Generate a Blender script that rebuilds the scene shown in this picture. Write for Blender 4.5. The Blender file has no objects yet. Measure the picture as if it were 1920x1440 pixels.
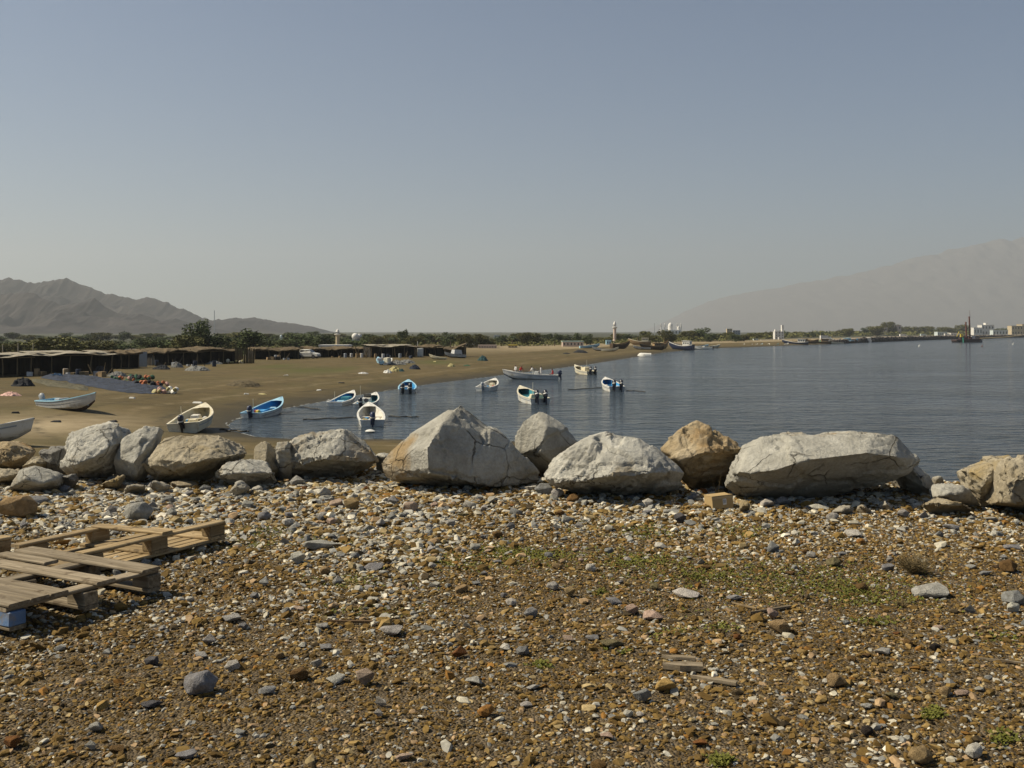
import bpy, bmesh, math, random
import numpy as np
from mathutils import Vector, Matrix, Euler, noise as mnoise

R = math.radians
C = bpy.context.scene.collection
scene = bpy.context.scene

# ------------------------------------------------------------------ camera
CAM_H = 6.0          # eye height above the sea
F_PX = 1900.0        # focal length in photograph pixels (1920 wide)
HZ = 622.0           # row of the horizon in the photograph
cam_data = bpy.data.cameras.new('camera')
cam = bpy.data.objects.new('camera', cam_data)
C.objects.link(cam)
cam.location = (0, 0, CAM_H)
cam.rotation_euler = (R(90), 0, 0)
cam_data.sensor_width = 36.0
cam_data.lens = 36.0 * F_PX / 1920.0
cam_data.shift_y = -(720.0 - HZ) / 1920.0
cam_data.clip_start = 0.05
cam_data.clip_end = 60000.0
scene.camera = cam

# ------------------------------------------------------------------ sky, sun, exposure
SUN_AZ = R(-90)      # measured from the view direction (+Y), negative = to the left
SUN_EL = R(47)
world = bpy.data.worlds.new('World')
scene.world = world
world.use_nodes = True
wn = world.node_tree
for n in list(wn.nodes):
    wn.nodes.remove(n)
sky = wn.nodes.new('ShaderNodeTexSky')
sky.sky_type = 'NISHITA'
sky.sun_disc = False
sky.sun_elevation = SUN_EL
sky.sun_rotation = SUN_AZ
sky.altitude = 0.0
sky.air_density = 1.0
sky.dust_density = 0.1
sky.ozone_density = 5.0
bg = wn.nodes.new('ShaderNodeBackground')
bg.inputs['Strength'].default_value = 0.049
wo = wn.nodes.new('ShaderNodeOutputWorld')
wn.links.new(sky.outputs[0], bg.inputs['Color'])
wn.links.new(bg.outputs[0], wo.inputs['Surface'])

sun_data = bpy.data.lights.new('sun', 'SUN')
sun_data.energy = 5.0
sun_data.angle = R(0.6)
sun_data.color = (1.0, 0.89, 0.69)
sun = bpy.data.objects.new('sun', sun_data)
C.objects.link(sun)
sd = Vector((math.sin(SUN_AZ) * math.cos(SUN_EL), math.cos(SUN_AZ) * math.cos(SUN_EL), math.sin(SUN_EL)))
sun.rotation_euler = sd.to_track_quat('Z', 'Y').to_euler()
sun.location = (-20, 8, 40)

scene.view_settings.view_transform = 'Standard'
scene.view_settings.look = 'None'
scene.view_settings.exposure = 0.56
scene.view_settings.gamma = 1.0
scene.view_settings.use_curve_mapping = False
scene.cycles.use_denoising = True
scene.cycles.max_bounces = 6
scene.cycles.diffuse_bounces = 3
scene.cycles.glossy_bounces = 3
scene.cycles.transmission_bounces = 4
scene.cycles.volume_bounces = 0
scene.cycles.sample_clamp_indirect = 6.0

# ------------------------------------------------------------------ helpers
def P(px, py, d):
    """the place in the bay that the photograph shows at pixel px,py, d metres ahead"""
    return Vector(((px - 960.0) / F_PX * d, d, CAM_H - (py - HZ) / F_PX * d))

def G(px, py, z=0.0):
    d = (CAM_H - z) * F_PX / (py - HZ)
    return Vector(((px - 960.0) / F_PX * d, d, z))

def tag(o, label=None, cat=None, group=None, kind=None):
    if label: o['label'] = label
    if cat: o['category'] = cat
    if group: o['group'] = group
    if kind: o['kind'] = kind
    elif cat: o['kind'] = 'thing'
    return o

def empty(name, loc=(0, 0, 0), rz=0.0):
    o = bpy.data.objects.new(name, None)
    C.objects.link(o)
    o.location = loc
    o.rotation_euler = (0, 0, rz)
    return o

def link_mesh(name, me, mat=None, parent=None):
    o = bpy.data.objects.new(name, me)
    C.objects.link(o)
    if mat is not None and len(me.materials) == 0:
        me.materials.append(mat)
    if parent is not None:
        o.parent = parent
    return o

def children_of(o):
    return [c for c in bpy.data.objects if c.parent is o]

def copy_tree(o, parent=None):
    kids = list(o.children)
    c = o.copy()
    C.objects.link(c)
    c.parent = parent
    for k in kids:
        copy_tree(k, c)
    return c

def mesh_np(name, verts, faces, smooth=False):
    me = bpy.data.meshes.new(name)
    me.from_pydata([tuple(v) for v in verts], [], [tuple(f) for f in faces])
    if smooth:
        me.polygons.foreach_set('use_smooth', [True] * len(me.polygons))
    me.update()
    return me

class MB:
    """collects boxes, tubes, lofts and lathes and builds them as one mesh"""
    def __init__(self):
        self.v = []; self.f = []; self.mi = []; self.cur = 0
    def add(self, vs, fs):
        b = len(self.v)
        self.v += [tuple(p) for p in vs]
        self.f += [tuple(i + b for i in f) for f in fs]
        self.mi += [self.cur] * len(fs)
        return self
    def box(self, c, s, rot=None, taper=1.0, jit=0.0, rng=None):
        x, y, z = s[0] / 2, s[1] / 2, s[2] / 2
        pts = []
        for (a, b, e) in ((-1,-1,-1),(1,-1,-1),(1,1,-1),(-1,1,-1),(-1,-1,1),(1,-1,1),(1,1,1),(-1,1,1)):
            t = taper if e > 0 else 1.0
            p = Vector((a * x * t, b * y * t, e * z))
            if jit:
                p += Vector((rng.uniform(-jit, jit), rng.uniform(-jit, jit), rng.uniform(-jit, jit)))
            if rot is not None: p = rot @ p
            pts.append(p + Vector(c))
        return self.add(pts, [(0,3,2,1),(4,5,6,7),(0,1,5,4),(1,2,6,5),(2,3,7,6),(3,0,4,7)])
    def tube(self, pts, rad, n=8, caps=True):
        pts = [Vector(p) for p in pts]
        if not isinstance(rad, (list, tuple)): rad = [rad] * len(pts)
        rings = []
        up = Vector((0, 0, 1))
        for i, p in enumerate(pts):
            a = pts[max(i - 1, 0)]; b = pts[min(i + 1, len(pts) - 1)]
            t = (b - a).normalized() if (b - a).length > 1e-9 else up
            ref = Vector((1, 0, 0)) if abs(t.z) > 0.9 else up
            u = t.cross(ref).normalized(); w = t.cross(u).normalized()
            rings.append([p + (u * math.cos(2*math.pi*k/n) + w * math.sin(2*math.pi*k/n)) * rad[i] for k in range(n)])
        vs = [q for r in rings for q in r]
        fs = []
        for i in range(len(pts) - 1):
            for k in range(n):
                k2 = (k + 1) % n
                fs.append((i*n + k, (i+1)*n + k, (i+1)*n + k2, i*n + k2))
        if caps:
            fs.append(tuple(range(n)))
            fs.append(tuple(reversed(range((len(pts)-1)*n, len(pts)*n))))
        return self.add(vs, fs)
    def lathe(self, prof, c=(0,0,0), n=16):
        """prof: (radius, z) from bottom to top"""
        vs = []; fs = []
        for r, z in prof:
            for k in range(n):
                a = 2 * math.pi * k / n
                vs.append((c[0] + r * math.cos(a), c[1] + r * math.sin(a), c[2] + z))
        m = len(prof)
        for i in range(m - 1):
            for k in range(n):
                k2 = (k + 1) % n
                fs.append((i*n + k, i*n + k2, (i+1)*n + k2, (i+1)*n + k))
        fs.append(tuple(reversed(range(n))))
        fs.append(tuple(range((m-1)*n, m*n)))
        return self.add(vs, fs)
    def loft(self, rows, close_u=False, flip=False):
        m = len(rows[0]); vs = [q for r in rows for q in r]; fs = []
        for i in range(len(rows) - 1):
            for k in range(m if close_u else m - 1):
                k2 = (k + 1) % m
                f = (i*m + k, (i+1)*m + k, (i+1)*m + k2, i*m + k2)
                fs.append(tuple(reversed(f)) if flip else f)
        return self.add(vs, fs)
    def build(self, name, mat, parent=None, smooth=False, bevel=0.0):
        me = bpy.data.meshes.new(name)
        me.from_pydata(self.v, [], self.f)
        mats = mat if isinstance(mat, (list, tuple)) else [mat]
        for m in mats: me.materials.append(m)
        if len(mats) > 1:
            me.polygons.foreach_set('material_index', self.mi)
        bm = bmesh.new(); bm.from_mesh(me)
        if bevel > 0:
            bmesh.ops.remove_doubles(bm, verts=bm.verts, dist=1e-5)
            bmesh.ops.bevel(bm, geom=[e for e in bm.edges], offset=bevel, segments=1, affect='EDGES', clamp_overlap=True)
        bmesh.ops.recalc_face_normals(bm, faces=bm.faces)
        bm.to_mesh(me); bm.free()
        if smooth:
            me.polygons.foreach_set('use_smooth', [True] * len(me.polygons))
            try: me.set_sharp_from_angle(angle=R(40))
            except Exception: pass
        return link_mesh(name, me, None, parent)

# ------------------------------------------------------------------ materials
def nt(name):
    m = bpy.data.materials.new(name)
    m.use_nodes = True
    t = m.node_tree
    return m, t, t.nodes['Principled BSDF']

def node(t, kind, **kw):
    n = t.nodes.new(kind)
    for k, v in kw.items():
        setattr(n, k, v)
    return n

def noise_tex(t, vec, scale, detail=4.0, rough=0.55, dist=0.0):
    n = node(t, 'ShaderNodeTexNoise')
    n.inputs['Scale'].default_value = scale
    n.inputs['Detail'].default_value = detail
    n.inputs['Roughness'].default_value = rough
    n.inputs['Distortion'].default_value = dist
    if vec is not None: t.links.new(vec, n.inputs['Vector'])
    return n

def ramp(t, fac, stops):
    n = node(t, 'ShaderNodeValToRGB')
    e = n.color_ramp.elements
    while len(e) > 1: e.remove(e[-1])
    e[0].position = stops[0][0]; e[0].color = (*stops[0][1], 1) if len(stops[0][1]) == 3 else stops[0][1]
    for p, c in stops[1:]:
        q = e.new(p); q.color = (*c, 1) if len(c) == 3 else c
    t.links.new(fac, n.inputs['Fac'])
    return n

def mixc(t, fac, a, b, mode='MIX'):
    n = node(t, 'ShaderNodeMix', data_type='RGBA', blend_type=mode)
    for sock, v in ((n.inputs[0], fac), (n.inputs[6], a), (n.inputs[7], b)):
        if hasattr(v, 'is_output') or isinstance(v, bpy.types.NodeSocket): t.links.new(v, sock)
        elif isinstance(v, (int, float)): sock.default_value = v
        else: sock.default_value = (*v, 1)
    return n.outputs[2]

def mathn(t, op, a, b=0.0, clamp=False):
    n = node(t, 'ShaderNodeMath', operation=op, use_clamp=clamp)
    for i, v in enumerate((a, b)):
        if isinstance(v, bpy.types.NodeSocket): t.links.new(v, n.inputs[i])
        else: n.inputs[i].default_value = v
    return n.outputs[0]

def scaled(t, vec, s):
    n = node(t, 'ShaderNodeMapping')
    n.inputs['Scale'].default_value = s
    t.links.new(vec, n.inputs['Vector'])
    return n.outputs[0]

def bump(t, b, height, strength, dist=0.01):
    n = node(t, 'ShaderNodeBump')
    n.inputs['Strength'].default_value = strength
    n.inputs['Distance'].default_value = dist
    t.links.new(height, n.inputs['Height'])
    t.links.new(n.outputs[0], b.inputs['Normal'])
    return n

def sset(b, name, v):
    if name in b.inputs: b.inputs[name].default_value = v

_mats = {}
def pm(name, col, var=0.22, scale=3.0, rough=0.8, bmp=0.0, metal=0.0, dirt=None, dscale=1.2, spec=0.35, stretch=(1,1,1)):
    """plain weathered material: colour varied by noise, optional dirt blotches"""
    if name in _mats: return _mats[name]
    m, t, b = nt(name)
    tc = node(t, 'ShaderNodeTexCoord')
    v = scaled(t, tc.outputs['Object'], stretch)
    n = noise_tex(t, v, scale, 6, 0.6)
    lo = tuple(c * (1 - var) for c in col); hi = tuple(min(1, c * (1 + var)) for c in col)
    r = ramp(t, n.outputs[0], [(0.3, lo), (0.7, hi)])
    out = r.outputs[0]
    if dirt is not None:
        n2 = noise_tex(t, tc.outputs['Object'], dscale, 8, 0.7)
        m2 = ramp(t, n2.outputs[0], [(0.52, (0, 0, 0)), (0.68, (1, 1, 1))])
        out = mixc(t, m2.outputs[0], out, dirt)
    t.links.new(out, b.inputs['Base Color'])
    b.inputs['Roughness'].default_value = rough
    b.inputs['Metallic'].default_value = metal
    sset(b, 'Specular IOR Level', spec)
    if bmp > 0:
        n3 = noise_tex(t, v, scale * 8, 5, 0.6)
        bump(t, b, n3.outputs[0], bmp, 0.02)
    _mats[name] = m
    return m
# ------------------------------------------------------------------ the shape of the land
PLAT_Z = 4.4
shore_px = [(1290,655.5),(1275,658),(1240,662),(1100,684),(960,701),(800,721),(640,746),(540,765),(480,776),(440,788),(426,797),(436,809),(480,819),(560,824),(700,823.5),(830,825),(960,827)]
shore = [tuple(G(px, py)[:2]) for px, py in shore_px]
shore += [(6.0, 51.0), (12.0, 44.5), (16.5, 37.0), (19.5, 28.0), (23.0, 20.0), (34.0, 12.5), (70.0, 4.0), (300.0, -60.0), (7000.0, -400.0), (7000.0, 2300.0)]
far_px = [(2500,628),(2150,630.2),(1990,631.6),(1900,633.2),(1800,635.6),(1700,639),(1630,642),(1560,645),(1480,648),(1400,651.2),(1340,652.8)]
shore += [tuple(G(px, py)[:2]) for px, py in far_px]
SH = np.array(shore)

def signed_shore(x, y):
    """metres inland of the waterline (negative out in the bay)"""
    d2 = np.full(x.shape, 1e18); inside = np.zeros(x.shape, bool)
    n = len(SH)
    for i in range(n):
        ax, ay = SH[i]; bx, by = SH[(i + 1) % n]
        ex, ey = bx - ax, by - ay
        t = np.clip(((x - ax) * ex + (y - ay) * ey) / (ex * ex + ey * ey + 1e-12), 0, 1)
        d2 = np.minimum(d2, (x - ax - t * ex) ** 2 + (y - ay - t * ey) ** 2)
        if ay != by:
            cond = ((ay > y) != (by > y)) & (x < (bx - ax) * (y - ay) / (by - ay) + ax)
            inside ^= cond
    d = np.sqrt(d2)
    return np.where(inside, -d, d)

def vnoise(x, y, s, seed=0.0, octs=3):
    """cheap smooth value noise on arrays"""
    out = np.zeros(np.shape(x)); amp = 1.0; tot = 0.0; f = 1.0 / s
    for o in range(octs):
        xs = x * f + seed * 17.3 + o * 31.7; ys = y * f + seed * 9.1 + o * 11.9
        xi = np.floor(xs); yi = np.floor(ys); fx = xs - xi; fy = ys - yi
        fx = fx * fx * (3 - 2 * fx); fy = fy * fy * (3 - 2 * fy)
        def h(a, b):
            q = np.sin(a * 127.1 + b * 311.7 + seed * 74.7) * 43758.5453
            return q - np.floor(q)
        v = (h(xi, yi) * (1 - fx) + h(xi + 1, yi) * fx) * (1 - fy) + (h(xi, yi + 1) * (1 - fx) + h(xi + 1, yi + 1) * fx) * fy
        out = out + amp * (v * 2 - 1); tot += amp; amp *= 0.5; f *= 2.0
    return out / tot

def plat_edge(x):
    return 11.55 - 0.165 * np.clip(x, -9, 9) + 0.25 * vnoise(x, x * 0, 1.7, 3.0)

def land_h(x, y):
    x = np.asarray(x, float); y = np.asarray(y, float)
    s = signed_shore(x, y)
    s = s + vnoise(x, y, 9.0, 5.0) * np.clip(np.abs(s) * 0.06, 0, 1.0) * 2.0
    land = 1.30 * (1 - np.exp(-np.maximum(s, 0) / 15.0))
    land = land + np.clip(s - 70, 0, 700) * 0.0012
    land = land + vnoise(x, y, 6.0, 1.0) * 0.07 * np.clip(s / 12, 0, 1) + vnoise(x, y, 30.0, 2.0) * 0.18 * np.clip((s - 8) / 25, 0, 1)
    # the steep little storm bank behind the wet sand
    sea = np.maximum(s * 0.07, -4.0)
    base = np.where(s > 0, land, sea)
    plat = PLAT_Z + 0.025 * vnoise(x, y, 1.6, 7.0) + 0.012 * vnoise(x, y, 0.4, 8.0, 2)
    e = plat_edge(x)
    t = np.maximum(y - e, 0)
    slope = plat - np.clip(t, 0, 0.5) * 0.45 - np.maximum(t - 0.5, 0) * 0.95
    slope = slope + vnoise(x, y, 0.8, 9.0) * 0.12 * np.clip(t, 0, 1)
    h = np.maximum(base, slope)
    # the platform goes on behind the photographer and to both sides, then falls to the plain
    out = np.maximum(np.maximum(np.abs(x) - 40, -y - 40), 0)
    h = np.where((out > 0) & (y < 30), np.maximum(base, h - out * 0.3), h)
    return h

def hz(x, y):
    return float(land_h(np.array([x]), np.array([y]))[0])

def build_ground():
    fw = np.arange(-36, 36.01, 0.22)
    rest = np.arange(38, 322.1, 4.0)
    ang = np.concatenate([fw, rest])
    rad = [1.2]
    while rad[-1] < 14000:
        r = rad[-1]
        q = 1.05 if r < 6 else (1.018 if r < 30 else (1.02 if r < 900 else 1.08))
        rad.append(r * q)
    rad = np.array(rad)
    A, Q = np.meshgrid(np.radians(ang), rad)
    X = np.sin(A) * Q; Y = np.cos(A) * Q
    Z = land_h(X, Y)
    nr, na = X.shape
    V = np.stack([X.ravel(), Y.ravel(), Z.ravel()], 1)
    V = np.vstack([V, [[0, 0, PLAT_Z]]])
    i = np.arange(nr - 1)[:, None]; k = np.arange(na)[None, :]; k2 = (k + 1) % na
    quads = np.stack([i*na + k, (i+1)*na + k, (i+1)*na + k2, i*na + k2], -1).reshape(-1, 4)
    me = bpy.data.meshes.new('ground')
    nq = len(quads); tri = np.stack([np.arange(na), np.full(na, len(V) - 1), (np.arange(na) + 1) % na], -1)
    loops = np.concatenate([quads[:, ::-1].ravel(), tri[:, ::-1].ravel()])
    me.vertices.add(len(V)); me.vertices.foreach_set('co', V.ravel())
    me.loops.add(len(loops)); me.loops.foreach_set('vertex_index', loops.astype(np.int32))
    me.polygons.add(nq + na)
    starts = np.concatenate([np.arange(nq) * 4, nq * 4 + np.arange(na) * 3]).astype(np.int32)
    me.polygons.foreach_set('loop_start', starts)
    me.update(calc_edges=True)
    me.polygons.foreach_set('use_smooth', [True] * len(me.polygons))
    # what the ground is made of, per vertex: platform rubble, wet sand, weeds
    x, y = V[:, 0], V[:, 1]
    s = signed_shore(x, y)
    plat = np.clip((V[:, 2] - land_h(x, y + 0) + 0.01), 0, 1)
    e = plat_edge(x)
    base_h = 1.30 * (1 - np.exp(-np.maximum(s, 0) / 15.0)) + 0.35
    pl = np.clip((V[:, 2] - base_h - 0.1) / 0.6, 0, 1) * (y < 24)
    wet = np.clip(1 - (s - 0.5) / 5.0 + 0.25 * vnoise(x, y, 7.0, 4.0), 0, 1)
    weed = np.zeros(len(V))
    for px, py, rx, ry in ((575,690,26,9),(520,685,14,8),(640,688,10,8),(430,680,12,6),(820,676,16,7)):
        c = G(px, py, 1.25)
        weed = np.maximum(weed, np.exp(-(((x - c.x) / (rx / F_PX * c.y * 2.2)) ** 2 + ((y - c.y) / (ry * 1.1)) ** 2)))
    pale = np.zeros(len(V))
    c = G(85, 785, 1.0)
    pale = np.exp(-(((x - c.x) / 5.0) ** 2 + ((y - c.y) / 7.5) ** 2))
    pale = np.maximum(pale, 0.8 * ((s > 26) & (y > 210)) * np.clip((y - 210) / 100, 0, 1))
    # the old tide line of drift and shells
    tide = np.exp(-((s - 17 - 1.5 * vnoise(x, y, 14.0, 6.0)) / 0.9) ** 2) * (y > 60)
    scrub = np.clip((np.hypot(x, y) - 250) / 180, 0, 1) * np.clip((s - 45) / 40, 0, 1)
    for nm, arr in (('inland', np.clip(s, -20, 200)), ('scrub', scrub), ('rubble', pl), ('wet', wet), ('weed', weed), ('pale', pale), ('tide', tide)):
        at = me.attributes.new(nm, 'FLOAT', 'POINT')
        at.data.foreach_set('value', arr.astype(np.float32))
    o = link_mesh('ground', me, mat_ground())
    tag(o, kind='structure')
    return o

def mat_ground():
    m, t, b = nt('ground')
    geo = node(t, 'ShaderNodeNewGeometry')
    pos = geo.outputs['Position']
    def att(nm): return node(t, 'ShaderNodeAttribute', attribute_name=nm).outputs['Fac']
    n1 = noise_tex(t, pos, 0.5, 10, 0.65)
    n2 = noise_tex(t, pos, 4.0, 8, 0.7)
    n3 = noise_tex(t, scaled(t, pos, (0.05, 0.22, 1)), 1.0, 6, 0.6)
    sand = ramp(t, n1.outputs[0], [(0.3, (0.064, 0.045, 0.014)), (0.5, (0.105, 0.075, 0.026)), (0.72, (0.165, 0.120, 0.052))]).outputs[0]
    sand = mixc(t, 0.45, sand, ramp(t, n3.outputs[0], [(0.35, (0.034, 0.027, 0.008)), (0.65, (0.098, 0.071, 0.028))]).outputs[0])
    n6 = noise_tex(t, scaled(t, pos, (0.12, 0.035, 1)), 1.0, 7, 0.62, 0.8)
    sand = mixc(t, ramp(t, n6.outputs[0], [(0.48, (0, 0, 0)), (0.62, (0.32, 0.32, 0.32))]).outputs[0], sand, (0.060, 0.056, 0.014))
    n7 = noise_tex(t, scaled(t, pos, (0.5, 1.6, 1)), 1.0, 5, 0.6, 0.5)
    sand = mixc(t, ramp(t, n7.outputs[0], [(0.58, (0, 0, 0)), (0.66, (0.5, 0.5, 0.5))]).outputs[0], sand, (0.135, 0.100, 0.050))
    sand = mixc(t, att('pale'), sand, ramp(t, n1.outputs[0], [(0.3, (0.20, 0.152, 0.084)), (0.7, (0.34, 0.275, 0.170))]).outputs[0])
    td = mathn(t, 'MULTIPLY', att('tide'), ramp(t, n2.outputs[0], [(0.45, (0, 0, 0)), (0.62, (1, 1, 1))]).outputs[0])
    sand = mixc(t, mathn(t, 'MULTIPLY', td, 0.6), sand, (0.17, 0.135, 0.08))
    # broken lines of weed and drift that old tides left, and a pair of wheel ruts along the top of the beach
    inl = mathn(t, 'ADD', att('inland'), mathn(t, 'MULTIPLY', noise_tex(t, pos, 0.11, 3, 0.5).outputs[0], 4.0))
    brk = ramp(t, noise_tex(t, scaled(t, pos, (0.8, 0.8, 1)), 1.0, 5, 0.65).outputs[0], [(0.44, (0, 0, 0)), (0.58, (1, 1, 1))]).outputs[0]
    def band(at_, width): return mathn(t, 'SUBTRACT', 1.0, mathn(t, 'DIVIDE', mathn(t, 'ABSOLUTE', mathn(t, 'SUBTRACT', inl, at_)), width), True)
    for at_, width, colr, k_ in ((6.5, .55, (0.030, 0.026, 0.010), .8), (9.6, .8, (0.19, 0.15, 0.085), .6), (13.0, .5, (0.036, 0.028, 0.012), .7), (15.2, .6, (0.20, 0.16, 0.09), .5), (27.0, .5, (0.042, 0.030, 0.012), .8), (29.2, .5, (0.042, 0.030, 0.012), .8)):
        sand = mixc(t, mathn(t, 'MULTIPLY', mathn(t, 'MULTIPLY', band(at_, width), brk), k_), sand, colr)
    wet = mathn(t, 'MULTIPLY', att('wet'), 0.9)
    sand = mixc(t, wet, sand, ramp(t, n1.outputs[0], [(0.3, (0.026, 0.020, 0.007)), (0.7, (0.034, 0.027, 0.008))]).outputs[0])
    wd = mathn(t, 'MULTIPLY', att('weed'), ramp(t, n2.outputs[0], [(0.35, (0.3, 0.3, 0.3)), (0.6, (1, 1, 1))]).outputs[0])
    sand = mixc(t, wd, sand, (0.062, 0.068, 0.010))
    sand = mixc(t, att('scrub'), sand, (0.050, 0.052, 0.030))
    nr = noise_tex(t, pos, 9.0, 10, 0.75)
    rub = ramp(t, nr.outputs[0], [(0.3, (0.028, 0.018, 0.007)), (0.52, (0.088, 0.057, 0.017)), (0.75, (0.20, 0.152, 0.084))]).outputs[0]
    vor = node(t, 'ShaderNodeTexVoronoi'); vor.inputs['Scale'].default_value = 75.0
    t.links.new(pos, vor.inputs['Vector'])
    rub = mixc(t, 0.35, rub, ramp(t, vor.outputs['Color'], [(0.2, (0.03, 0.02, 0.01)), (0.8, (0.24, 0.2, 0.15))]).outputs[0])
    col = mixc(t, att('rubble'), sand, rub)
    t.links.new(col, b.inputs['Base Color'])
    rg = mathn(t, 'SUBTRACT', 0.95, mathn(t, 'MULTIPLY', wet, 0.35))
    t.links.new(rg, b.inputs['Roughness'])
    sset(b, 'Specular IOR Level', 0.25)
    hgt = mathn(t, 'ADD', n2.outputs[0], mathn(t, 'MULTIPLY', vor.outputs['Distance'], mathn(t, 'MULTIPLY', att('rubble'), -0.6)))
    bump(t, b, hgt, 0.7, 0.05)
    return m

build_ground()

# ------------------------------------------------------------------ the bay
def mat_water():
    m, t, b = nt('sea_water')
    geo = node(t, 'ShaderNodeNewGeometry')
    pos = geo.outputs['Position']
    b.inputs['Base Color'].default_value = (0.032, 0.044, 0.054, 1)
    b.inputs['Roughness'].default_value = 0.12
    b.inputs['IOR'].default_value = 1.33
    sset(b, 'Specular IOR Level', 0.5)
    a = noise_tex(t, scaled(t, pos, (0.55, 1.25, 1)), 1.0, 3, 0.5, 0.3)
    c = noise_tex(t, scaled(t, pos, (1.6, 3.2, 1)), 1.0, 3, 0.55, 0.2)
    e = noise_tex(t, scaled(t, pos, (0.04, 0.09, 1)), 1.0, 4, 0.55, 0.5)
    cal = ramp(t, e.outputs[0], [(0.35, (0.45, 0.45, 0.45)), (0.62, (1, 1, 1))]).outputs[0]
    hgt = mathn(t, 'ADD', mathn(t, 'MULTIPLY', a.outputs[0], 2.3), mathn(t, 'MULTIPLY', c.outputs[0], 0.35))
    g2 = noise_tex(t, scaled(t, pos, (0.20, 0.42, 1)), 1.0, 2, 0.5, 0.4)
    hgt = mathn(t, 'ADD', hgt, mathn(t, 'MULTIPLY', g2.outputs[0], 1.6))
    hgt = mathn(t, 'MULTIPLY', hgt, cal)
    bump(t, b, hgt, 1.0, 0.42)
    return m

def build_water():
    vs = [(x, y, 0.0) for x, y in ((-300, 10), (13000, -3000), (13000, 13000), (-300, 13000))]
    # one flat sheet; the ground rises through it along the shore
    xs = [-60, -20, 0, 20, 60, 200, 800, 3000, 8000]
    ys = [8, 40, 60, 100, 200, 400, 1000, 3000]
    mb = MB()
    mb.loft([[(x, y, 0.0) for x in xs] for y in ys])
    o = mb.build('water', mat_water())
    for p in o.data.polygons:
        if p.normal.z < 0:
            bm = bmesh.new(); bm.from_mesh(o.data); bmesh.ops.reverse_faces(bm, faces=bm.faces); bm.to_mesh(o.data); bm.free(); break
    tag(o, kind='structure')
build_water()

def shore_glint_line():
    # thin broken pale strips painting the bright reflection line along the water's edge
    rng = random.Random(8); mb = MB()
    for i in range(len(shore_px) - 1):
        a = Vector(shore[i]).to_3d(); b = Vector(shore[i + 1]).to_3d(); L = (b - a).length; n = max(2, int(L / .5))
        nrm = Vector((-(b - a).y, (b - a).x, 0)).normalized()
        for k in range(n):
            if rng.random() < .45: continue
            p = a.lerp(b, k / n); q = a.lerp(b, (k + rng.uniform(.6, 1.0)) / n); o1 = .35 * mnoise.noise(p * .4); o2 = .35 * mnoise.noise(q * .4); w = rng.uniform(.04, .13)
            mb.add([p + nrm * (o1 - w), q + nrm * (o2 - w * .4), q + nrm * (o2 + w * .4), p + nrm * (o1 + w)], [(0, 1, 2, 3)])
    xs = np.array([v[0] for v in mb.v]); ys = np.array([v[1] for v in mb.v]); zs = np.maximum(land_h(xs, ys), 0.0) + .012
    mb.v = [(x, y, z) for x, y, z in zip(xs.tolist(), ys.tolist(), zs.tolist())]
    o = mb.build('shore_glint', pm('painted_glint', (0.30, 0.31, 0.30), .2, 3, .8)); tag(o, kind='stuff')
shore_glint_line()

# ------------------------------------------------------------------ mountains
def mat_mountain(name, c1, c2):
    m, t, b = nt(name)
    geo = node(t, 'ShaderNodeNewGeometry')
    n = noise_tex(t, geo.outputs['Position'], 0.008, 12, 0.65)
    r = ramp(t, n.outputs[0], [(0.35, c1), (0.65, c2)])
    t.links.new(r.outputs[0], b.inputs['Base Color'])
    b.inputs['Roughness'].default_value = 0.95
    sset(b, 'Specular IOR Level', 0.1)
    return m

def ridge(name, prof, dist, depth, mat, seed, rough=0.16, nx=620, ny=81, gul=1.05):
    """a mountain range whose crest follows prof (pixel column, row) at dist metres; gullied slopes on both sides"""
    pxs = np.array([p[0] for p in prof], float); pys = np.array([p[1] for p in prof], float)
    u = np.linspace(pxs[0], pxs[-1], nx)
    crest = np.interp(u, pxs, pys)
    jag = vnoise(u, u * 0, 34.0, seed, 5)
    crest = crest - 11.0 * rough / 0.16 * (0.35 - np.abs(jag)) * np.clip((HZ - crest) / 30.0, 0, 1)
    verts = []
    ts = np.linspace(-1, 1, ny)
    U, T = np.meshgrid(u, ts)
    cz = np.tile((HZ - crest) / F_PX * dist + 4.0, (ny, 1))
    Y = dist + T * depth
    X = (U - 960) / F_PX * (dist + 0.25 * T * depth)
    prof_t = np.clip(1 - np.abs(T), 0, 1) ** 0.85
    gully = np.abs(vnoise(X, Y * 0.35, depth * 0.22, seed, 6)) 
    fine = vnoise(X, Y, depth * 0.12, seed + 3, 4)
    w = np.clip(np.abs(T) * 3.0, 0, 1) * np.clip((1 - np.abs(T)) * 4, 0, 1)
    Z = cz * prof_t * (1 - gul * gully * w) + cz * rough * fine * w
    Z = Z + cz * 0.045 * vnoise(X, Y, depth * 0.07, seed + 6, 3) * (1 - np.abs(T))
    Z = np.maximum(Z, -3)
    V = np.stack([X.ravel(), Y.ravel(), Z.ravel()], 1)
    i = np.arange(ny - 1)[:, None]; kk = np.arange(nx - 1)[None, :]
    q = np.stack([i*nx + kk, i*nx + kk + 1, (i+1)*nx + kk + 1, (i+1)*nx + kk], -1).reshape(-1, 4)
    me = bpy.data.meshes.new(name)
    me.from_pydata(V.tolist(), [], q.tolist())
    me.polygons.foreach_set('use_smooth', [True] * len(me.polygons))
    o = link_mesh(name, me, mat)
    tag(o, kind='structure')
    return o

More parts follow.
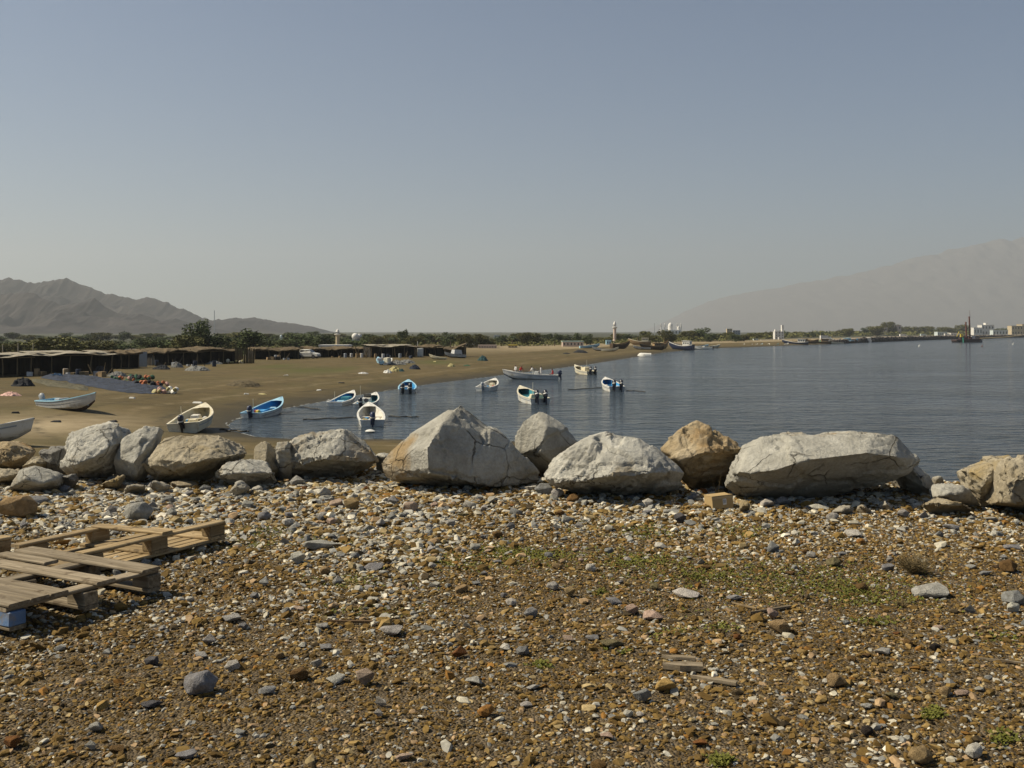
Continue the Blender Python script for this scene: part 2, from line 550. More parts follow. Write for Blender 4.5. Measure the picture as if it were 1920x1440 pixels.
m_mt = mat_mountain('bare_rock_range', (0.016, 0.014, 0.014), (0.046, 0.039, 0.036))
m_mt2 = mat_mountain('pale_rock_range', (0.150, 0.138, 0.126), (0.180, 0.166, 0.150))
ridge('mountain', [(-420,540),(-250,500),(-120,530),(-40,528),(0,522),(17,516),(45,528),(62,533),(100,528),(125,521),(150,535),(172,537),(200,551),(228,555),(255,562),(278,560),(312,562),(340,578),(372,594),(398,601),(430,596),(470,595),(520,603),(560,608),(590,612),(640,640),(660,655)], 3100, 620, m_mt, 2.0)
ridge('mountain', [(-420,600),(-200,570),(-60,560),(0,553),(30,552),(62,550),(90,562),(112,572),(140,568),(178,560),(200,575),(240,592),(262,590),(300,601),(330,598),(380,612),(450,622),(520,640),(560,655)], 2350, 450, m_mt, 5.0)
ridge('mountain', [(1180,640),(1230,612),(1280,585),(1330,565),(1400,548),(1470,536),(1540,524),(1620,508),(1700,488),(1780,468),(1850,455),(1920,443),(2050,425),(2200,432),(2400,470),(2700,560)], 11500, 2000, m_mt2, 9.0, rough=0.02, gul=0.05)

# ------------------------------------------------------------------ the dusty air
def build_haze():
    m = bpy.data.materials.new('dusty_air')
    m.use_nodes = True
    t = m.node_tree
    for n in list(t.nodes): t.nodes.remove(n)
    out = node(t, 'ShaderNodeOutputMaterial')
    v = node(t, 'ShaderNodeVolumePrincipled')
    v.inputs['Color'].default_value = (0.79, 0.84, 0.87, 1)
    v.inputs['Density'].default_value = 0.000135
    v.inputs['Anisotropy'].default_value = 0.25
    t.links.new(v.outputs[0], out.inputs['Volume'])
    mb = MB()
    mb.box((2000, 6600, 545), (26000, 15200, 1102))
    o = mb.build('haze', m)
    tag(o, kind='stuff')
build_haze()
# ------------------------------------------------------------------ rock materials
def mat_boulder(name, c_lo, c_hi, stain, amount):
    m, t, b = nt(name)
    tc = node(t, 'ShaderNodeTexCoord')
    oi = node(t, 'ShaderNodeObjectInfo')
    off = node(t, 'ShaderNodeVectorMath', operation='ADD')
    t.links.new(tc.outputs['Object'], off.inputs[0])
    sc = node(t, 'ShaderNodeVectorMath', operation='SCALE'); sc.inputs['Scale'].default_value = 37.0
    cmb = node(t, 'ShaderNodeCombineXYZ')
    for k in range(3): t.links.new(oi.outputs['Random'], cmb.inputs[k])
    t.links.new(cmb.outputs[0], sc.inputs[0]); t.links.new(sc.outputs[0], off.inputs[1])
    v = off.outputs[0]
    n1 = noise_tex(t, v, 3.0, 12, 0.66)
    col = ramp(t, n1.outputs[0], [(0.30, c_lo), (0.52, tuple((a + q) / 2 for a, q in zip(c_lo, c_hi))), (0.72, c_hi)]).outputs[0]
    # iron stains
    n2 = noise_tex(t, v, 1.3, 8, 0.6, 0.6)
    st = ramp(t, n2.outputs[0], [(0.62 - amount, (0, 0, 0)), (0.74 - amount, (1, 1, 1))]).outputs[0]
    col = mixc(t, mathn(t, 'MULTIPLY', st, 0.85), col, stain)
    # pale chipped scars and calcite veins
    n3 = noise_tex(t, v, 11.0, 8, 0.7)
    sc2 = ramp(t, n3.outputs[0], [(0.58, (0, 0, 0)), (0.70, (1, 1, 1))]).outputs[0]
    col = mixc(t, mathn(t, 'MULTIPLY', sc2, 0.35), col, (0.52, 0.49, 0.42))
    vor = node(t, 'ShaderNodeTexVoronoi', feature='DISTANCE_TO_EDGE'); vor.inputs['Scale'].default_value = 2.1
    wv = node(t, 'ShaderNodeMix', data_type='VECTOR'); wv.inputs[0].default_value = 0.12
    t.links.new(v, wv.inputs[4]); t.links.new(n1.outputs['Color'], wv.inputs[5])
    t.links.new(wv.outputs[1], vor.inputs['Vector'])
    cr = ramp(t, vor.outputs['Distance'], [(0.0, (1, 1, 1)), (0.010, (0, 0, 0))]).outputs[0]
    n5 = noise_tex(t, v, 1.7, 3, 0.5)
    cr = mathn(t, 'MULTIPLY', cr, ramp(t, n5.outputs[0], [(0.46, (0, 0, 0)), (0.56, (1, 1, 1))]).outputs[0])
    col = mixc(t, mathn(t, 'MULTIPLY', cr, 0.7), col, (0.07, 0.055, 0.035))
    n4 = noise_tex(t, v, 40.0, 6, 0.7)
    col = mixc(t, 0.35, col, ramp(t, n4.outputs[0], [(0.35, (0.42, 0.39, 0.33)), (0.65, (1, 1, 1))]).outputs[0], 'MULTIPLY')
    sep = node(t, 'ShaderNodeSeparateXYZ'); t.links.new(tc.outputs['Object'], sep.inputs[0])
    ft = mathn(t, 'SUBTRACT', 1.0, mathn(t, 'DIVIDE', mathn(t, 'SUBTRACT', sep.outputs[2], mathn(t, 'MULTIPLY', n2.outputs[0], 0.16)), 0.10), True)
    col = mixc(t, mathn(t, 'MULTIPLY', ft, 0.4), col, (0.20, 0.145, 0.075))
    t.links.new(col, b.inputs['Base Color'])
    b.inputs['Roughness'].default_value = 0.92
    sset(b, 'Specular IOR Level', 0.2)
    h = mathn(t, 'ADD', mathn(t, 'MULTIPLY', n4.outputs[0], 0.35), mathn(t, 'SUBTRACT', n3.outputs[0], mathn(t, 'MULTIPLY', cr, 0.8)))
    bump(t, b, h, 0.9, 0.045)
    return m

MB_GREY = mat_boulder('limestone_grey', (0.26, 0.25, 0.215), (0.54, 0.525, 0.465), (0.31, 0.215, 0.10), 0.05)
MB_PALE = mat_boulder('limestone_pale', (0.31, 0.30, 0.265), (0.62, 0.605, 0.54), (0.36, 0.27, 0.14), 0.02)
MB_TAN = mat_boulder('limestone_tan', (0.29, 0.245, 0.165), (0.48, 0.43, 0.33), (0.36, 0.265, 0.11), 0.07)
MB_ORANGE = mat_boulder('limestone_orange', (0.30, 0.22, 0.115), (0.50, 0.425, 0.30), (0.40, 0.245, 0.095), 0.10)
MB_DARK = mat_boulder('limestone_dark', (0.16, 0.155, 0.14), (0.30, 0.29, 0.265), (0.22, 0.16, 0.08), 0.02)

# ------------------------------------------------------------------ boulders
def remeshed(bm, voxel):
    me = bpy.data.meshes.new('tmp'); bm.to_mesh(me)
    ob = bpy.data.objects.new('tmp', me); C.objects.link(ob)
    md = ob.modifiers.new('r', 'REMESH'); md.mode = 'VOXEL'; md.voxel_size = voxel; md.use_smooth_shade = True
    dg = bpy.context.evaluated_depsgraph_get(); dg.update()
    out = bpy.data.meshes.new_from_object(ob.evaluated_get(dg))
    bpy.data.objects.remove(ob); bpy.data.meshes.remove(me)
    return out

def boulder(label, mat, d, hulls, thick, seed, voxel=0.0165, amp=1.0, under=0.28, cuts=13, group='boulders lined up along the edge of the gravel'):
    """hulls: list of (outline pixels, [(px,py,metres towards the viewer)], depth shift). Each hull is a faceted block; they are fused,
    worn and chipped into one rock"""
    rng = random.Random(seed)
    bm = bmesh.new()
    allp = []
    foot = 3040.0 / (max(q[1] for q in hulls[0][0]) - HZ) - under * 0.85
    d = min(d, foot + 0.12)
    for outline, front, dz in hulls:
        dd = d + dz
        pys = [q[1] for q in outline]; plo, phi = min(pys), max(pys)
        # the lower third is undercut: it stands further back than the belly
        pts = [P(px, py, dd + under * max(0.0, (py - plo) / (phi - plo) - 0.62) / 0.38) for px, py in outline]
        cx = sum((p for p in pts), Vector()) / len(pts)
        gx, gz = (1.14, 1.12) if seed in (1, 2, 3, 5, 6, 19, 20, 21, 22, 24) else (1.08, 1.08)
        pts = [cx + Vector(((p - cx).x * gx, (p - cx).y, (p - cx).z * (gz if p.z > cx.z else 1.0))) for p in pts]
        for px, py, off in front: pts.append(P(px, py, dd - off))
        for p in list(pts[:len(outline)]):
            q = cx + (p - cx) * rng.uniform(0.5, 0.78); q.y = dd + thick * rng.uniform(0.7, 1.1)
            q.z = min(q.z, p.z)
            pts.append(q)
        zmin = min(p.z for p in pts)
        pts.append(Vector((cx.x, dd + thick * 0.6, min(zmin, PLAT_Z - 0.06))))
        pts.append(Vector((cx.x + rng.uniform(-.1, .1), dd + max(thick * 0.2, under * 0.8), min(zmin, PLAT_Z - 0.03))))
        bh = bmesh.new()
        vs = [bh.verts.new(p) for p in pts]
        r = bmesh.ops.convex_hull(bh, input=vs)
        bmesh.ops.delete(bh, geom=[v for v in bh.verts if not v.link_faces], context='VERTS')
        # split the block along many flat fractures, so that it is all planes and arrises
        for _ in range(cuts):
            bh.faces.ensure_lookup_table()
            f = rng.choices(list(bh.faces), weights=[q.calc_area() for q in bh.faces])[0]
            vs_ = [v.co for v in f.verts]; wts = [rng.random() for _ in vs_]; sw = sum(wts)
            p = sum((v * w_ for v, w_ in zip(vs_, wts)), Vector()) / sw
            nrm = f.normal.copy()
            if nrm.dot(p - cx - Vector((0, thick * .4, 0))) < 0: nrm.negate()
            nrm = (nrm + Vector((rng.gauss(0, .20), rng.gauss(0, .20), rng.gauss(0, .20)))).normalized()
            # never deeper than a few centimetres below the highest corner on that side
            top = max(v.co.dot(nrm) for v in bh.verts)
            h = max(p.dot(nrm) - 0.004, top - rng.uniform(.010, .05))
            if h > top - .003: continue
            r = bmesh.ops.bisect_plane(bh, geom=list(bh.verts) + list(bh.edges) + list(bh.faces), plane_co=nrm * h, plane_no=nrm, clear_outer=True)
            keep_ = [v.co.copy() for v in bh.verts]
            if len(keep_) < 8: break
            bh.free(); bh = bmesh.new()
            for c_ in keep_: bh.verts.new(c_)
            bmesh.ops.remove_doubles(bh, verts=list(bh.verts), dist=1e-4)
            bmesh.ops.convex_hull(bh, input=list(bh.verts))
            bmesh.ops.delete(bh, geom=[v for v in bh.verts if not v.link_faces], context='VERTS')
            bmesh.ops.recalc_face_normals(bh, faces=list(bh.faces))
        bmesh.ops.recalc_face_normals(bh, faces=bh.faces)
        tmp = bpy.data.meshes.new('h'); bh.to_mesh(tmp); bh.free()
        bm.from_mesh(tmp); bpy.data.meshes.remove(tmp)
        allp += pts
    lo = Vector([min(p[k] for p in allp) for k in range(3)]); hi = Vector([max(p[k] for p in allp) for k in range(3)])
    org = Vector(((lo.x + hi.x) / 2, (lo.y + hi.y) / 2, PLAT_Z))
    for v in bm.verts: v.co -= org
    me = remeshed(bm, voxel); bm.free()
    n = len(me.vertices)
    co = np.empty(n * 3); me.vertices.foreach_get('co', co); co = co.reshape(-1, 3)
    # wear the arrises: a few passes of smoothing
    e = np.empty(len(me.edges) * 2, int); me.edges.foreach_get('vertices', e); e = e.reshape(-1, 2)
    deg = np.bincount(e.ravel(), minlength=n).astype(float)[:, None]
    for _ in range(1):
        acc = np.zeros_like(co)
        np.add.at(acc, e[:, 0], co[e[:, 1]]); np.add.at(acc, e[:, 1], co[e[:, 0]])
        co = 0.45 * co + 0.55 * acc / np.maximum(deg, 1)
    me.vertices.foreach_set('co', co.ravel()); me.update()
    nr = np.empty(n * 3); me.vertices.foreach_get('normal', nr); nr = nr.reshape(-1, 3)
    size = (hi - lo).length
    sv = Vector((seed * 3.17, seed * 1.31, seed * 2.23))
    ax = Vector((rng.uniform(-1, 1), rng.uniform(-0.6, 0.6), rng.uniform(0.3, 1))).normalized()
    u = ax.orthogonal().normalized(); w = ax.cross(u)
    disp = np.empty(n)
    A1 = 0.010 * min(size, 1.6) * amp; A2 = 0.022 * amp * min(1.0, size / 1.7) ** 1.5; A3 = 0.010 * amp
    fr = mnoise.fractal; ns = mnoise.noise; vr = mnoise.voronoi
    freq = rng.uniform(8.0, 12.0)
    half = (hi - lo) * 0.5
    steps = []
    for _ in range(7):
        m_ = Vector((rng.gauss(0, 1), rng.gauss(0, .7), rng.gauss(0, 1))).normalized()
        c_ = Vector((rng.uniform(-.8, .8) * half.x, rng.uniform(-.8, .8) * half.y, rng.uniform(0, 1.6) * half.z))
        steps.append((m_, m_.dot(c_), rng.uniform(.008, .026) * min(1.0, size / 1.4) * amp, Vector((rng.uniform(0, 50), rng.uniform(0, 50), 0))))
    for i in range(n):
        p = Vector(co[i]); q = p + sv
        warp = ns(q * 1.7)
        rag = ns(q * 9.0) * .035 + ns(q * 26.0) * .012
        # thin sheets broken away along joints: sharp ragged steps
        dsp = 0.0
        for m_, k_, a_, o_ in steps:
            t_ = m_.dot(p) - k_ + rag
            if t_ > 0 and ns(p * 1.3 + o_) + rag * 3 > 0.0: dsp -= a_
        # bedding ledges, only in patches
        s = q.dot(ax) * freq + 1.2 * warp + 0.6 * ns(q * 5.0)
        saw = s - math.floor(s)
        led = (saw if saw < 0.86 else (1 - saw) / 0.14 * 0.86) - 0.4
        patch = min(max((ns(q * 1.25 + Vector((9, 2, 5))) + 0.05) * 3.2, 0.0), 1.0)
        fine = fr(q * 21.0, 0.5, 2.1, 4)
        rid = 1.0 - abs(ns(q * 11.0)) * 2.0
        disp[i] = dsp + A1 * 0.5 * ns(q * 2.4) + A2 * patch * 0.8 * led + A3 * fine * (0.25 + 0.9 * patch)
    co = co + nr * disp[:, None]
    me.vertices.foreach_set('co', co.ravel()); me.update()
    me.polygons.foreach_set('use_smooth', [True] * len(me.polygons))
    o = link_mesh('boulder', me, mat)
    o.location = org
    tag(o, label, 'boulder', group)
    return o

B = boulder
B('tall pale grey boulder with a smooth slanted face, beside the orange-tan rocks', MB_PALE, 10.75, [([(129,820),(150,805),(185,790),(217,801),(232,817),(235,825),(217,838),(217,880),(185,900),(140,896),(120,878),(122,855)], [(150,835,.22),(142,872,.32),(190,862,.30),(203,838,.30)], 0)], 0.55, 1)
B('grey boulder with ragged creases on top, leaning against the tall pale one', MB_GREY, 10.8, [([(250,815),(270,802),(300,807),(300,820),(285,855),(270,865),(270,903),(240,905),(220,890),(212,870),(215,857),(232,825)], [(250,868,.25),(225,862,.16),(280,835,.12),(258,895,.15)], 0)], 0.45, 2)
B('wide flat tan boulder with a layered top, in front of the beached cream boat', MB_TAN, 10.8, [([(277,870),(290,860),(310,848),(312,822),(335,817),(390,817),(405,816),(420,827),(440,840),(458,852),(456,862),(400,885),(390,906),(350,908),(300,903),(278,885)], [(300,868,.25),(340,874,.40),(390,862,.35),(430,855,.2),(345,850,.2)], 0)], 0.7, 3)
B('low pale grey wedge boulder at the foot of the flat tan one', MB_PALE, 10.2, [([(398,880),(420,862),(450,857),(490,872),(512,885),(520,905),(440,910),(405,900)], [(415,895,.15),(460,888,.22)], 0)], 0.4, 4)
B('small upright cream boulder standing between two larger pale boulders', MB_TAN, 11.0, [([(474,838),(488,827),(502,830),(512,858),(528,885),(525,903),(500,895),(473,872)], [(500,860,.12),(490,880,.15)], 0)], 0.35, 5, voxel=0.02)
B('narrow split grey slab leaning on the blocky boulder with a flat top', MB_GREY, 10.95, [([(512,850),(520,832),(545,820),(549,850),(542,900),(522,905)], [(530,848,.08)], 0)], 0.35, 6, voxel=0.02)
B('blocky cream grey boulder with a flat chipped top and a dark gap beneath', MB_GREY, 10.7, [([(540,898),(540,854),(543,830),(550,819),(597,806),(608,809),(643,803),(655,813),(667,827),(693,845),(707,868),(702,880),(655,889),(597,892),(547,902)], [(548,855,.16),(600,850,.32),(650,838,.18),(556,872,.26),(615,862,.38),(690,868,.12)], 0)], 0.75, 7)
B('small pale boulder half hidden behind the pyramid boulder', MB_PALE, 11.3, [([(695,852),(727,846),(737,860),(738,890),(705,884)], [(718,862,.1)], 0)], 0.3, 8, voxel=0.02)
B('big pyramid boulder with a pointed top and one broad shaded face', MB_GREY, 10.35, [([(863,759),(882,769),(914,795),(941,816),(970,857),(1002,886),(1006,909),(961,921),(888,921),(830,911),(734,905),(727,886),(716,871),(734,845),(754,827),(789,811),(830,787)], [(840,785,.24),(827,796,.34),(800,838,.52),(803,895,.55),(930,915,.20),(748,892,.10),(765,840,.06)], 0)], 0.95, 9, amp=0.7, under=0.08)
B('upright rounded grey boulder standing behind the pyramid boulder', MB_GREY, 11.2, [([(970,857),(970,812),(982,785),(1007,775),(1025,777),(1050,795),(1072,812),(1085,830),(1072,852),(1045,878),(1022,900),(1002,890)], [(1025,800,.22),(1012,850,.30),(978,850,.1),(1035,868,.15)], 0)], 0.6, 10)
B('broad domed pale boulder with chipped ledges and an undercut shaded side', MB_PALE, 9.75, [([(1027,895),(1045,862),(1072,847),(1085,835),(1110,820),(1147,811),(1190,811),(1210,830),(1235,845),(1267,872),(1279,887),(1270,912),(1252,930),(1185,935),(1155,933),(1122,930),(1072,927),(1052,920)], [(1060,905,.22),(1105,908,.34),(1140,893,.46),(1220,888,.40),(1262,883,.18),(1150,850,.12)], 0)], 0.85, 11)
B('orange-stained boulder with a pointed top beside the cardboard box', MB_ORANGE, 10.5, [([(1237,840),(1257,822),(1287,787),(1305,784),(1315,795),(1357,812),(1402,837),(1390,880),(1367,920),(1345,925),(1322,912),(1282,877),(1240,850)], [(1283,868,.26),(1325,850,.30),(1385,842,.22),(1262,842,.14)], 0)], 0.7, 12)
B('largest boulder, long and low, grey with a scooped dark hollow underneath', MB_GREY, 9.55, [
    ([(1367,911),(1373,875),(1394,848),(1412,826),(1440,819),(1509,814),(1606,807),(1642,808),(1672,820),(1690,845),(1712,862),(1700,893),(1590,926),(1551,938),(1491,938),(1415,940),(1385,933),(1367,920)],
     [(1385,888,.32),(1440,892,.44),(1530,858,.52),(1615,848,.46),(1682,856,.30),(1400,860,.16)], 0),
    ([(1650,832),(1690,842),(1722,860),(1750,885),(1770,915),(1764,942),(1712,942),(1688,895)], [(1728,895,.16),(1745,930,.10)], 0.22)], 0.9, 13)
B('small grey block at the water side of the largest boulder', MB_GREY, 10.6, [([(1752,898),(1765,893),(1772,897),(1776,915),(1755,918)], [], 0)], 0.25, 14, voxel=0.018)
B('low pale slab rock beside the right end of the largest boulder', MB_PALE, 9.6, [([(1753,935),(1763,914),(1814,911),(1823,929),(1848,950),(1820,955),(1755,948)], [(1790,935,.12)], 0)], 0.45, 15, voxel=0.02)
B('flat cream rock lying in front of the low pale slab', MB_TAN, 9.2, [([(1722,955),(1740,935),(1800,932),(1822,952),(1822,966),(1760,966)], [(1760,948,.08)], 0)], 0.4, 16, voxel=0.02)
B('narrow tan grey boulder leaning on the last rough boulder of the row', MB_TAN, 9.5, [([(1820,887),(1835,878),(1880,860),(1885,900),(1870,940),(1848,955),(1828,930)], [(1850,905,.14)], 0)], 0.5, 17)
B('rough honey-coloured boulder cut by the picture edge at the end of the row', MB_TAN, 9.3, [([(1849,950),(1868,900),(1880,862),(1900,850),(1935,848),(1985,868),(2020,920),(2010,965),(1900,956)], [(1880,905,.20),(1930,890,.28),(1900,945,.25)], 0)], 0.8, 18)
B('orange-tan rounded boulder at the picture edge below the white hull', MB_ORANGE, 11.3, [([(-60,880),(-50,845),(-20,833),(10,831),(35,845),(52,850),(46,878),(20,884)], [(0,850,.2),(25,865,.2)], 0)], 0.6, 19)
B('rounded brown boulder wedged between orange-tan and grey boulders', MB_TAN, 11.0, [([(40,876),(55,853),(75,855),(92,870),(94,890),(45,892)], [(66,868,.16)], 0)], 0.4, 20, voxel=0.02)
B('plain grey boulder just beside the tall pale one', MB_DARK, 11.2, [([(68,842),(85,835),(125,833),(128,855),(120,892),(95,894),(82,870)], [(95,850,.16),(108,880,.14)], 0)], 0.45, 21, voxel=0.022)
B('low grey sloping boulder in front of the rounded brown one', MB_GREY, 10.4, [([(12,920),(40,880),(55,875),(100,897),(106,920),(50,928)], [(48,898,.16),(88,908,.14)], 0)], 0.5, 22, voxel=0.022)
B('small mauve grey boulder at the foot of the tall pale one', MB_DARK, 10.5, [([(98,905),(108,890),(132,888),(146,905),(140,918),(105,920)], [(120,902,.10)], 0)], 0.3, 23, voxel=0.018)
B('tan boulder at the picture edge under the orange-tan one', MB_TAN, 10.8, [([(-40,915),(-20,882),(15,877),(36,888),(18,915)], [(5,895,.14)], 0)], 0.4, 24, voxel=0.022)
B('small rough tan rock under the dark gap of the tall pale boulder', MB_TAN, 10.4, [([(184,912),(192,897),(215,891),(234,903),(228,916),(190,918)], [(208,903,.10)], 0)], 0.3, 25, voxel=0.018)
B('small rounded grey rock at the foot of the creased grey boulder', MB_GREY, 10.3, [([(230,920),(236,906),(258,903),(270,914),(262,926),(236,926)], [(250,912,.08)], 0)], 0.25, 26, voxel=0.018)
B('small grey rock tucked under the wide flat tan boulder', MB_GREY, 10.3, [([(276,914),(285,900),(305,902),(320,914),(300,922),(280,922)], [(298,908,.08)], 0)], 0.25, 27, voxel=0.018)
B('thin tan slab lying along the base of the wide flat tan boulder', MB_TAN, 10.3, [([(308,905),(330,897),(370,910),(372,916),(320,917)], [(335,906,.08)], 0)], 0.3, 28, voxel=0.018)
B('small grey pointed rock in front of the low pale wedge', MB_GREY, 10.1, [([(428,925),(440,903),(455,900),(466,920),(452,930)], [(445,914,.10)], 0)], 0.25, 29, voxel=0.018)
B('small pale pointed rock under the hollow of the largest boulder', MB_PALE, 9.15, [([(1650,950),(1665,931),(1682,945),(1684,956),(1655,958)], [(1665,945,.07)], 0)], 0.2, 30, voxel=0.016)
B('pair-lobed grey rock under the hollow beside the pale pointed one', MB_GREY, 9.1, [([(1606,958),(1612,950),(1626,940),(1640,952),(1642,962),(1612,963)], [(1626,952,.06)], 0)], 0.2, 31, voxel=0.016)
B('flat white stone slab in front of the largest boulder', MB_PALE, 9.05, [([(1560,960),(1580,950),(1602,948),(1604,960),(1570,965)], [(1582,958,.05)], 0)], 0.2, 32, voxel=0.016)
B('small dark grey rock beside the pale pointed rock', MB_DARK, 9.1, [([(1688,950),(1698,944),(1706,950),(1704,962),(1690,962)], [(1698,952,.05)], 0)], 0.16, 33, voxel=0.016)
B('round tan rock touching the cardboard box and the largest boulder', MB_TAN, 9.35, [([(1382,948),(1388,938),(1400,937),(1408,948),(1402,960),(1386,960)], [(1395,948,.06)], 0)], 0.18, 34, voxel=0.016)

# ------------------------------------------------------------------ loose stones and gravel
def mat_stone():
    m, t, b = nt('stone')
    oi = node(t, 'ShaderNodeObjectInfo')
    tc = node(t, 'ShaderNodeTexCoord')
    n = noise_tex(t, tc.outputs['Object'], 3.2, 8, 0.65)
    c = mixc(t, 1.0, oi.outputs['Color'], ramp(t, n.outputs[0], [(0.3, (0.55, 0.52, 0.48)), (0.7, (1.15, 1.12, 1.08))]).outputs[0], 'MULTIPLY')
    n2 = noise_tex(t, tc.outputs['Object'], 14.0, 6, 0.7)
    c = mixc(t, mathn(t, 'MULTIPLY', ramp(t, n2.outputs[0], [(0.55, (0, 0, 0)), (0.7, (1, 1, 1))]).outputs[0], 0.4), c, (0.16, 0.115, 0.06))
    t.links.new(c, b.inputs['Base Color'])
    b.inputs['Roughness'].default_value = 0.9
    sset(b, 'Specular IOR Level', 0.2)
    bump(t, b, n2.outputs[0], 0.6, 0.05)
    return m
M_STONE = mat_stone()

def hull_stone(name, seed, npts=14, flat=0.6, sub=True, peak=False):
    rng = random.Random(seed)
    bm = bmesh.new()
    for _ in range(npts):
        v = Vector((rng.gauss(0, 1), rng.gauss(0, 1), rng.gauss(0, 1))).normalized()
        k = rng.uniform(0.85, 1.0)
        z = v.z * k * flat
        bm.verts.new((v.x * k, v.y * k * 0.78, z))
    if peak: bm.verts.new((0.05, 0, flat * 1.7))
    bmesh.ops.convex_hull(bm, input=list(bm.verts))
    bmesh.ops.delete(bm, geom=[v for v in bm.verts if not v.link_faces], context='VERTS')
    if sub:
        bmesh.ops.bevel(bm, geom=list(bm.edges), offset=0.07, segments=1, affect='EDGES', clamp_overlap=True)
        bmesh.ops.triangulate(bm, faces=bm.faces)
        bmesh.ops.subdivide_edges(bm, edges=[e for e in bm.edges if e.calc_length() > 0.3], cuts=1, use_grid_fill=True)
        for v in bm.verts:
            v.co += v.co.normalized() * 0.07 * mnoise.noise(v.co * 2.3 + Vector((seed, 0, 0)))
    bmesh.ops.recalc_face_normals(bm, faces=bm.faces)
    me = bpy.data.meshes.new(name); bm.to_mesh(me); bm.free()
    if not sub:
        pass
    return me

stone_meshes = {'block': [hull_stone('stone', 100 + i, 13, 0.72) for i in range(6)],
                'flat': [hull_stone('stone', 200 + i, 16, 0.32) for i in range(6)],
                'round': [hull_stone('stone', 300 + i, 26, 0.66) for i in range(4)],
                'peak': [hull_stone('stone', 400 + i, 9, 0.5, True, True) for i in range(3)]}
for l in stone_meshes.values():
    for me in l: me.materials.append(M_STONE)

COLS = {'white': (0.50, 0.485, 0.44), 'pale grey': (0.36, 0.355, 0.335), 'grey': (0.235, 0.24, 0.245), 'dark grey': (0.105, 0.105, 0.11), 'blackish': (0.03, 0.024, 0.020),
        'brown': (0.16, 0.095, 0.036), 'rust brown': (0.20, 0.088, 0.026), 'tan': (0.31, 0.225, 0.115), 'yellow ochre': (0.50, 0.345, 0.125), 'pinkish': (0.42, 0.32, 0.255), 'olive': (0.17, 0.145, 0.08), 'orange': (0.36, 0.18, 0.05)}
srng = random.Random(77)
placed = []
def stone(px, py, w, shape, colour, label, group='stones lying about on the gravel', rz=None, hfac=1.0, tilt=0.15):
    """a loose stone whose foot stands at pixel px,py and which is w pixels wide in the photograph"""
    g = G(px, py, PLAT_Z)
    r = w / F_PX * g.y / 2
    me = srng.choice(stone_meshes[shape])
    o = bpy.data.objects.new('stone', me); C.objects.link(o)
    o.scale = (r, r, r * hfac)
    o.rotation_euler = (srng.uniform(-tilt, tilt), srng.uniform(-tilt, tilt), srng.uniform(-0.6, 0.6) + (math.pi if srng.random() < .5 else 0) if rz is None else rz)
    zmin = min(v.co.z for v in me.vertices)
    o.location = (g.x, g.y + r * 0.4, hz(g.x, g.y + r * 0.4) - zmin * r * hfac * 0.86 + 0.006)
    c = COLS[colour]; k = srng.uniform(0.88, 1.12)
    o.color = (c[0] * k, c[1] * k * srng.uniform(.97, 1.03), c[2] * k, 1)
    tag(o, label, 'stone', group)
    placed.append((g.x, g.y, r))
    return o

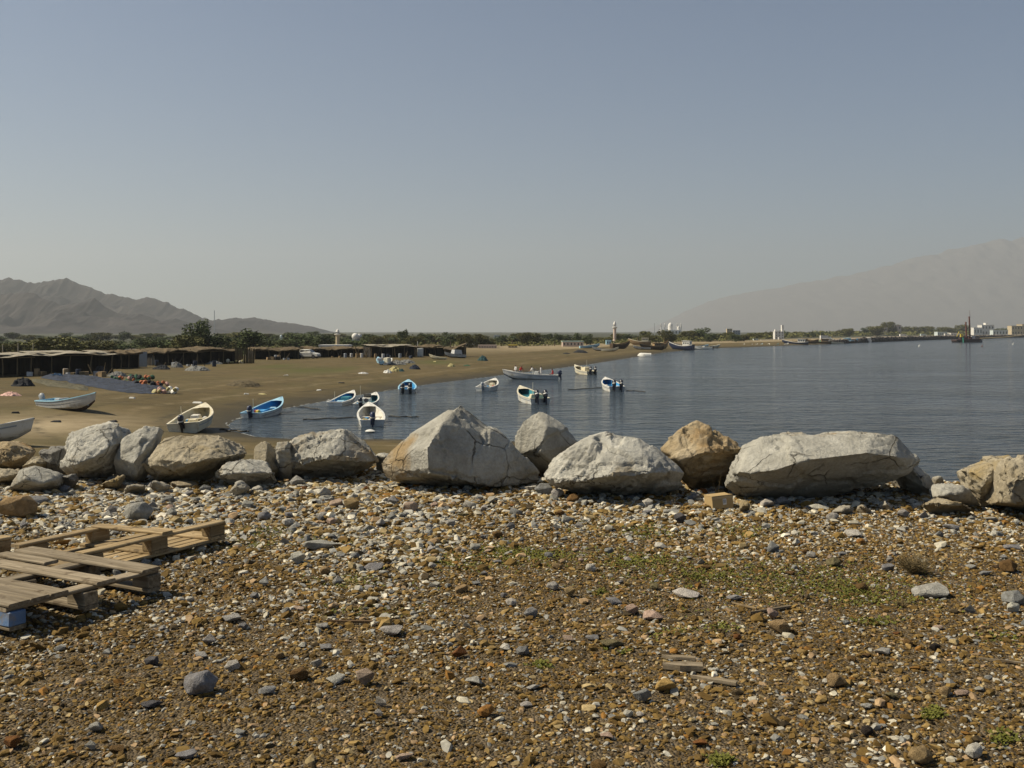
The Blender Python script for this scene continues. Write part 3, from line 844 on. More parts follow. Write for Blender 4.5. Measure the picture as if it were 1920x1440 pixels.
S = [(607,938,34,'peak','white','chunky white wedge stone below the blocky flat-topped boulder'),
(255,980,66,'block','pale grey','big pale grey angular stone beyond the upside-down pallet'),
(160,976,24,'peak','pale grey','small upright pale stone standing beyond the upside-down pallet'),
(600,1036,78,'flat','pale grey','long flat whitish stone, widest on the gravel near the pallets'),
(555,1062,36,'block','white','white angular stone just below the long flat whitish one'),
(497,1104,32,'peak','grey','grey pointed stone standing up near the pallet corner'),
(995,1163,34,'block','grey','bluish grey angular stone beside a round white one'),
(958,1140,26,'round','white','rounded bright white stone in the middle of the gravel'),
(372,1310,78,'block','grey','large rough grey stone in front of the nearest pallet'),
(560,1282,42,'round','brown','rounded brown stone with a dark shadow, right of the large rough grey one'),
(434,1258,38,'block','white','white jagged stone above the rounded brown one'),
(862,1243,36,'peak','rust brown','rust-brown pyramid-shaped stone standing on the fine gravel'),
(980,1236,30,'round','grey','small round grey stone right of the rust-brown pyramid'),
(1250,1306,50,'block','yellow ochre','yellow ochre chunky stone just below the broken planks'),
(1205,1324,42,'block','grey','slate grey stone with a dark shaded end beside the yellow ochre one'),
(1226,1168,56,'flat','pinkish','flat pinkish stone in the middle of the gravel'),
(1465,1190,46,'round','tan','rounded tan stone below the small pinkish one'),
(1450,1165,32,'block','pinkish','small pinkish stone with a dark shaded side'),
(1750,1122,86,'flat','pale grey','long curved whitish stone near the dry bush'),
(1905,1135,52,'block','grey','grey angular stone at the picture edge with a purple shaded side'),
(1902,1152,34,'block','white','white stone under the grey angular one at the picture edge'),
(1565,1065,36,'block','olive','flat olive brown stone below the largest boulder'),
(1668,1075,30,'block','grey','grey stone with a black shadow close to the dry bush'),
(1450,1036,34,'peak','grey','dark-bottomed grey stone below the cardboard box'),
(1628,1386,30,'round','blackish','blackish stone lying in the fine gravel near the bottom'),
(1775,1312,34,'block','tan','tan stone touching a pale one in the lower gravel'),
(1806,1312,34,'flat','pinkish','pale stone leaning on the tan one in the lower gravel'),
(735,1198,60,'flat','pale grey','flat pale stone with a thin tail left of the fine gravel'),
(628,1288,48,'flat','pale grey','smooth flat grey stone beside the pinkish wedge stone'),
(680,1290,48,'block','pinkish','pinkish wedge stone beside the smooth flat grey one'),
(890,1290,44,'flat','pale grey','flat pale stone below the rust-brown pyramid'),
(1148,1220,54,'flat','olive','olive slab stone with a black shadow left of the broken planks'),
(910,1346,36,'round','orange','small orange brown stone in the lower gravel'),
(282,1245,34,'block','dark grey','dark stone with a black underside near the nearest pallet'),
(20,1402,40,'round','rust brown','rust brown stone in the corner of the gravel'),
(280,1332,48,'flat','dark grey','low dark stone left of the large rough grey one'),
(430,1170,50,'flat','pale grey','rounded flat pale stone with a light rim near the pallets'),
(60,948,60,'flat','grey','grey slab among the rubble below the low sloping boulder'),
(30,975,80,'round','tan','large tan stone behind the third pallet'),
(1240,1028,34,'flat','white','flat white stone above the green weeds'),
(1790,1000,42,'flat','grey','flat bluish grey stone below the low pale slab rock'),
(1600,1010,44,'flat','white','flat white stone beside a small orange one below the largest boulder'),
(1615,1022,20,'round','orange','small orange stone beside the flat white one'),
(1900,1035,40,'flat','grey','bluish grey slab at the picture edge below the honey-coloured boulder'),
(1895,1078,46,'block','brown','brown stone with a dark reddish side at the picture edge'),
(1660,1232,42,'flat','pale grey','whitish flat stone below the long curved one'),
(1755,1225,26,'round','blackish','small purple black rounded stone in the lower gravel'),
(1570,1300,48,'block','tan','tan stone with a white neighbour in the lower gravel'),
(1552,1292,26,'flat','white','small white stone against the tan one in the lower gravel'),
(1140,1390,34,'flat','pinkish','flat beige stone in the lower gravel'),
(1178,1350,22,'round','white','small bright white stone above the flat beige one'),
(1200,1350,18,'round','white','tiny white stone right of a bigger white one'),
(758,1428,40,'flat','pinkish','flat pinkish stone near the bottom of the picture'),
(1730,1438,56,'round','tan','pinkish tan stone cut by the bottom of the picture'),
(985,1330,30,'flat','white','flat white stone left of the slate grey one'),
(1150,1140,40,'flat','grey','small flat slate below the green weeds'),
(1290,1125,60,'flat','white','long low white stone right of the small flat slate'),
(1380,1130,38,'flat','grey','dark slate with a splinter of wood beside it'),
(700,1075,44,'flat','grey','flat grey stone in the coarse rubble'),
(880,955,30,'block','white','white stone in front of the pyramid boulder'),
(770,960,34,'round','pinkish','rounded pinkish stone in front of the pyramid boulder'),
(655,958,40,'block','tan','tan block stone below the dark gap of the blocky boulder'),
(630,952,34,'block','pinkish','pale orange stone beside the tan block stone'),
(838,915,34,'round','dark grey','dark slate stone leaning on the foot of the pyramid boulder'),
(755,905,30,'block','dark grey','dark grey rounded stone at the left foot of the pyramid boulder'),
(910,922,26,'round','orange','pink-orange round stone at the foot of the pyramid boulder'),
(990,925,40,'flat','white','flat white slab at the right foot of the pyramid boulder'),
(1020,935,44,'block','grey','bluish block between the pyramid and domed boulders'),
(1045,938,34,'block','pale grey','pale cube-like stone at the foot of the domed boulder'),
(1075,945,34,'block','brown','brown stone at the foot of the domed boulder'),
(1260,965,40,'flat','pale grey','pale flat stone by the dark gap left of the cardboard box'),
(1275,980,30,'block','dark grey','dark grey slab near the dark gap left of the cardboard box'),
(1215,965,30,'flat','grey','flat bluish stone at the foot of the domed boulder'),
(480,900,20,'round','tan','small tan stone by the low pale wedge boulder'),
(555,915,34,'peak','pale grey','pale peaked stone under the blocky flat-topped boulder'),
(617,912,30,'flat','grey','flat grey stone in the dark gap of the blocky boulder'),
(1440,955,34,'block','white','white lump at the foot of the largest boulder, by the round tan rock'),
(1470,952,38,'block','grey','grey lump at the foot of the largest boulder'),
(1540,962,44,'flat','white','white slab stone at the middle of the largest boulder'),
(1860,975,30,'flat','pale grey','pale flat stone below the honey-coloured boulder')]
for px, py, w, sh, co_, lab in S:
    stone(px, py, w, sh, co_, lab, hfac=1.0 if sh != 'flat' else 1.0)

# the other larger stones, described by their look and what they lie near
LM = [(-2.9, 6.3, 'the pallets'), (1.85, 9.3, 'the cardboard box'), (0.85, 4.8, 'the broken planks'), (-0.4, 10.0, 'the pyramid boulder'), (3.1, 9.2, 'the largest boulder'),
      (1.0, 9.4, 'the domed boulder'), (-1.9, 10.2, 'the blocky boulder'), (3.0, 7.0, 'the dry bush'), (-4.4, 10.2, 'the tall pale boulder'), (0.1, 7.3, 'the green weeds')]
shapes_w = {'block': 'angular', 'flat': 'flat', 'round': 'rounded', 'peak': 'pointed'}
seen_lab = {}
cnt = 0
while cnt < 215:
    yy = 3.6 + 7.0 * (srng.random() ** 0.8)
    xx = srng.uniform(-0.53, 0.53) * yy
    if yy > plat_edge(np.array([xx]))[0] - 0.9: continue
    dens = 0.35 + 0.65 * min(1, max(0, (yy - 4) / 5)) + (0.25 if xx < -0.3 else 0)
    if srng.random() > dens: continue
    if xx < -1.95 and 5.0 < yy < 7.9: continue
    rr = srng.uniform(0.024, 0.050) * (1.5 if yy > 8.3 else 1.0)
    if any((xx - a) ** 2 + (yy - b_) ** 2 < (rr + c_ + 0.02) ** 2 for a, b_, c_ in placed): continue
    px = 960 + xx / yy * F_PX; py = HZ + (CAM_H - PLAT_Z) / yy * F_PX
    sh = srng.choice(['block', 'flat', 'flat', 'round', 'block', 'peak'])
    greys = ['white', 'pale grey', 'pale grey', 'grey', 'grey']; browns = ['brown', 'tan', 'olive', 'pinkish', 'rust brown']
    co_ = srng.choice(greys if srng.random() < (0.75 if yy > 7 or xx < 0 else 0.5) else browns)
    lm = min(LM, key=lambda q: (q[0] - xx) ** 2 + (q[1] - yy) ** 2)
    dd = math.hypot(lm[0] - xx, lm[1] - yy)
    where = ('close to ' if dd < 0.7 else 'a step from ' if dd < 1.4 else 'a few steps from ') + lm[2]
    side = 'nearer the viewer than ' if lm[1] > yy + 0.5 else 'beyond ' if lm[1] < yy - 0.5 else ''
    sz = 'hand-sized' if rr > 0.045 else 'fist-sized' if rr > 0.036 else 'egg-sized'
    lab = f"{sz} {shapes_w[sh]} {co_} stone {where if not side else side + lm[2] + (', close by' if dd < 1.2 else ', further off')}"
    if lab in seen_lab:
        lm2 = sorted(LM, key=lambda q: (q[0] - xx) ** 2 + (q[1] - yy) ** 2)[1]
        lab = f"{sz} {shapes_w[sh]} {co_} stone between {lm[2]} and {lm2[2]}"
        if lab in seen_lab: continue
    seen_lab[lab] = 1
    stone(px, py, rr * 2 * F_PX / yy, sh, co_, lab)
    cnt += 1

# fine gravel: too many to count, one object that scatters small pebble shapes
def build_gravel():
    rng = np.random.default_rng(5)
    protos = []
    mp, t, b = nt('pebble')
    at = node(t, 'ShaderNodeAttribute', attribute_name='col', attribute_type='INSTANCER')
    tc = node(t, 'ShaderNodeTexCoord')
    nz = noise_tex(t, tc.outputs['Object'], 2.5, 4, 0.6)
    cc = mixc(t, 1.0, at.outputs['Color'], ramp(t, nz.outputs[0], [(0.3, (0.7, 0.68, 0.65)), (0.7, (1.1, 1.1, 1.1))]).outputs[0], 'MULTIPLY')
    t.links.new(cc, b.inputs['Base Color'])
    b.inputs['Roughness'].default_value = 0.9
    sset(b, 'Specular IOR Level', 0.2)
    for i in range(8):
        me = hull_stone('pebble', 500 + i, [14, 18, 13, 22, 16, 20, 12, 24][i], [0.66, 0.5, 0.74, 0.6, 0.42, 0.7, 0.55, 0.62][i], False)
        me.materials.append(mp)
        protos.append(bpy.data.objects.new('pebble', me))
    N = 430000
    y = 2.6 + (12.6 - 2.6) * rng.random(N)
    x = rng.uniform(-1, 1, N) * (0.56 * y + 1.6)
    keep = rng.random(N) < (0.56 * y + 1.6) / (0.56 * 12.6 + 1.6) * 1.0
    x, y = x[keep], y[keep]
    e = plat_edge(x)
    keep = y < e + 0.35
    x, y = x[keep], y[keep]
    n = len(x)
    coarse = np.clip((y - 6.2) / 3.5, 0, 1) + 0.35 * ((x < -0.5) & (y > 5.6)) + 0.45 * vnoise(x, y, 1.1, 12.0)
    coarse = np.clip(coarse, 0, 1.3)
    r = np.exp(rng.normal(math.log(0.0098), 0.46, n)) * (1 + 0.95 * coarse + 0.5 * np.clip((y - 8.6) / 1.5, 0, 1))
    r = np.clip(r, 0.005 + 0.0005 * y, 0.06)
    # bigger means fewer
    keep = rng.random(n) < np.clip((0.0125 / r) ** 1.35, 0.04, 1)
    big = (r > 0.024)
    keep |= big & (rng.random(n) < 0.55 * coarse)
    x, y, r, coarse = x[keep], y[keep], r[keep], coarse[keep]; n = len(x)
    # coarse pale rubble gathered along the foot of the boulders and over the left half
    m = 2300
    by = rng.random(m) ** .6 * 4.2; bx = rng.uniform(-1, 1, m) * 7.5
    ey = plat_edge(bx) - 0.55 - by
    pick = (rng.random(m) < np.where(by < 1.7, .95, np.where(bx < .3, .5, .14))) & (np.abs(bx) < .56 * ey + 1.5)
    bx, ey = bx[pick], ey[pick]; m = len(bx)
    rb = np.clip(np.exp(rng.normal(math.log(.030), .35, m)), .018, .075)
    x = np.concatenate([x, bx]); y = np.concatenate([y, ey]); r = np.concatenate([r, rb]); coarse = np.concatenate([coarse, np.full(m, 1.3)]); n = len(x)
    z = land_h(x, y) + r * rng.uniform(-0.12, 0.34, n)
    pal = np.array([(0.135,0.092,0.032),(0.19,0.132,0.048),(0.10,0.066,0.022),(0.24,0.175,0.078),(0.30,0.25,0.155),(0.46,0.43,0.35),(0.33,0.32,0.285),(0.215,0.215,0.205),(0.32,0.24,0.165),(0.055,0.043,0.026),(0.21,0.115,0.032),(0.58,0.55,0.47)])
    wb = np.array([.24,.17,.20,.09,.05,.02,.04,.05,.05,.07,.03,.0]); wg = np.array([.08,.08,.06,.07,.10,.16,.19,.14,.04,.03,.01,.06])
    mixf = np.clip(coarse * 0.85 + 0.04 + 0.25 * vnoise(x, y, 0.7, 15.0), 0, 1)[:, None]
    w = wb / wb.sum() * (1 - mixf) + wg / wg.sum() * mixf
    idx = (w.cumsum(1) > rng.random(n)[:, None] * 0.9999).argmax(1)
    warm = (pal[idx][:, 0] / pal[idx][:, 2] > 1.6)[:, None]
    col = pal[idx] * np.where(warm, np.array([1.06, 0.98, 0.80]), np.array([1.05, 1.04, 1.0])) * rng.uniform(0.75, 1.25, (n, 1))
    me = bpy.data.meshes.new('gravel')
    me.vertices.add(n)
    me.vertices.foreach_set('co', np.stack([x, y, z], 1).ravel())
    def attr(nm, ty, arr, key):
        a = me.attributes.new(nm, ty, 'POINT'); a.data.foreach_set(key, np.ascontiguousarray(arr).ravel())
    sc = np.stack([r * rng.uniform(.8, 1.35, n), r * rng.uniform(.8, 1.2, n), r * rng.uniform(.7, 1.15, n)], 1)
    attr('psize', 'FLOAT_VECTOR', sc.astype(np.float32), 'vector')
    rot = np.stack([rng.normal(0, .25, n), rng.normal(0, .25, n), rng.uniform(0, 6.28, n)], 1)
    attr('prot', 'FLOAT_VECTOR', rot.astype(np.float32), 'vector')
    attr('pidx', 'INT', rng.integers(0, 8, n).astype(np.int32), 'value')
    attr('col', 'FLOAT_COLOR', np.concatenate([col, np.ones((n, 1))], 1).astype(np.float32), 'color')
    me.update()
    o = link_mesh('gravel', me, mp)
    tag(o, kind='stuff')
    ng = bpy.data.node_groups.new('gravel_scatter', 'GeometryNodeTree')
    ng.interface.new_socket('Geometry', in_out='INPUT', socket_type='NodeSocketGeometry')
    ng.interface.new_socket('Geometry', in_out='OUTPUT', socket_type='NodeSocketGeometry')
    gi = ng.nodes.new('NodeGroupInput'); go = ng.nodes.new('NodeGroupOutput')
    m2p = ng.nodes.new('GeometryNodeMeshToPoints')
    inst = ng.nodes.new('GeometryNodeInstanceOnPoints')
    j = ng.nodes.new('GeometryNodeJoinGeometry')
    for p in reversed(protos):
        oi = ng.nodes.new('GeometryNodeObjectInfo'); oi.inputs['Object'].default_value = p
        oi.inputs['As Instance'].default_value = True
        ng.links.new(oi.outputs['Geometry'], j.inputs[0])
    def named(nm, ty):
        q = ng.nodes.new('GeometryNodeInputNamedAttribute'); q.data_type = ty; q.inputs['Name'].default_value = nm
        return q.outputs[0]
    ng.links.new(gi.outputs[0], m2p.inputs[0])
    ng.links.new(m2p.outputs[0], inst.inputs['Points'])
    ng.links.new(j.outputs[0], inst.inputs['Instance'])
    inst.inputs['Pick Instance'].default_value = True
    ng.links.new(named('pidx', 'INT'), inst.inputs['Instance Index'])
    ng.links.new(named('prot', 'FLOAT_VECTOR'), inst.inputs['Rotation'])
    ng.links.new(named('psize', 'FLOAT_VECTOR'), inst.inputs['Scale'])
    ng.links.new(inst.outputs[0], go.inputs[0])
    md = o.modifiers.new('scatter', 'NODES'); md.node_group = ng
    print('pebbles', n)
build_gravel()
# ------------------------------------------------------------------ pallets and scraps of wood
def mat_wood(name, c1, c2, grey=0.0):
    m, t, b = nt(name)
    tc = node(t, 'ShaderNodeTexCoord')
    oi = node(t, 'ShaderNodeObjectInfo')
    add = node(t, 'ShaderNodeVectorMath', operation='ADD')
    cmb = node(t, 'ShaderNodeCombineXYZ')
    k = mathn(t, 'MULTIPLY', oi.outputs['Random'], 19.0)
    for i in range(3): t.links.new(k, cmb.inputs[i])
    t.links.new(tc.outputs['Object'], add.inputs[0]); t.links.new(cmb.outputs[0], add.inputs[1])
    g = noise_tex(t, scaled(t, add.outputs[0], (1.4, 26, 26)), 1.6, 8, 0.65, 0.4)
    col = ramp(t, g.outputs[0], [(0.28, tuple(x * 0.6 for x in c1)), (0.45, c1), (0.7, c2)]).outputs[0]
    s = noise_tex(t, add.outputs[0], 3.0, 6, 0.7)
    col = mixc(t, mathn(t, 'MULTIPLY', ramp(t, s.outputs[0], [(0.5, (0, 0, 0)), (0.7, (1, 1, 1))]).outputs[0], 0.5), col, (0.16, 0.13, 0.09))
    kn = noise_tex(t, add.outputs[0], 9.0, 3, 0.6)
    col = mixc(t, mathn(t, 'MULTIPLY', ramp(t, kn.outputs[0], [(0.60, (0, 0, 0)), (0.68, (1, 1, 1))]).outputs[0], 0.7), col, (0.07, 0.048, 0.026))
    hs = node(t, 'ShaderNodeHueSaturation')
    t.links.new(col, hs.inputs['Color'])
    t.links.new(mathn(t, 'ADD', mathn(t, 'MULTIPLY', oi.outputs['Random'], 0.5), 0.75), hs.inputs['Value'])
    t.links.new(hs.outputs[0], b.inputs['Base Color'])
    b.inputs['Roughness'].default_value = 0.85
    sset(b, 'Specular IOR Level', 0.2)
    bump(t, b, g.outputs[0], 0.5, 0.006)
    return m
M_WOODG = mat_wood('weathered_grey_board', (0.17, 0.135, 0.088), (0.33, 0.275, 0.195))
M_WOODY = mat_wood('fresh_pine_board', (0.225, 0.160, 0.080), (0.40, 0.305, 0.175))
M_WOODB = pm('blue_painted_wood', (0.10, 0.17, 0.30), 0.3, 6.0, 0.75, 0.2, dirt=(0.22, 0.18, 0.12), dscale=9)

def plank(name, parent, c, size, mat, rz=0.0, ry=0.0, rng=random, bend=0.0):
    """a board along local x with slightly uneven edges and a bevel"""
    L, W, T = size
    n = 7
    rows = []
    for i in range(n):
        u = i / (n - 1) - 0.5
        x = u * L
        w = W * (1 + rng.uniform(-0.025, 0.025)); dz = bend * (u * u * 4 - 0.5) + rng.uniform(-0.0015, 0.0015)
        e = 0.006
        dx = rng.uniform(-0.004, 0.004) if i in (0, n - 1) else 0
        rows.append([(x + dx, -w/2 + e, -T/2 + dz), (x + dx, w/2 - e, -T/2 + dz), (x + dx, w/2, -T/2 + e + dz), (x + dx, w/2, T/2 - e + dz), (x + dx, w/2 - e, T/2 + dz), (x + dx, -w/2 + e, T/2 + dz), (x + dx, -w/2, T/2 - e + dz), (x + dx, -w/2, -T/2 + e + dz)])
    mb = MB(); mb.loft(rows, close_u=True)
    mb.f.append(tuple(range(8))); mb.f.append(tuple(reversed(range((n-1)*8, n*8)))); mb.mi += [0, 0]
    o = mb.build(name, mat, parent)
    o.location = c; o.rotation_euler = (0, ry, rz)
    return o

def block(parent, c, size, mat, rng):
    mb = MB(); mb.box((0, 0, 0), size, jit=0.003, rng=rng)
    o = mb.build('block', mat, parent, bevel=0.005)
    o.location = c
    return o

def pallet(loc, rz, mat, label, inverted=False, seed=1, deck=None, blue=False, runners=(0, 1, 2), tilt=(0, 0), stringers=(0, 1, 2), W=1.0):
    """a block pallet, 1.2 m (local x, the deck boards) by 1.0 m; origin at the middle of its foot"""
    rng = random.Random(seed)
    t = empty('pallet', loc, rz)
    t.rotation_euler = (tilt[0], tilt[1], rz)
    tag(t, label, 'pallet', 'wooden pallets')
    def zz(z): return 0.144 - z if inverted else z
    L = 1.2
    bx = (-L/2 + 0.072, 0.0, L/2 - 0.072); by = (-W/2 + 0.05, 0.0, W/2 - 0.05)
    # runners on the ground (local y? they run along x under the blocks)
    for k in runners:
        short = inverted and W < 1 and k == 2
        plank('runner', t, (-0.24 if short else 0, by[k], zz(0.011)), (0.72 if short else L, 0.10, 0.022), mat, rng=rng)
        if short: plank('cross_board', t, (0.07, 0, zz(-0.006)), (W - .02, 0.09, 0.02), mat, rz=math.pi/2, rng=rng)
    for i in range(3):
        for k in runners:
            if inverted and W < 1 and k == 2:
                if i == 2: continue
                block(t, ((-0.45, 0.05)[i], by[k], zz(0.061)), (0.145, 0.095, 0.078), mat, rng); continue
            m = M_WOODB if (blue and i == 2 and k == 0) else mat
            block(t, (bx[i], by[k] + rng.uniform(-.006, .006), zz(0.061)), (0.145, 0.095, 0.078), m, rng)
    for i in stringers:
        m = mat
        plank('stringer', t, (bx[i], 0, zz(0.111)), (W, 0.145 if not blue else 0.10, 0.021), m, rz=math.pi/2, rng=rng)
    deck = deck or [(-0.44, 0.12), (-0.30, 0.12), (-0.15, 0.12), (0.0, 0.12), (0.15, 0.12), (0.30, 0.12), (0.44, 0.12)]
    for yy, w, *rest in deck:
        x0, x1 = rest if rest else (-L/2, L/2)
        plank('deck_board', t, ((x0 + x1) / 2, yy, zz(0.1325)), (x1 - x0, w, 0.021), mat, rng=rng, rz=rng.uniform(-.006, .006))
    return t

# near pallet: right side up, board ends towards the open gravel
Fc = Vector((-2.14, 6.14)); Nc = Vector((-2.61, 5.29))
ed = (Fc - Nc).normalized(); bd = Vector((ed.y, -ed.x))        # bd: along the boards, pointing to the right
mid = (Fc + Nc) / 2 - bd * 0.6
rz1 = math.atan2(bd.y, bd.x)
pallet((mid.x, mid.y, PLAT_Z + 0.035), rz1, M_WOODG, 'weathered grey pallet lying right side up, with gaps between its boards and blue paint', seed=3, blue=True,
       deck=[(0.43, 0.14), (0.27, 0.10, -0.6, -0.10), (0.10, 0.13), (-0.09, 0.10, -0.6, -0.25), (-0.20, 0.115), (-0.315, 0.115), (-0.44, 0.13)])
# the upside-down pallet beyond it
a0 = Vector((-2.74, 6.65)); a1 = Vector((-2.21, 7.52))
ad = (a1 - a0).normalized(); left = Vector((-ad.y, ad.x))
mid2 = (a0 + a1) / 2 + left * 0.37
rz2 = math.atan2(ad.y, ad.x)
pallet((mid2.x, mid2.y, PLAT_Z + 0.02), rz2, M_WOODY, 'yellowish pallet lying upside down with its runners and blocks in the air', inverted=True, seed=8, tilt=(R(-2), R(-1)), runners=(0, 2), W=0.8,
       deck=[(-0.35, 0.09), (-0.245, 0.09), (-0.14, 0.09), (-0.03, 0.09), (0.08, 0.09), (0.20, 0.09), (0.34, 0.10)])
mid3 = Vector((-3.50, 7.08)) - ad * 0.6 + left * 0.5
pallet((mid3.x, mid3.y, PLAT_Z + 0.03), rz2 + 0.04, M_WOODY, 'third pallet, mostly beyond the picture edge, showing one corner block', inverted=True, seed=12, tilt=(R(1), R(0)))

# broken planks on the fine gravel
def scrap(px, py, L, W, T, rz, mat, label, ry=0.0, lift=0.0, taper=True, group='scraps of wood on the gravel'):
    rng = random.Random(int(px + py))
    g = G(px, py, PLAT_Z)
    n = 8; rows = []
    for i in range(n):
        u = i / (n - 1)
        w = W * (1 if not taper else min(1, 0.12 + u * 2.2)) * (1 + rng.uniform(-.05, .05))
        x = (u - .5) * L
        sk = rng.uniform(-.1, .1) * W * (1 - u)
        rows.append([(x, -w/2 + sk, 0), (x, w/2 + sk, 0), (x, w/2 + sk, T), (x, -w/2 + sk, T)])
    mb = MB(); mb.loft(rows, close_u=True); mb.f += [(0, 1, 2, 3), tuple(reversed(range((n-1)*4, n*4)))]; mb.mi += [0, 0]
    o = mb.build('wood_scrap', mat)
    o.location = (g.x, g.y, hz(g.x, g.y) + 0.008 + lift); o.rotation_euler = (0, ry, rz)
    tag(o, label, 'wood scrap', group)
    return o
scrap(1280, 1262, 0.185, 0.062, 0.026, R(-8), M_WOODG, 'short thick broken board above the yellow ochre stone')
scrap(1272, 1248, 0.16, 0.03, 0.014, R(-14), M_WOODG, 'thin split board lying along the thick broken board', lift=0.012)
scrap(1338, 1284, 0.21, 0.034, 0.014, R(-26), M_WOODG, 'narrow tapering wood splinter pointing at the thick broken board')
scrap(1395, 1142, 0.17, 0.014, 0.008, R(-48), M_WOODY, 'thin yellow splinter beside the dark slate')
scrap(1445, 1150, 0.30, 0.022, 0.012, R(28), M_WOODG, 'grey stick lying beyond the small pinkish stone')
scrap(1900, 1250, 0.30, 0.012, 0.008, R(-24), M_WOODG, 'thin pale stick at the picture edge in the lower gravel')
scrap(1305, 946, 0.16, 0.05, 0.01, R(-40), M_WOODG, 'small pale board in the dark gap beside the cardboard box')
scrap(655, 1172, 0.26, 0.02, 0.012, R(-3), pm('brown_stick', (0.10, 0.06, 0.025)), 'brown twig on the coarse rubble left of centre')

# cardboard box
def carton():
    g = G(1353, 957, PLAT_Z)
    t = empty('cardboard_box', (g.x, g.y + 0.10, hz(g.x, g.y) - 0.004), R(14))
    t.rotation_euler = (R(-3), R(-4), R(14))
    tag(t, 'small brown cardboard box with a white label, beside the largest boulder', 'box')
    mc = pm('cardboard', (0.37, 0.265, 0.125), 0.12, 6, 0.85, 0.1, dirt=(0.28, 0.2, 0.1), dscale=8)
    mb = MB(); mb.box((0, 0, 0.062), (0.205, 0.17, 0.124))
    mb.build('carton_body', mc, t, bevel=0.003)
    for s in (-1, 1):
        mb = MB(); mb.box((0, s * 0.043, 0.1262), (0.207, 0.083, 0.003), Matrix.Rotation(R(s * 3), 3, 'X'))
        mb.build('flap', mc, t)
    mb = MB(); mb.box((0.018, -0.0866, 0.072), (0.035, 0.001, 0.052))
    lab = mb.build('paper_label', pm('label_paper', (0.62, 0.61, 0.58), 0.05, 3, 0.7), t)
    for i, x in enumerate((0.006, 0.011, 0.016, 0.022, 0.027)):
        mb = MB(); mb.box((x, -0.0874, 0.074), (0.002 if i % 2 else 0.003, 0.0005, 0.036)); mb.build('printed_bar', pm('label_ink', (0.12, 0.12, 0.16)), lab)
    mb = MB(); mb.box((0, -0.0862, 0.11), (0.207, 0.0012, 0.02)); mb.build('tape', pm('box_tape', (0.40, 0.30, 0.16), 0.1, 4, 0.4), t)
carton()
# ------------------------------------------------------------------ vegetation
def mat_leaf(name, c1, c2):
    m, t, b = nt(name)
    oi = node(t, 'ShaderNodeObjectInfo')
    geo = node(t, 'ShaderNodeNewGeometry')
    n = noise_tex(t, geo.outputs['Position'], 0.9, 4, 0.6)
    col = ramp(t, n.outputs[0], [(0.3, c1), (0.7, c2)]).outputs[0]
    hs = node(t, 'ShaderNodeHueSaturation')
    t.links.new(col, hs.inputs['Color'])
    t.links.new(mathn(t, 'ADD', mathn(t, 'MULTIPLY', oi.outputs['Random'], 0.5), 0.75), hs.inputs['Value'])
    t.links.new(hs.outputs[0], b.inputs['Base Color'])
    b.inputs['Roughness'].default_value = 0.8
    sset(b, 'Specular IOR Level', 0.2)
    return m
ML_GREEN = mat_leaf('tree_leaf_green', (0.040, 0.056, 0.018), (0.080, 0.098, 0.034))
ML_OLIVE = mat_leaf('tree_leaf_olive', (0.062, 0.066, 0.018), (0.115, 0.108, 0.032))
ML_PALM = mat_leaf('palm_leaf', (0.026, 0.036, 0.014), (0.052, 0.062, 0.024))
M_BARK = pm('bark', (0.10, 0.075, 0.05), 0.3, 3, 0.95, 0.3)
M_WEED = mat_leaf('weed_leaf', (0.082, 0.088, 0.014), (0.15, 0.15, 0.028))
M_DRY = mat_leaf('dry_twig', (0.09, 0.068, 0.032), (0.17, 0.13, 0.065))

def leaf_cloud(seed, lobes, n, size, mat, name='crown'):
    """many small leaf-clump faces spread through a few uneven lobes"""
    rng = random.Random(seed)
    vs = []; fs = []
    for i in range(n):
        c, r = rng.choices(lobes, weights=[l[1][0] * l[1][1] for l in lobes])[0]
        v = Vector((rng.gauss(0, 1), rng.gauss(0, 1), rng.gauss(0, 1))).normalized() * (rng.random() ** 0.4)
        k = 1 + 0.28 * mnoise.noise(v * 1.9 + Vector((seed, c[0], c[2])))
        p = Vector((c[0] + v.x * r[0] * k, c[1] + v.y * r[0] * k, c[2] + v.z * r[1] * k))
        a = Vector((rng.gauss(0, 1), rng.gauss(0, 1), rng.gauss(0, 0.6))).normalized(); bb = a.orthogonal().normalized()
        bb.rotate(Matrix.Rotation(rng.uniform(0, 6.28), 3, a))
        s = size * rng.uniform(0.5, 1.3)
        b0 = len(vs)
        vs += [p - a * s, p + bb * s * 0.55, p + a * s, p - bb * s * 0.55]
        fs.append((b0, b0 + 1, b0 + 2, b0 + 3))
    me = bpy.data.meshes.new(name)
    me.from_pydata([tuple(v) for v in vs], [], fs)
    me.materials.append(mat)
    return me

def trunk_mesh(seed, h, r, limbs=4):
    rng = random.Random(seed); mb = MB()
    mb.tube([(0, 0, -0.3), (rng.uniform(-.1, .1), 0, h * 0.5), (rng.uniform(-.2, .2), rng.uniform(-.2, .2), h)], [r, r * .75, r * .5], 7)
    for k in range(limbs):
        a = rng.uniform(0, 6.28); z = h * rng.uniform(.45, .95)
        mb.tube([(0, 0, z), (math.cos(a) * h * .35, math.sin(a) * h * .35, z + h * .35), (math.cos(a) * h * .6, math.sin(a) * h * .6, z + h * .55)], [r * .45, r * .3, r * .1], 5)
    me = bpy.data.meshes.new('trunk'); me.from_pydata(mb.v, [], mb.f); me.materials.append(M_BARK)
    return me

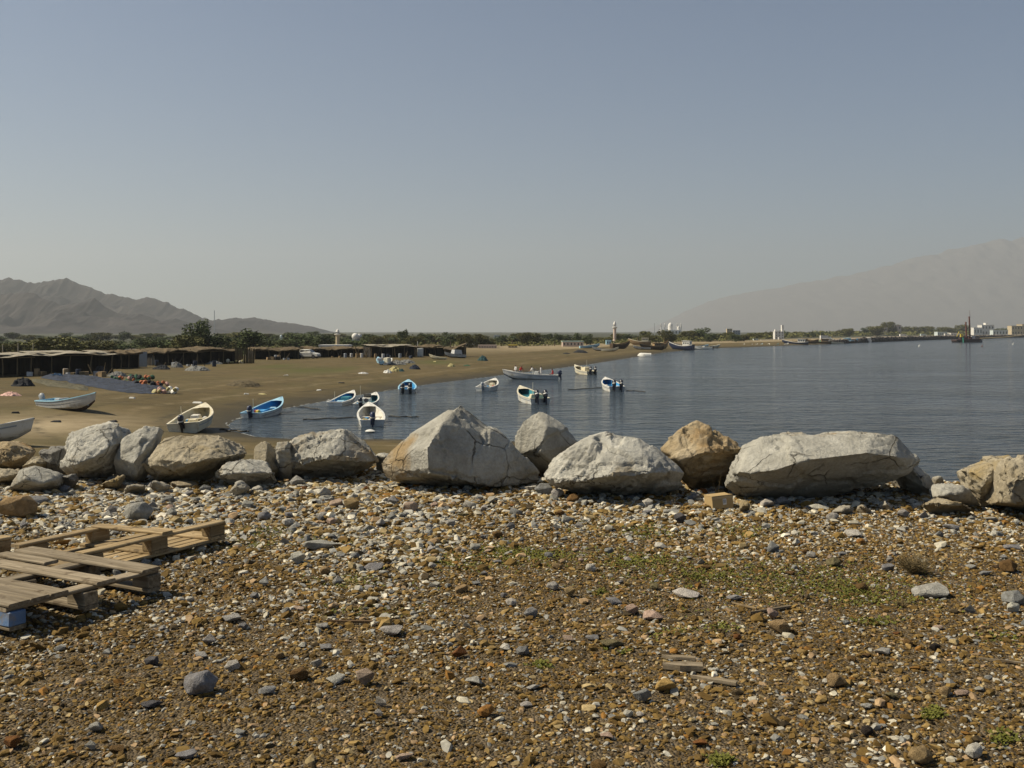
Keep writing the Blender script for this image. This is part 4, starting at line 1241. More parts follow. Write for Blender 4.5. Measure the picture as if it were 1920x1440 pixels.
# unit trees about 1 m high and 1 m wide, stretched to each tree's own size
TREES = []
for i in range(6):
    rg = random.Random(40 + i)
    lobes = [((0, 0, .56), (.33, .27))]
    for k in range(7):
        a = rg.uniform(0, 6.28); q = rg.uniform(.12, .34)
        lobes.append(((math.cos(a) * q, math.sin(a) * q, rg.uniform(.28, .78)), (rg.uniform(.13, .24), rg.uniform(.10, .20))))
    lobes += [((rg.uniform(-.25, .25), rg.uniform(-.2, .2), .18), (.28, .16))]
    TREES.append((trunk_mesh(60 + i, .45, .035), leaf_cloud(80 + i, lobes, 2400, 0.036, ML_GREEN if i % 2 == 0 else ML_OLIVE)))
def palm_meshes(seed):
    rng = random.Random(seed); mb = MB()
    mb.tube([(0, 0, -.1), (.02, 0, .4), (.05, .01, .80)], [.035, .028, .026], 7)
    tr = bpy.data.meshes.new('trunk'); tr.from_pydata(mb.v, [], mb.f); tr.materials.append(M_BARK)
    mb = MB()
    for k in range(26):
        a = rng.uniform(0, 6.28); up = rng.uniform(-.35, 1.0); L = rng.uniform(.26, .36)
        pts = [Vector((.05, 0.01, .80)) + Vector((math.cos(a), math.sin(a), up)).normalized() * L * u + Vector((0, 0, -L * .75 * u * u)) for u in (0, .33, .66, 1)]
        side = Vector((-math.sin(a), math.cos(a), 0))
        for s in (-1, 1):
            w = (.015, .05, .045, .006)
            mb.loft([[p, p + side * s * w[i] + Vector((0, 0, -w[i] * .8))] for i, p in enumerate(pts)])
    cr = bpy.data.meshes.new('crown'); cr.from_pydata([tuple(v) for v in mb.v], [], mb.f); cr.materials.append(ML_PALM)
    return tr, cr
PALMS = [palm_meshes(i) for i in (1, 2, 3)]

def tree(kind, px, top, w, d, label, group, name='tree', rng=random.Random(9)):
    x = (px - 960) / F_PX * d
    z0 = hz(x, d)
    h = CAM_H - (top - HZ) / F_PX * d - z0
    wd = w / F_PX * d * 1.05; h *= 1.14
    tr, cr = kind
    t = empty(name, (x, d, z0), rng.uniform(0, 6.28))
    t.scale = (wd, wd, h)
    link_mesh('trunk', tr, None, t); link_mesh('crown', cr, None, t)
    tag(t, label, 'tree', group)
    return t

g1 = 'trees standing behind the beach shelters'
left_trees = [(112,634,92,150,1,'broad olive tree rising behind the nearest pale-roofed shelter'),
 (62,644,60,160,1,'low olive tree beside the broad one, behind the pale poles'),
 (20,648,60,170,3,'low dull tree at the picture edge behind the pale poles'),
 (183,641,52,175,1,'small rounded olive tree just past the pale-roofed shelter'),
 (236,648,60,200,2,'low grey green tree between the two dark shelters'),
 (286,644,46,190,4,'small dark tree at the near end of the long reed shelter'),
 (318,641,56,190,0,'bushy tree above the near end of the long reed shelter'),
 (366,605,56,185,0,'tall ragged tree sticking up highest above the shelters'),
 (348,632,60,180,3,'brownish bush at the foot of the tall ragged tree'),
 (406,629,62,185,2,'dark rounded tree beside the tall ragged one'),
 (448,643,50,200,5,'low tree behind the reed screen'),
 (476,626,76,190,4,'wide dark tree behind the reed screen wall'),
 (545,640,52,260,2,'hazy tree just past the bluish minaret'),
 (575,631,60,270,0,'rounded hazy tree between the two minarets'),
 (606,635,46,260,4,'hazy tree beside the cream minaret'),
 (655,642,42,280,2,'low tree under the round water tank'),
 (694,633,44,300,0,'rounded tree beyond the round water tank')]
for px, top, w, d, k, lab in left_trees:
    tree(TREES[k], px, top - 7, w * 1.3, d, lab, g1)

more_left = [(15, 640, 70, 250, 2, 'far tree at the picture edge under the mountain foot'), (85, 645, 60, 300, 4, 'grey green far tree behind the broad olive tree'), (150, 642, 64, 290, 0, 'far tree between the broad and the small rounded olive trees'), (215, 640, 60, 300, 2, 'far rounded tree above the pale plaster hut'), (262, 638, 60, 280, 4, 'far dark tree above the white rounded tank'), (300, 634, 56, 260, 0, 'far tree left of the tall ragged tree'), (340, 638, 50, 300, 5, 'far dull tree just left of the tall ragged tree'), (430, 634, 56, 280, 2, 'far tree between the dark rounded and the wide dark trees'), (510, 634, 60, 290, 0, 'far tree left of the bluish minaret'), (555, 636, 54, 330, 4, 'far tree right of the bluish minaret'), (622, 640, 40, 330, 3, 'olive far tree at the foot of the cream minaret'), (640, 634, 50, 340, 0, 'far tree right of the cream minaret'), (672, 638, 44, 350, 2, 'far tree under the round water tank, farther back')]
for px, top, w, d, k, lab in more_left:
    tree(TREES[k], px, top - 3, w, d, lab, 'far trees behind the beach shelters')

ORD = 'first second third fourth fifth sixth seventh eighth ninth tenth eleventh twelfth thirteenth fourteenth fifteenth sixteenth seventeenth eighteenth nineteenth twentieth'.split()
rq = random.Random(33)
segs = [(230, 'behind the pale-roofed shelters'), (480, 'behind the long reed shelter'), (720, 'behind the two minarets')]
q_ = -30.0; c_ = {}
while q_ < 715:
    wq = rq.uniform(30, 60); sg = next(n_ for lim, n_ in segs if q_ < lim); c_[sg] = c_.get(sg, -1) + 1
    tree(TREES[rq.randrange(6)], q_, 625 + rq.uniform(-5, 6), wq, rq.uniform(400, 640), f"{ORD[min(c_[sg], 19)]} tree from the picture edge in the farthest hazy row {sg}", 'farthest trees under the mountains')
    q_ += wq * rq.uniform(.4, .62)

rg = random.Random(21)
prof = [(700,634),(760,632),(800,630),(850,634),(900,637),(950,634),(985,630),(1020,634),(1060,632),(1100,634),(1150,635),(1200,633),(1240,628),(1280,629),(1320,622),(1360,629),(1400,630),(1440,629),(1480,628),(1520,626),(1560,625),(1600,622),(1640,617),(1670,607),(1700,611),(1740,614),(1780,612),(1830,616),(1880,618),(1940,616),(2000,616)]
dep = [(700,285),(1000,345),(1250,450),(1400,540),(1520,860),(1660,1150),(1950,1500)]
def ip(tab, x): return float(np.interp(x, [a for a, _ in tab], [b for _, b in tab]))
px = 706.0
seg = [(820, 'behind the dark open shelters'), (960, 'behind the open beach'), (1110, 'behind the long greenish roof'), (1230, 'around the tall minaret'), (1290, 'below the four thin minarets'), (1400, 'behind the moored dhow and speedboats'), (1500, 'around the white waterside house'), (1640, 'behind the moored fishing fleet'), (1790, 'on the low hill beyond the breakwater'), (2100, 'beyond the dredging barge')]
ordi = {}
i = 0
tones = ['dark green', 'olive', 'dull green', 'grey green', 'deep green', 'brownish green']
while px < 1960:
    d = ip(dep, px) * rg.uniform(.92, 1.1)
    top = ip(prof, px) - (7 if px < 1320 else 3) + rg.uniform(-6, 5)
    w = rg.uniform(24, 52)
    where = next(s for lim, s in seg if px < lim)
    k = rg.randrange(6)
    big = 'wide' if w > 39 else 'narrow' if w < 31 else 'rounded'
    tall = 'tall' if top < ip(prof, px) else 'low' if top > ip(prof, px) + 3.2 else 'mid-height'
    ordi[where] = ordi.get(where, -1) + 1
    tree(TREES[k], px, top, w, d, f"{ORD[min(ordi[where], 14)]} tree from the beach side, {tones[k]}, {where}", 'trees along the far shore')
    px += w * rg.uniform(.40, .62); i += 1
for px, top, lab in [(734,632,'date palm over the dark open shelter'),(770,628,'bushy-headed date palm behind the white-roofed shelter'),(797,634,'small date palm beside the thin white mast'),(822,631,'date palm behind the last shelter, left of the tallest'),(845,627,'tallest date palm behind the last shelter'),(865,634,'date palm right of the tallest one'),(881,636,'low date palm behind the parked boats'),(890,635,'date palm with a small head above the open beach'),(960,629,'date palm rising from dense trees behind the open beach'),(1040,634,'date palm in the treeline left of the greenish roof'),(1262,626,'date palm below the thin minarets')]:
    tree(PALMS[rg.randrange(3)], px, top, rg.uniform(22, 30), ip(dep, max(px, 700)) * .95, lab, 'date palms along the far shore', 'date_palm')

# low scrub that fills the foot of the treeline, seen only as one dark mass
def scrub_band():
    rng = random.Random(3); vs = []; fs = []
    for i in range(34000):
        px = rng.uniform(-120, 2100)
        d = ip([(-120, 190), (560, 290), (700, 330)] + dep[1:], px) * rng.uniform(.95, 1.25)
        x = (px - 960) / F_PX * d
        hh = (1.0 + 0.8 * mnoise.noise(Vector((x * .04, 3, 0)))) * rng.random() ** 1.3 * d * 0.0036
        z = (1.3 + min(max(d - 200, 0), 700) * .0012) + hh
        s = d * .0006 * rng.uniform(.6, 1.5)
        a = Vector((rng.gauss(0, 1), rng.gauss(0, .6), rng.gauss(0, .7))).normalized(); b = a.orthogonal().normalized()
        p = Vector((x, d, z)); b0 = len(vs)
        vs += [p - a * s * 1.6, p + b * s, p + a * s * 1.6, p - b * s]; fs.append((b0, b0+1, b0+2, b0+3))
    me = bpy.data.meshes.new('undergrowth'); me.from_pydata([tuple(v) for v in vs], [], fs); me.materials.append(ML_OLIVE)
    o = link_mesh('undergrowth', me); tag(o, kind='stuff')
scrub_band()

# weeds growing through the gravel
def weeds():
    rng = random.Random(6); vs = []; fs = []
    spots = [(1000,1048,270,20,520),(1300,1075,280,24,560),(1520,1105,300,34,430),(800,1075,200,22,260),(640,1020,140,14,160),(940,1040,70,11,420),(1010,1045,90,8,340),(1215,1000,45,10,220),(1195,1055,70,10,300),(780,1050,70,8,180),(1330,1085,60,8,160),(1500,1085,160,22,260),(1560,1108,150,20,220),(1610,1130,70,10,100),(1125,1115,18,5,50),(1640,1170,40,6,110),(1750,1345,20,8,110),(1350,1432,24,8,120),(1016,1252,16,5,90),(1135,1218,14,4,40),(1170,1228,14,4,40),(700,1150,120,8,90),(660,1095,60,10,130),(490,1000,50,8,120),(480,1025,50,8,120),(1870,1200,50,12,90),(1880,1390,40,10,80),(1580,1110,60,10,160),(1350,1180,40,8,60),(1240,1190,60,10,70),(850,1060,50,6,120),(1400,1000,80,10,140),(1100,990,60,8,80),(1700,1130,60,10,90)]
    for px, py, rx, ry, n in spots:
        for _ in range(int(n * .95)):
            q = G(px + rng.gauss(0, rx * .55), py + rng.gauss(0, ry * .7), PLAT_Z)
            if q.y > 9.6: continue
            q.z = hz(q.x, q.y) + .006 if rng.random() < .02 else PLAT_Z + 0.012
            for _k in range(4):
                a = rng.uniform(0, 6.28); L = rng.uniform(.008, .024); up = rng.uniform(.15, 1.0)
                dv = Vector((math.cos(a), math.sin(a), up)).normalized() * L
                sd_ = Vector((-math.sin(a), math.cos(a), 0)) * L * .28
                b0 = len(vs); vs += [q, q + dv * .55 + sd_, q + dv, q + dv * .55 - sd_]; fs.append((b0, b0+1, b0+2, b0+3))
    me = bpy.data.meshes.new('weeds'); me.from_pydata([tuple(v) for v in vs], [], fs); me.materials.append(M_WEED)
    tag(link_mesh('weeds', me), kind='stuff')
weeds()

def dry_bush(px, py, w, label, n=90, mat=M_DRY, hfac=.55):
    g = G(px, py, PLAT_Z); r = w / F_PX * g.y / 2
    rng = random.Random(int(px))
    t = empty('dry_bush', (g.x, g.y, hz(g.x, g.y) - .005)); tag(t, label, 'bush')
    mb = MB()
    for k in range(n):
        a = rng.uniform(0, 6.28); q = rng.uniform(.3, 1) * r
        e = Vector((math.cos(a) * q, math.sin(a) * q, rng.uniform(.25, 1) * r * 2 * hfac))
        m = e * .5 + Vector((rng.uniform(-1, 1), rng.uniform(-1, 1), rng.uniform(0, 1))) * r * .12
        mb.tube([(0, 0, 0), m, e], [.0022, .0016, .0007], 4, caps=False)
        for _ in range(3):
            f = m.lerp(e, rng.random()); mb.tube([f, f + Vector((rng.uniform(-1, 1), rng.uniform(-1, 1), rng.uniform(-.2, 1))) * r * .22], [.0014, .0006], 3, caps=False)
    me = bpy.data.meshes.new('twigs'); me.from_pydata([tuple(v) for v in mb.v], [], mb.f); me.materials.append(mat)
    link_mesh('twigs', me, None, t)
    return t
dry_bush(1715, 1080, 78, 'brown dry thorny bush growing in the gravel below the largest boulder', 190)
dry_bush(1690, 1140, 34, 'small withered plant below the brown dry bush', 40)
dry_bush(1345, 935, 30, 'thin dry stalks growing up the orange-stained boulder', 10, hfac=1.8)
dry_bush(1262, 952, 24, 'few dry stalks in the dark gap by the domed boulder', 8, hfac=1.2)
# ------------------------------------------------------------------ boats
M_HULLW = pm('white_hull_paint', (0.66, 0.65, 0.60), 0.06, 1.5, 0.45, 0, dirt=(0.42, 0.37, 0.27), dscale=1.6)
M_HULLC = pm('cream_hull_paint', (0.62, 0.57, 0.43), 0.08, 1.5, 0.5, 0, dirt=(0.40, 0.33, 0.22), dscale=1.6)
M_HULLG = pm('grey_white_hull', (0.46, 0.46, 0.45), 0.10, 1.5, 0.55, 0, dirt=(0.28, 0.25, 0.2), dscale=1.4)
M_BLUEIN = pm('sky_blue_paint', (0.035, 0.24, 0.50), 0.15, 2.0, 0.5, 0, dirt=(0.10, 0.30, 0.48), dscale=2.5)
M_LBLUE = pm('light_blue_paint', (0.30, 0.50, 0.62), 0.10, 2.0, 0.5)
M_TEALIN = pm('teal_paint', (0.04, 0.20, 0.24), 0.15, 2.0, 0.5)
M_WIN = pm('white_liner_paint', (0.62, 0.60, 0.53), 0.08, 2.0, 0.5, 0, dirt=(0.38, 0.32, 0.22), dscale=2.2)
M_CIN = pm('cream_liner_paint', (0.60, 0.54, 0.38), 0.08, 2.0, 0.5, 0, dirt=(0.40, 0.34, 0.22), dscale=2.2)
M_BLACKM = pm('black_motor_paint', (0.012, 0.013, 0.020), 0.2, 3, 0.3, spec=0.5)
M_GREYM = pm('grey_motor_paint', (0.28, 0.30, 0.32), 0.1, 3, 0.4)
M_METAL = pm('dull_metal', (0.25, 0.25, 0.26), 0.2, 3, 0.45, metal=0.8)
M_ANTIF = pm('dark_bottom_paint', (0.05, 0.03, 0.028), 0.3, 2, 0.8)
M_NAVY = pm('navy_hull_paint', (0.018, 0.026, 0.06), 0.2, 2, 0.4)
M_ROPE = pm('wet_rope', (0.06, 0.05, 0.035), 0.3, 5, 0.9)
M_WOODD = pm('dark_ship_timber', (0.075, 0.048, 0.028), 0.3, 1.2, 0.8, 0.2)
M_WOODT = pm('tan_ship_timber', (0.24, 0.165, 0.085), 0.3, 1.2, 0.8, 0.2)
M_GLASSD = pm('dark_window', (0.02, 0.025, 0.03), 0.1, 1, 0.1, spec=0.6)
M_STEELB = pm('rust_red_steel', (0.11, 0.035, 0.022), 0.3, 1, 0.8)
M_YELLOW = pm('yellow_paint', (0.50, 0.38, 0.05), 0.15, 1, 0.6)
M_GREENP = pm('green_paint', (0.05, 0.26, 0.18), 0.15, 1, 0.6)

M_FCAN = pm('red_can', (0.33, 0.03, 0.02), 0.2, 3, 0.5); M_FCAN2 = pm('yellow_can', (0.45, 0.33, 0.06), 0.2, 3, 0.5)

def outboard(parent, x, y, z, mat, s=1.0, tilt=0.0, cowl_detail=True):
    """an outboard motor on the transom: cowl, leg, gearcase with propeller, bracket"""
    def tr(p):
        q = Matrix.Rotation(tilt, 3, 'Y') @ Vector((p[0] * s, p[1] * s, p[2] * s))
        return (x + q.x, y + q.y, z + q.z)
    prof = [(0.17, .13, -.08), (0.22, .16, .05), (.23, .17, .22), (.21, .16, .36), (.13, .10, .44)]
    rows = []
    for a, b, zz in prof:
        rows.append([tr((-.22 + a * math.cos(k / 10 * 2 * math.pi) * 1.15, b * math.sin(k / 10 * 2 * math.pi), zz)) for k in range(10)])
    mb = MB(); mb.loft(rows, close_u=True); n = len(mb.v); mb.f += [tuple(range(10)), tuple(range(n - 10, n))]; mb.mi += [0, 0]
    cow = mb.build('outboard_motor', mat, parent, smooth=True)
    mb = MB()
    leg = [[tr((-.20 + dx, dy, zz)) for dx, dy in ((-w, -t), (w, -t * .6), (w, t * .6), (-w, t))] for zz, w, t in ((-.08, .13, .07), (-.45, .09, .045), (-.75, .075, .035))]
    mb.loft(leg, close_u=True); mb.f += [(0, 1, 2, 3), (8, 9, 10, 11)]; mb.mi += [0, 0]
    mb.build('leg', mat, cow, smooth=False)
    mb = MB(); mb.tube([tr((.0, 0, -.72)), tr((-.12, 0, -.72)), tr((-.38, 0, -.72)), tr((-.46, 0, -.72))], [.02 * s, .05 * s, .045 * s, .015 * s], 8)
    for k in range(3):
        a = k * 2.09
        mb.box(tr((-.42, .08 * math.cos(a), -.72 + .08 * math.sin(a))), (.015 * s, .10 * s, .07 * s), Matrix.Rotation(a, 3, 'X'))
    mb.build('propeller', M_METAL, cow)
    mb = MB(); mb.box(tr((-.03, 0, -.20)), (.12 * s, .22 * s, .30 * s)); mb.build('bracket', mat, cow)
    if cowl_detail:
        mb = MB(); mb.loft([[tr((-.22 + .232 * math.cos(a) * 1.15, .172 * math.sin(a), zz)) for a in [i * .2 + math.pi * .5 + .4 for i in range(12)]] for zz in (.10, .17)])
        mb.build('cowl_stripe', M_HULLW, cow)
    return cow

def boat_sections(L, Bm, D, rake=0.55, sheer=0.48, n=13, full=0.78):
    out = []
    for i in range(n):
        t = i / (n - 1)
        b = Bm / 2 * ((0.86 + 0.14 * math.sin(min(t / .45, 1) * math.pi / 2)) if t < .45 else max(0.02, (1 - ((t - .45) / .55) ** 2.3)))
        zs = D + sheer * max(0, (t - .25) / .75) ** 2.0 + 0.05 * (1 - t) ** 2
        zk = 0.0 + D * 0.85 * max(0, (t - .72) / .28) ** 2.4
        x = -L / 2 + L * t
        out.append((x, b, zs, zk))
    return out

def make_boat(name, L=6.5, Bm=1.8, D=0.75, hull=None, liner=None, gunwale=None, bottom=None, motors=1, motor_mat=None, console=False, thwarts=(0.25, 0.5, 0.7), mast=0.0, tiltm=0.0, foredeck=True, cargo=None, rng=None, stripe=None):
    """open fibreglass skiff: bow along +x, keel at z=0; children: hull, liner, gunwale, thwarts, foredeck, motors ..."""
    hull = hull or M_HULLW; liner = liner or M_WIN; gunwale = gunwale or hull; bottom = bottom or M_ANTIF
    rng = rng or random.Random(int(L * 97 + Bm * 31))
    t = empty(name)
    S = boat_sections(L, Bm, D)
    def prof(x, b, zs, zk, off=0.0):
        ch = zk + (zs - zk) * .34
        rk = 0.0
        return [(x, 0, zk), (x, b * .62, zk + (ch - zk) * .55), (x, b * .88, ch), (x, b * .96, (ch + zs) / 2), (x, b, zs)]
    rows = []
    for (x, b, zs, zk) in S:
        h = prof(x, b, zs, zk)
        # the stem leans forward above the waterline
        u = max(0, (x + L / 2) / L - .6) / .4
        h = [(px + u * u * 0.35 * (pz / max(zs, .01)), py, pz) for px, py, pz in h]
        rows.append([(a, -b2, c) for a, b2, c in reversed(h)][:-1] + h)
    mb = MB(); mb.loft(rows)
    m = len(rows[0])
    # paint split: faces below the chine wear bottom paint
    mb.mi = [1 if k % (m - 1) in (3, 4) else 0 for k in range(len(mb.f))]
    tf = list(range(m)); mb.f.append(tuple(tf)); mb.mi.append(0)
    mb.f.append(tuple(range(len(mb.v) - m, len(mb.v)))); mb.mi.append(0)
    hb = mb.build('hull', [hull, bottom], t, smooth=True)
    # inside skin
    th = 0.055; zf = D * .52
    inner = []
    for i, (x, b, zs, zk) in enumerate(S):
        xi = min(max(x, -L / 2 + .06), L / 2 - .12)
        bi = max(b - th, .012)
        u = max(0, (xi + L / 2) / L - .6) / .4
        fz = max(zf, zk + .06)
        dx = u * u * .35
        q = [(xi + dx * .4, 0, fz), (xi + dx * .4, bi * .72, fz), (xi + dx * .7, bi * .93, (fz + zs) / 2), (xi + dx, bi, zs - .004)]
        inner.append([(a, -b2, c) for a, b2, c in reversed(q)][:-1] + q)
    mb = MB(); mb.loft(inner, flip=True); k = len(inner[0])
    mb.f.append(tuple(range(k))); mb.mi.append(0)
    mb.build('liner', liner, t, smooth=True)
    # gunwale cap and rubbing strake
    mb = MB()
    for s in (-1, 1):
        cap = []
        for (x, b, zs, zk) in S:
            u = max(0, (x + L / 2) / L - .6) / .4; dx = u * u * .35
            cap.append([(x + dx, s * (b + .035), zs - .05), (x + dx, s * (b + .035), zs + .018), (x + dx * .98, s * max(b - th - .03, 0), zs + .018), (x + dx * .98, s * max(b - th - .03, 0), zs - .03)])
        mb.loft(cap, close_u=True)
    x0, b0, z0, _ = S[0]
    mb.box((x0 + .03, 0, z0 - .02), (.11, b0 * 2 + .07, .075))
    mb.build('gunwale', gunwale, t)
    for f in thwarts:
        x = -L / 2 + L * f; bb = np.interp(x, [q[0] for q in S], [q[1] for q in S])
        mb = MB(); mb.box((x, 0, D * .78), (.26, 2 * bb - .14, .05)); mb.build('thwart', liner, t)
    if foredeck:
        fd = [(x, b, zs) for x, b, zs, zk in S if x > L * .26]
        mb = MB()
        rows = []
        for x, b, zs in fd:
            u = max(0, (x + L / 2) / L - .6) / .4; dx = u * u * .35
            rows.append([(x + dx, -b + .02, zs + .012), (x + dx, 0, zs + .045), (x + dx, b - .02, zs + .012)])
        mb.loft(rows); mb.build('foredeck', gunwale, t)
    mm = motor_mat or M_BLACKM
    ys = [0] if motors == 1 else [-.36, .36]
    for y in ys[:motors]:
        outboard(t, -L / 2 - .06, y, D + .12, mm, 1.05 if motors == 1 else 1.25, tiltm)
    if console:
        mb = MB(); mb.box((-L * .10, 0, D * .95), (.55, .75, D * 1.15), taper=.86)
        cs = mb.build('console', gunwale, t, bevel=.03)
        mb = MB(); mb.box((-L * .10 + .22, 0, D * 1.75), (.03, .62, .34), Matrix.Rotation(R(-25), 3, 'Y')); mb.build('windscreen', M_GLASSD, cs)
        mb = MB(); mb.tube([(-L * .10 - .3, .0, D * 1.25), (-L * .10 - .36, 0, D * 1.3)], [.17, .17], 12); mb.build('steering_wheel', M_BLACKM, cs)
    if mast:
        mb = MB(); mb.tube([(-L * .30, .3, D * .9), (-L * .30, .3, D + mast)], .018, 5); mb.build('pole', M_HULLC, t)
    if motors and L > 4.5:
        # everyday gear lying in the boat
        for k in range(3):
            x = rng.uniform(-L * .36, L * .1); y = rng.uniform(-.3, .3) * Bm
            mb = MB(); mb.box((x, y, D * .52 + .17), (.22, .34, .34), Matrix.Rotation(rng.uniform(0, 3), 3, 'Z'), taper=.9); mb.build('fuel_can', rng.choice([M_FCAN, M_HULLW, M_BLUEIN, M_FCAN2]), t, bevel=.03)
        x = L * .22; mb = MB()
        for k in range(3): mb.tube([(x + .26 * math.cos(a * .7), .26 * math.sin(a * .7), D * .52 + .05 + k * .05) for a in range(10)], .03, 5)
        mb.build('rope_coil', M_ROPE, t)
    if L > 4.5:
        for s in (-1, 1):
            mb = MB(); mb.loft([[(x + (max(0, (x + L / 2) / L - .6) / .4) ** 2 * .33, s * (b * 1.0 + .012), zs - .16), (x + (max(0, (x + L / 2) / L - .6) / .4) ** 2 * .30, s * (b * .99 + .014), zs - .22)] for x, b, zs, zk in S if x < L * .42]); mb.build('side_stripe', stripe or M_GREYM, t)
    if cargo:
        for (x, y, z, sx, sy, sz, mt, nm) in cargo:
            mb = MB(); mb.box((x, y, z), (sx, sy, sz), Matrix.Rotation(rng.uniform(-.3, .3), 3, 'Z'), taper=.85, jit=.02, rng=rng); mb.build(nm, mt, t, bevel=.03)
    return t

def put(o, px, py, z, heading, label, group='small boats of the bay', cat='boat', roll=0.0, pitch=R(-2.5), sink=0.28):
    g = G(px, py, z)
    if z > 0.05:
        for _ in range(4):
            z = hz(g.x, g.y); g = G(px, py, z)
    o.location = (g.x, g.y, z - sink)
    o.rotation_euler = (roll, pitch, R(heading))
    tag(o, label, cat, group)
    return o

BG = 'small open boats in and around the bay'
MN = 'motor_boat'
put(make_boat(MN, 4.9, 2.1, .80, M_HULLC, M_CIN, M_HULLC, M_HULLC, 1, M_BLACKM, mast=.9, thwarts=(.35, .62), tiltm=R(-6), cargo=[(-.9, -.2, .62, .5, .5, .45, M_CIN, 'seat_box'), (1.2, .2, .6, .5, .6, .4, M_WIN, 'locker')]),
    366, 806, .18, 93, 'cream boat with a black motor, grounded at the water edge behind the flat tan boulder', BG, sink=0.05, roll=R(-4), pitch=R(-4))
put(make_boat(MN, 6.2, 1.8, .72, M_HULLW, M_BLUEIN, M_LBLUE, M_ANTIF, 1, M_NAVY, mast=.9, cargo=[(-.6, .1, .5, .7, .8, .4, M_BLUEIN, 'fish_box'), (1.4, 0, .5, .5, .5, .3, M_LBLUE, 'crate')]),
    500, 777, 0, 84, 'bright blue inside boat nearest the beach corner, its motor toward the viewer', BG)
put(make_boat(MN, 5.0, 1.55, .66, M_HULLW, M_BLUEIN, M_HULLW, M_ANTIF, 0, None, mast=0.8, cargo=[(.8, 0, .55, .9, .8, .5, M_TEALIN, 'net_bundle'), (-.9, 0, .5, .7, .7, .3, M_LBLUE, 'crate')]),
    645, 757, 0, 82, 'blue and teal boat without a motor, moored beyond the stern-on white boat', BG)
put(make_boat(MN, 4.6, 1.55, .62, M_HULLW, M_TEALIN, M_HULLW, M_ANTIF, 1, M_BLACKM, console=True, mast=1.4),
    691, 760, 0, 84, 'white boat with a steering console, half hidden behind the stern-on white boat', BG)
put(make_boat(MN, 6.0, 1.75, .78, M_HULLW, M_WIN, M_HULLW, M_ANTIF, 1, M_NAVY, thwarts=(.30, .55)),
    695, 792, 0, 100, 'white boat moored stern-on to the viewer with one dark motor in the middle', BG)
put(make_boat(MN, 5.6, 1.75, .78, M_HULLW, M_BLUEIN, M_LBLUE, M_ANTIF, 2, M_BLACKM, cargo=[(.8, 0, .6, .8, .7, .4, M_HULLW, 'locker')]),
    764, 735, 0, 94, 'small blue boat with two motors seen from the stern, close to the brown shore', BG)
put(make_boat(MN, 5.2, 1.8, .78, M_HULLW, M_WIN, M_HULLW, M_ANTIF, 1, M_GREYM, cargo=[(.6, -.2, .7, .6, .5, .5, M_CIN, 'locker'), (-.6, .3, .7, .5, .4, .5, M_GREYM, 'seat_box')], tiltm=R(-4)),
    917, 731, 0, 78, 'small all-white boat alone above the pyramid boulder', BG)
put(make_boat(MN, 6.4, 1.95, .85, M_HULLW, M_TEALIN, M_HULLC, M_ANTIF, 2, M_BLACKM, mast=1.3, tiltm=R(28), cargo=[(-1.9, 0, .9, .5, 1.2, .5, M_CIN, 'seat_box'), (.3, 0, .55, 1.6, 1.0, .3, M_TEALIN, 'net_bundle')], thwarts=(.75,)),
    994, 753, 0, 104, 'white boat with a teal net inside and two tilted black motors', BG)
long_boat = put(make_boat(MN, 6.7, 1.7, .80, M_HULLG, M_WIN, M_HULLW, M_NAVY, 1, M_NAVY, console=True, tiltm=R(14)),
    996, 711, 0, 173, 'long low boat under way with several people aboard', BG, sink=.18, pitch=R(-2))
put(make_boat(MN, 6.6, 1.8, .85, M_HULLC, M_CIN, M_HULLC, M_ANTIF, 2, M_BLACKM, mast=1.6, tiltm=R(22), cargo=[(-1.2, 0, .95, .8, .8, .8, M_CIN, 'seat_box')]),
    1094, 701, 0, 107, 'cream boat with twin tilted motors, farthest out of the moored boats', BG)
put(make_boat(MN, 5.8, 1.85, .85, M_HULLW, M_BLUEIN, M_HULLW, M_ANTIF, 2, M_BLACKM, tiltm=R(20)),
    1146, 731, 0, 96, 'white boat with a vivid blue inside and twin black motors, nearest open water', BG)
put(make_boat(MN, 6.4, 1.6, .72, M_HULLG, M_LBLUE, M_LBLUE, M_ANTIF, 1, M_GREYM, cargo=[(-.8, 0, .6, .9, .8, .5, M_GREYM, 'net_bundle'), (.2, .2, .6, .7, .5, .5, pm('green_net', (.03, .06, .03)), 'net_bundle')], tiltm=R(-25)),
    130, 768, .95, -38, 'grey-white boat with light blue rim pulled up on the sand, its motor raised', BG, sink=0.06, roll=R(4))
put(make_boat(MN, 6.0, 1.9, .62, M_HULLW, M_WIN, M_HULLW, M_HULLG, 0, None, cargo=[(0, 0, .60, 4.2, 1.5, .22, M_HULLW, 'white_cover')]),
    -62, 836, .75, -8, 'white hull with a white cover jutting in at the picture edge on the sand', BG, sink=-.05)

# upturned and beached hulls far along the shore
def upturned(px, py, z, L, heading, mat, label):
    t = empty('upturned_boat')
    S = boat_sections(L, 1.6, .7)
    rows = []
    for x, b, zs, zk in S:
        h = [(x, 0, zk), (x, b * .62, zk + .1), (x, b * .9, zk + (zs - zk) * .36), (x, b, zs)]
        rows.append([(a, -bb, .85 - c) for a, bb, c in reversed(h)][:-1] + [(a, bb, .85 - c) for a, bb, c in h])
    mb = MB(); mb.loft(rows); m = len(rows[0]); mb.f += [tuple(range(m)), tuple(range(len(mb.v) - m, len(mb.v)))]; mb.mi += [0, 0]
    mb.build('hull', mat, t, smooth=True)
    mb = MB(); mb.tube([(-L / 2, 0, .86), (L * .3, 0, .84)], .04, 5); mb.build('keel_strip', M_HULLG, t)
    return put(t, px, py, z, heading, label, 'boats lying on the far beach', 'boat', sink=.05)
upturned(1208, 668, .5, 3.3, 175, M_HULLW, 'white upturned hull lying at the tip of the beach')
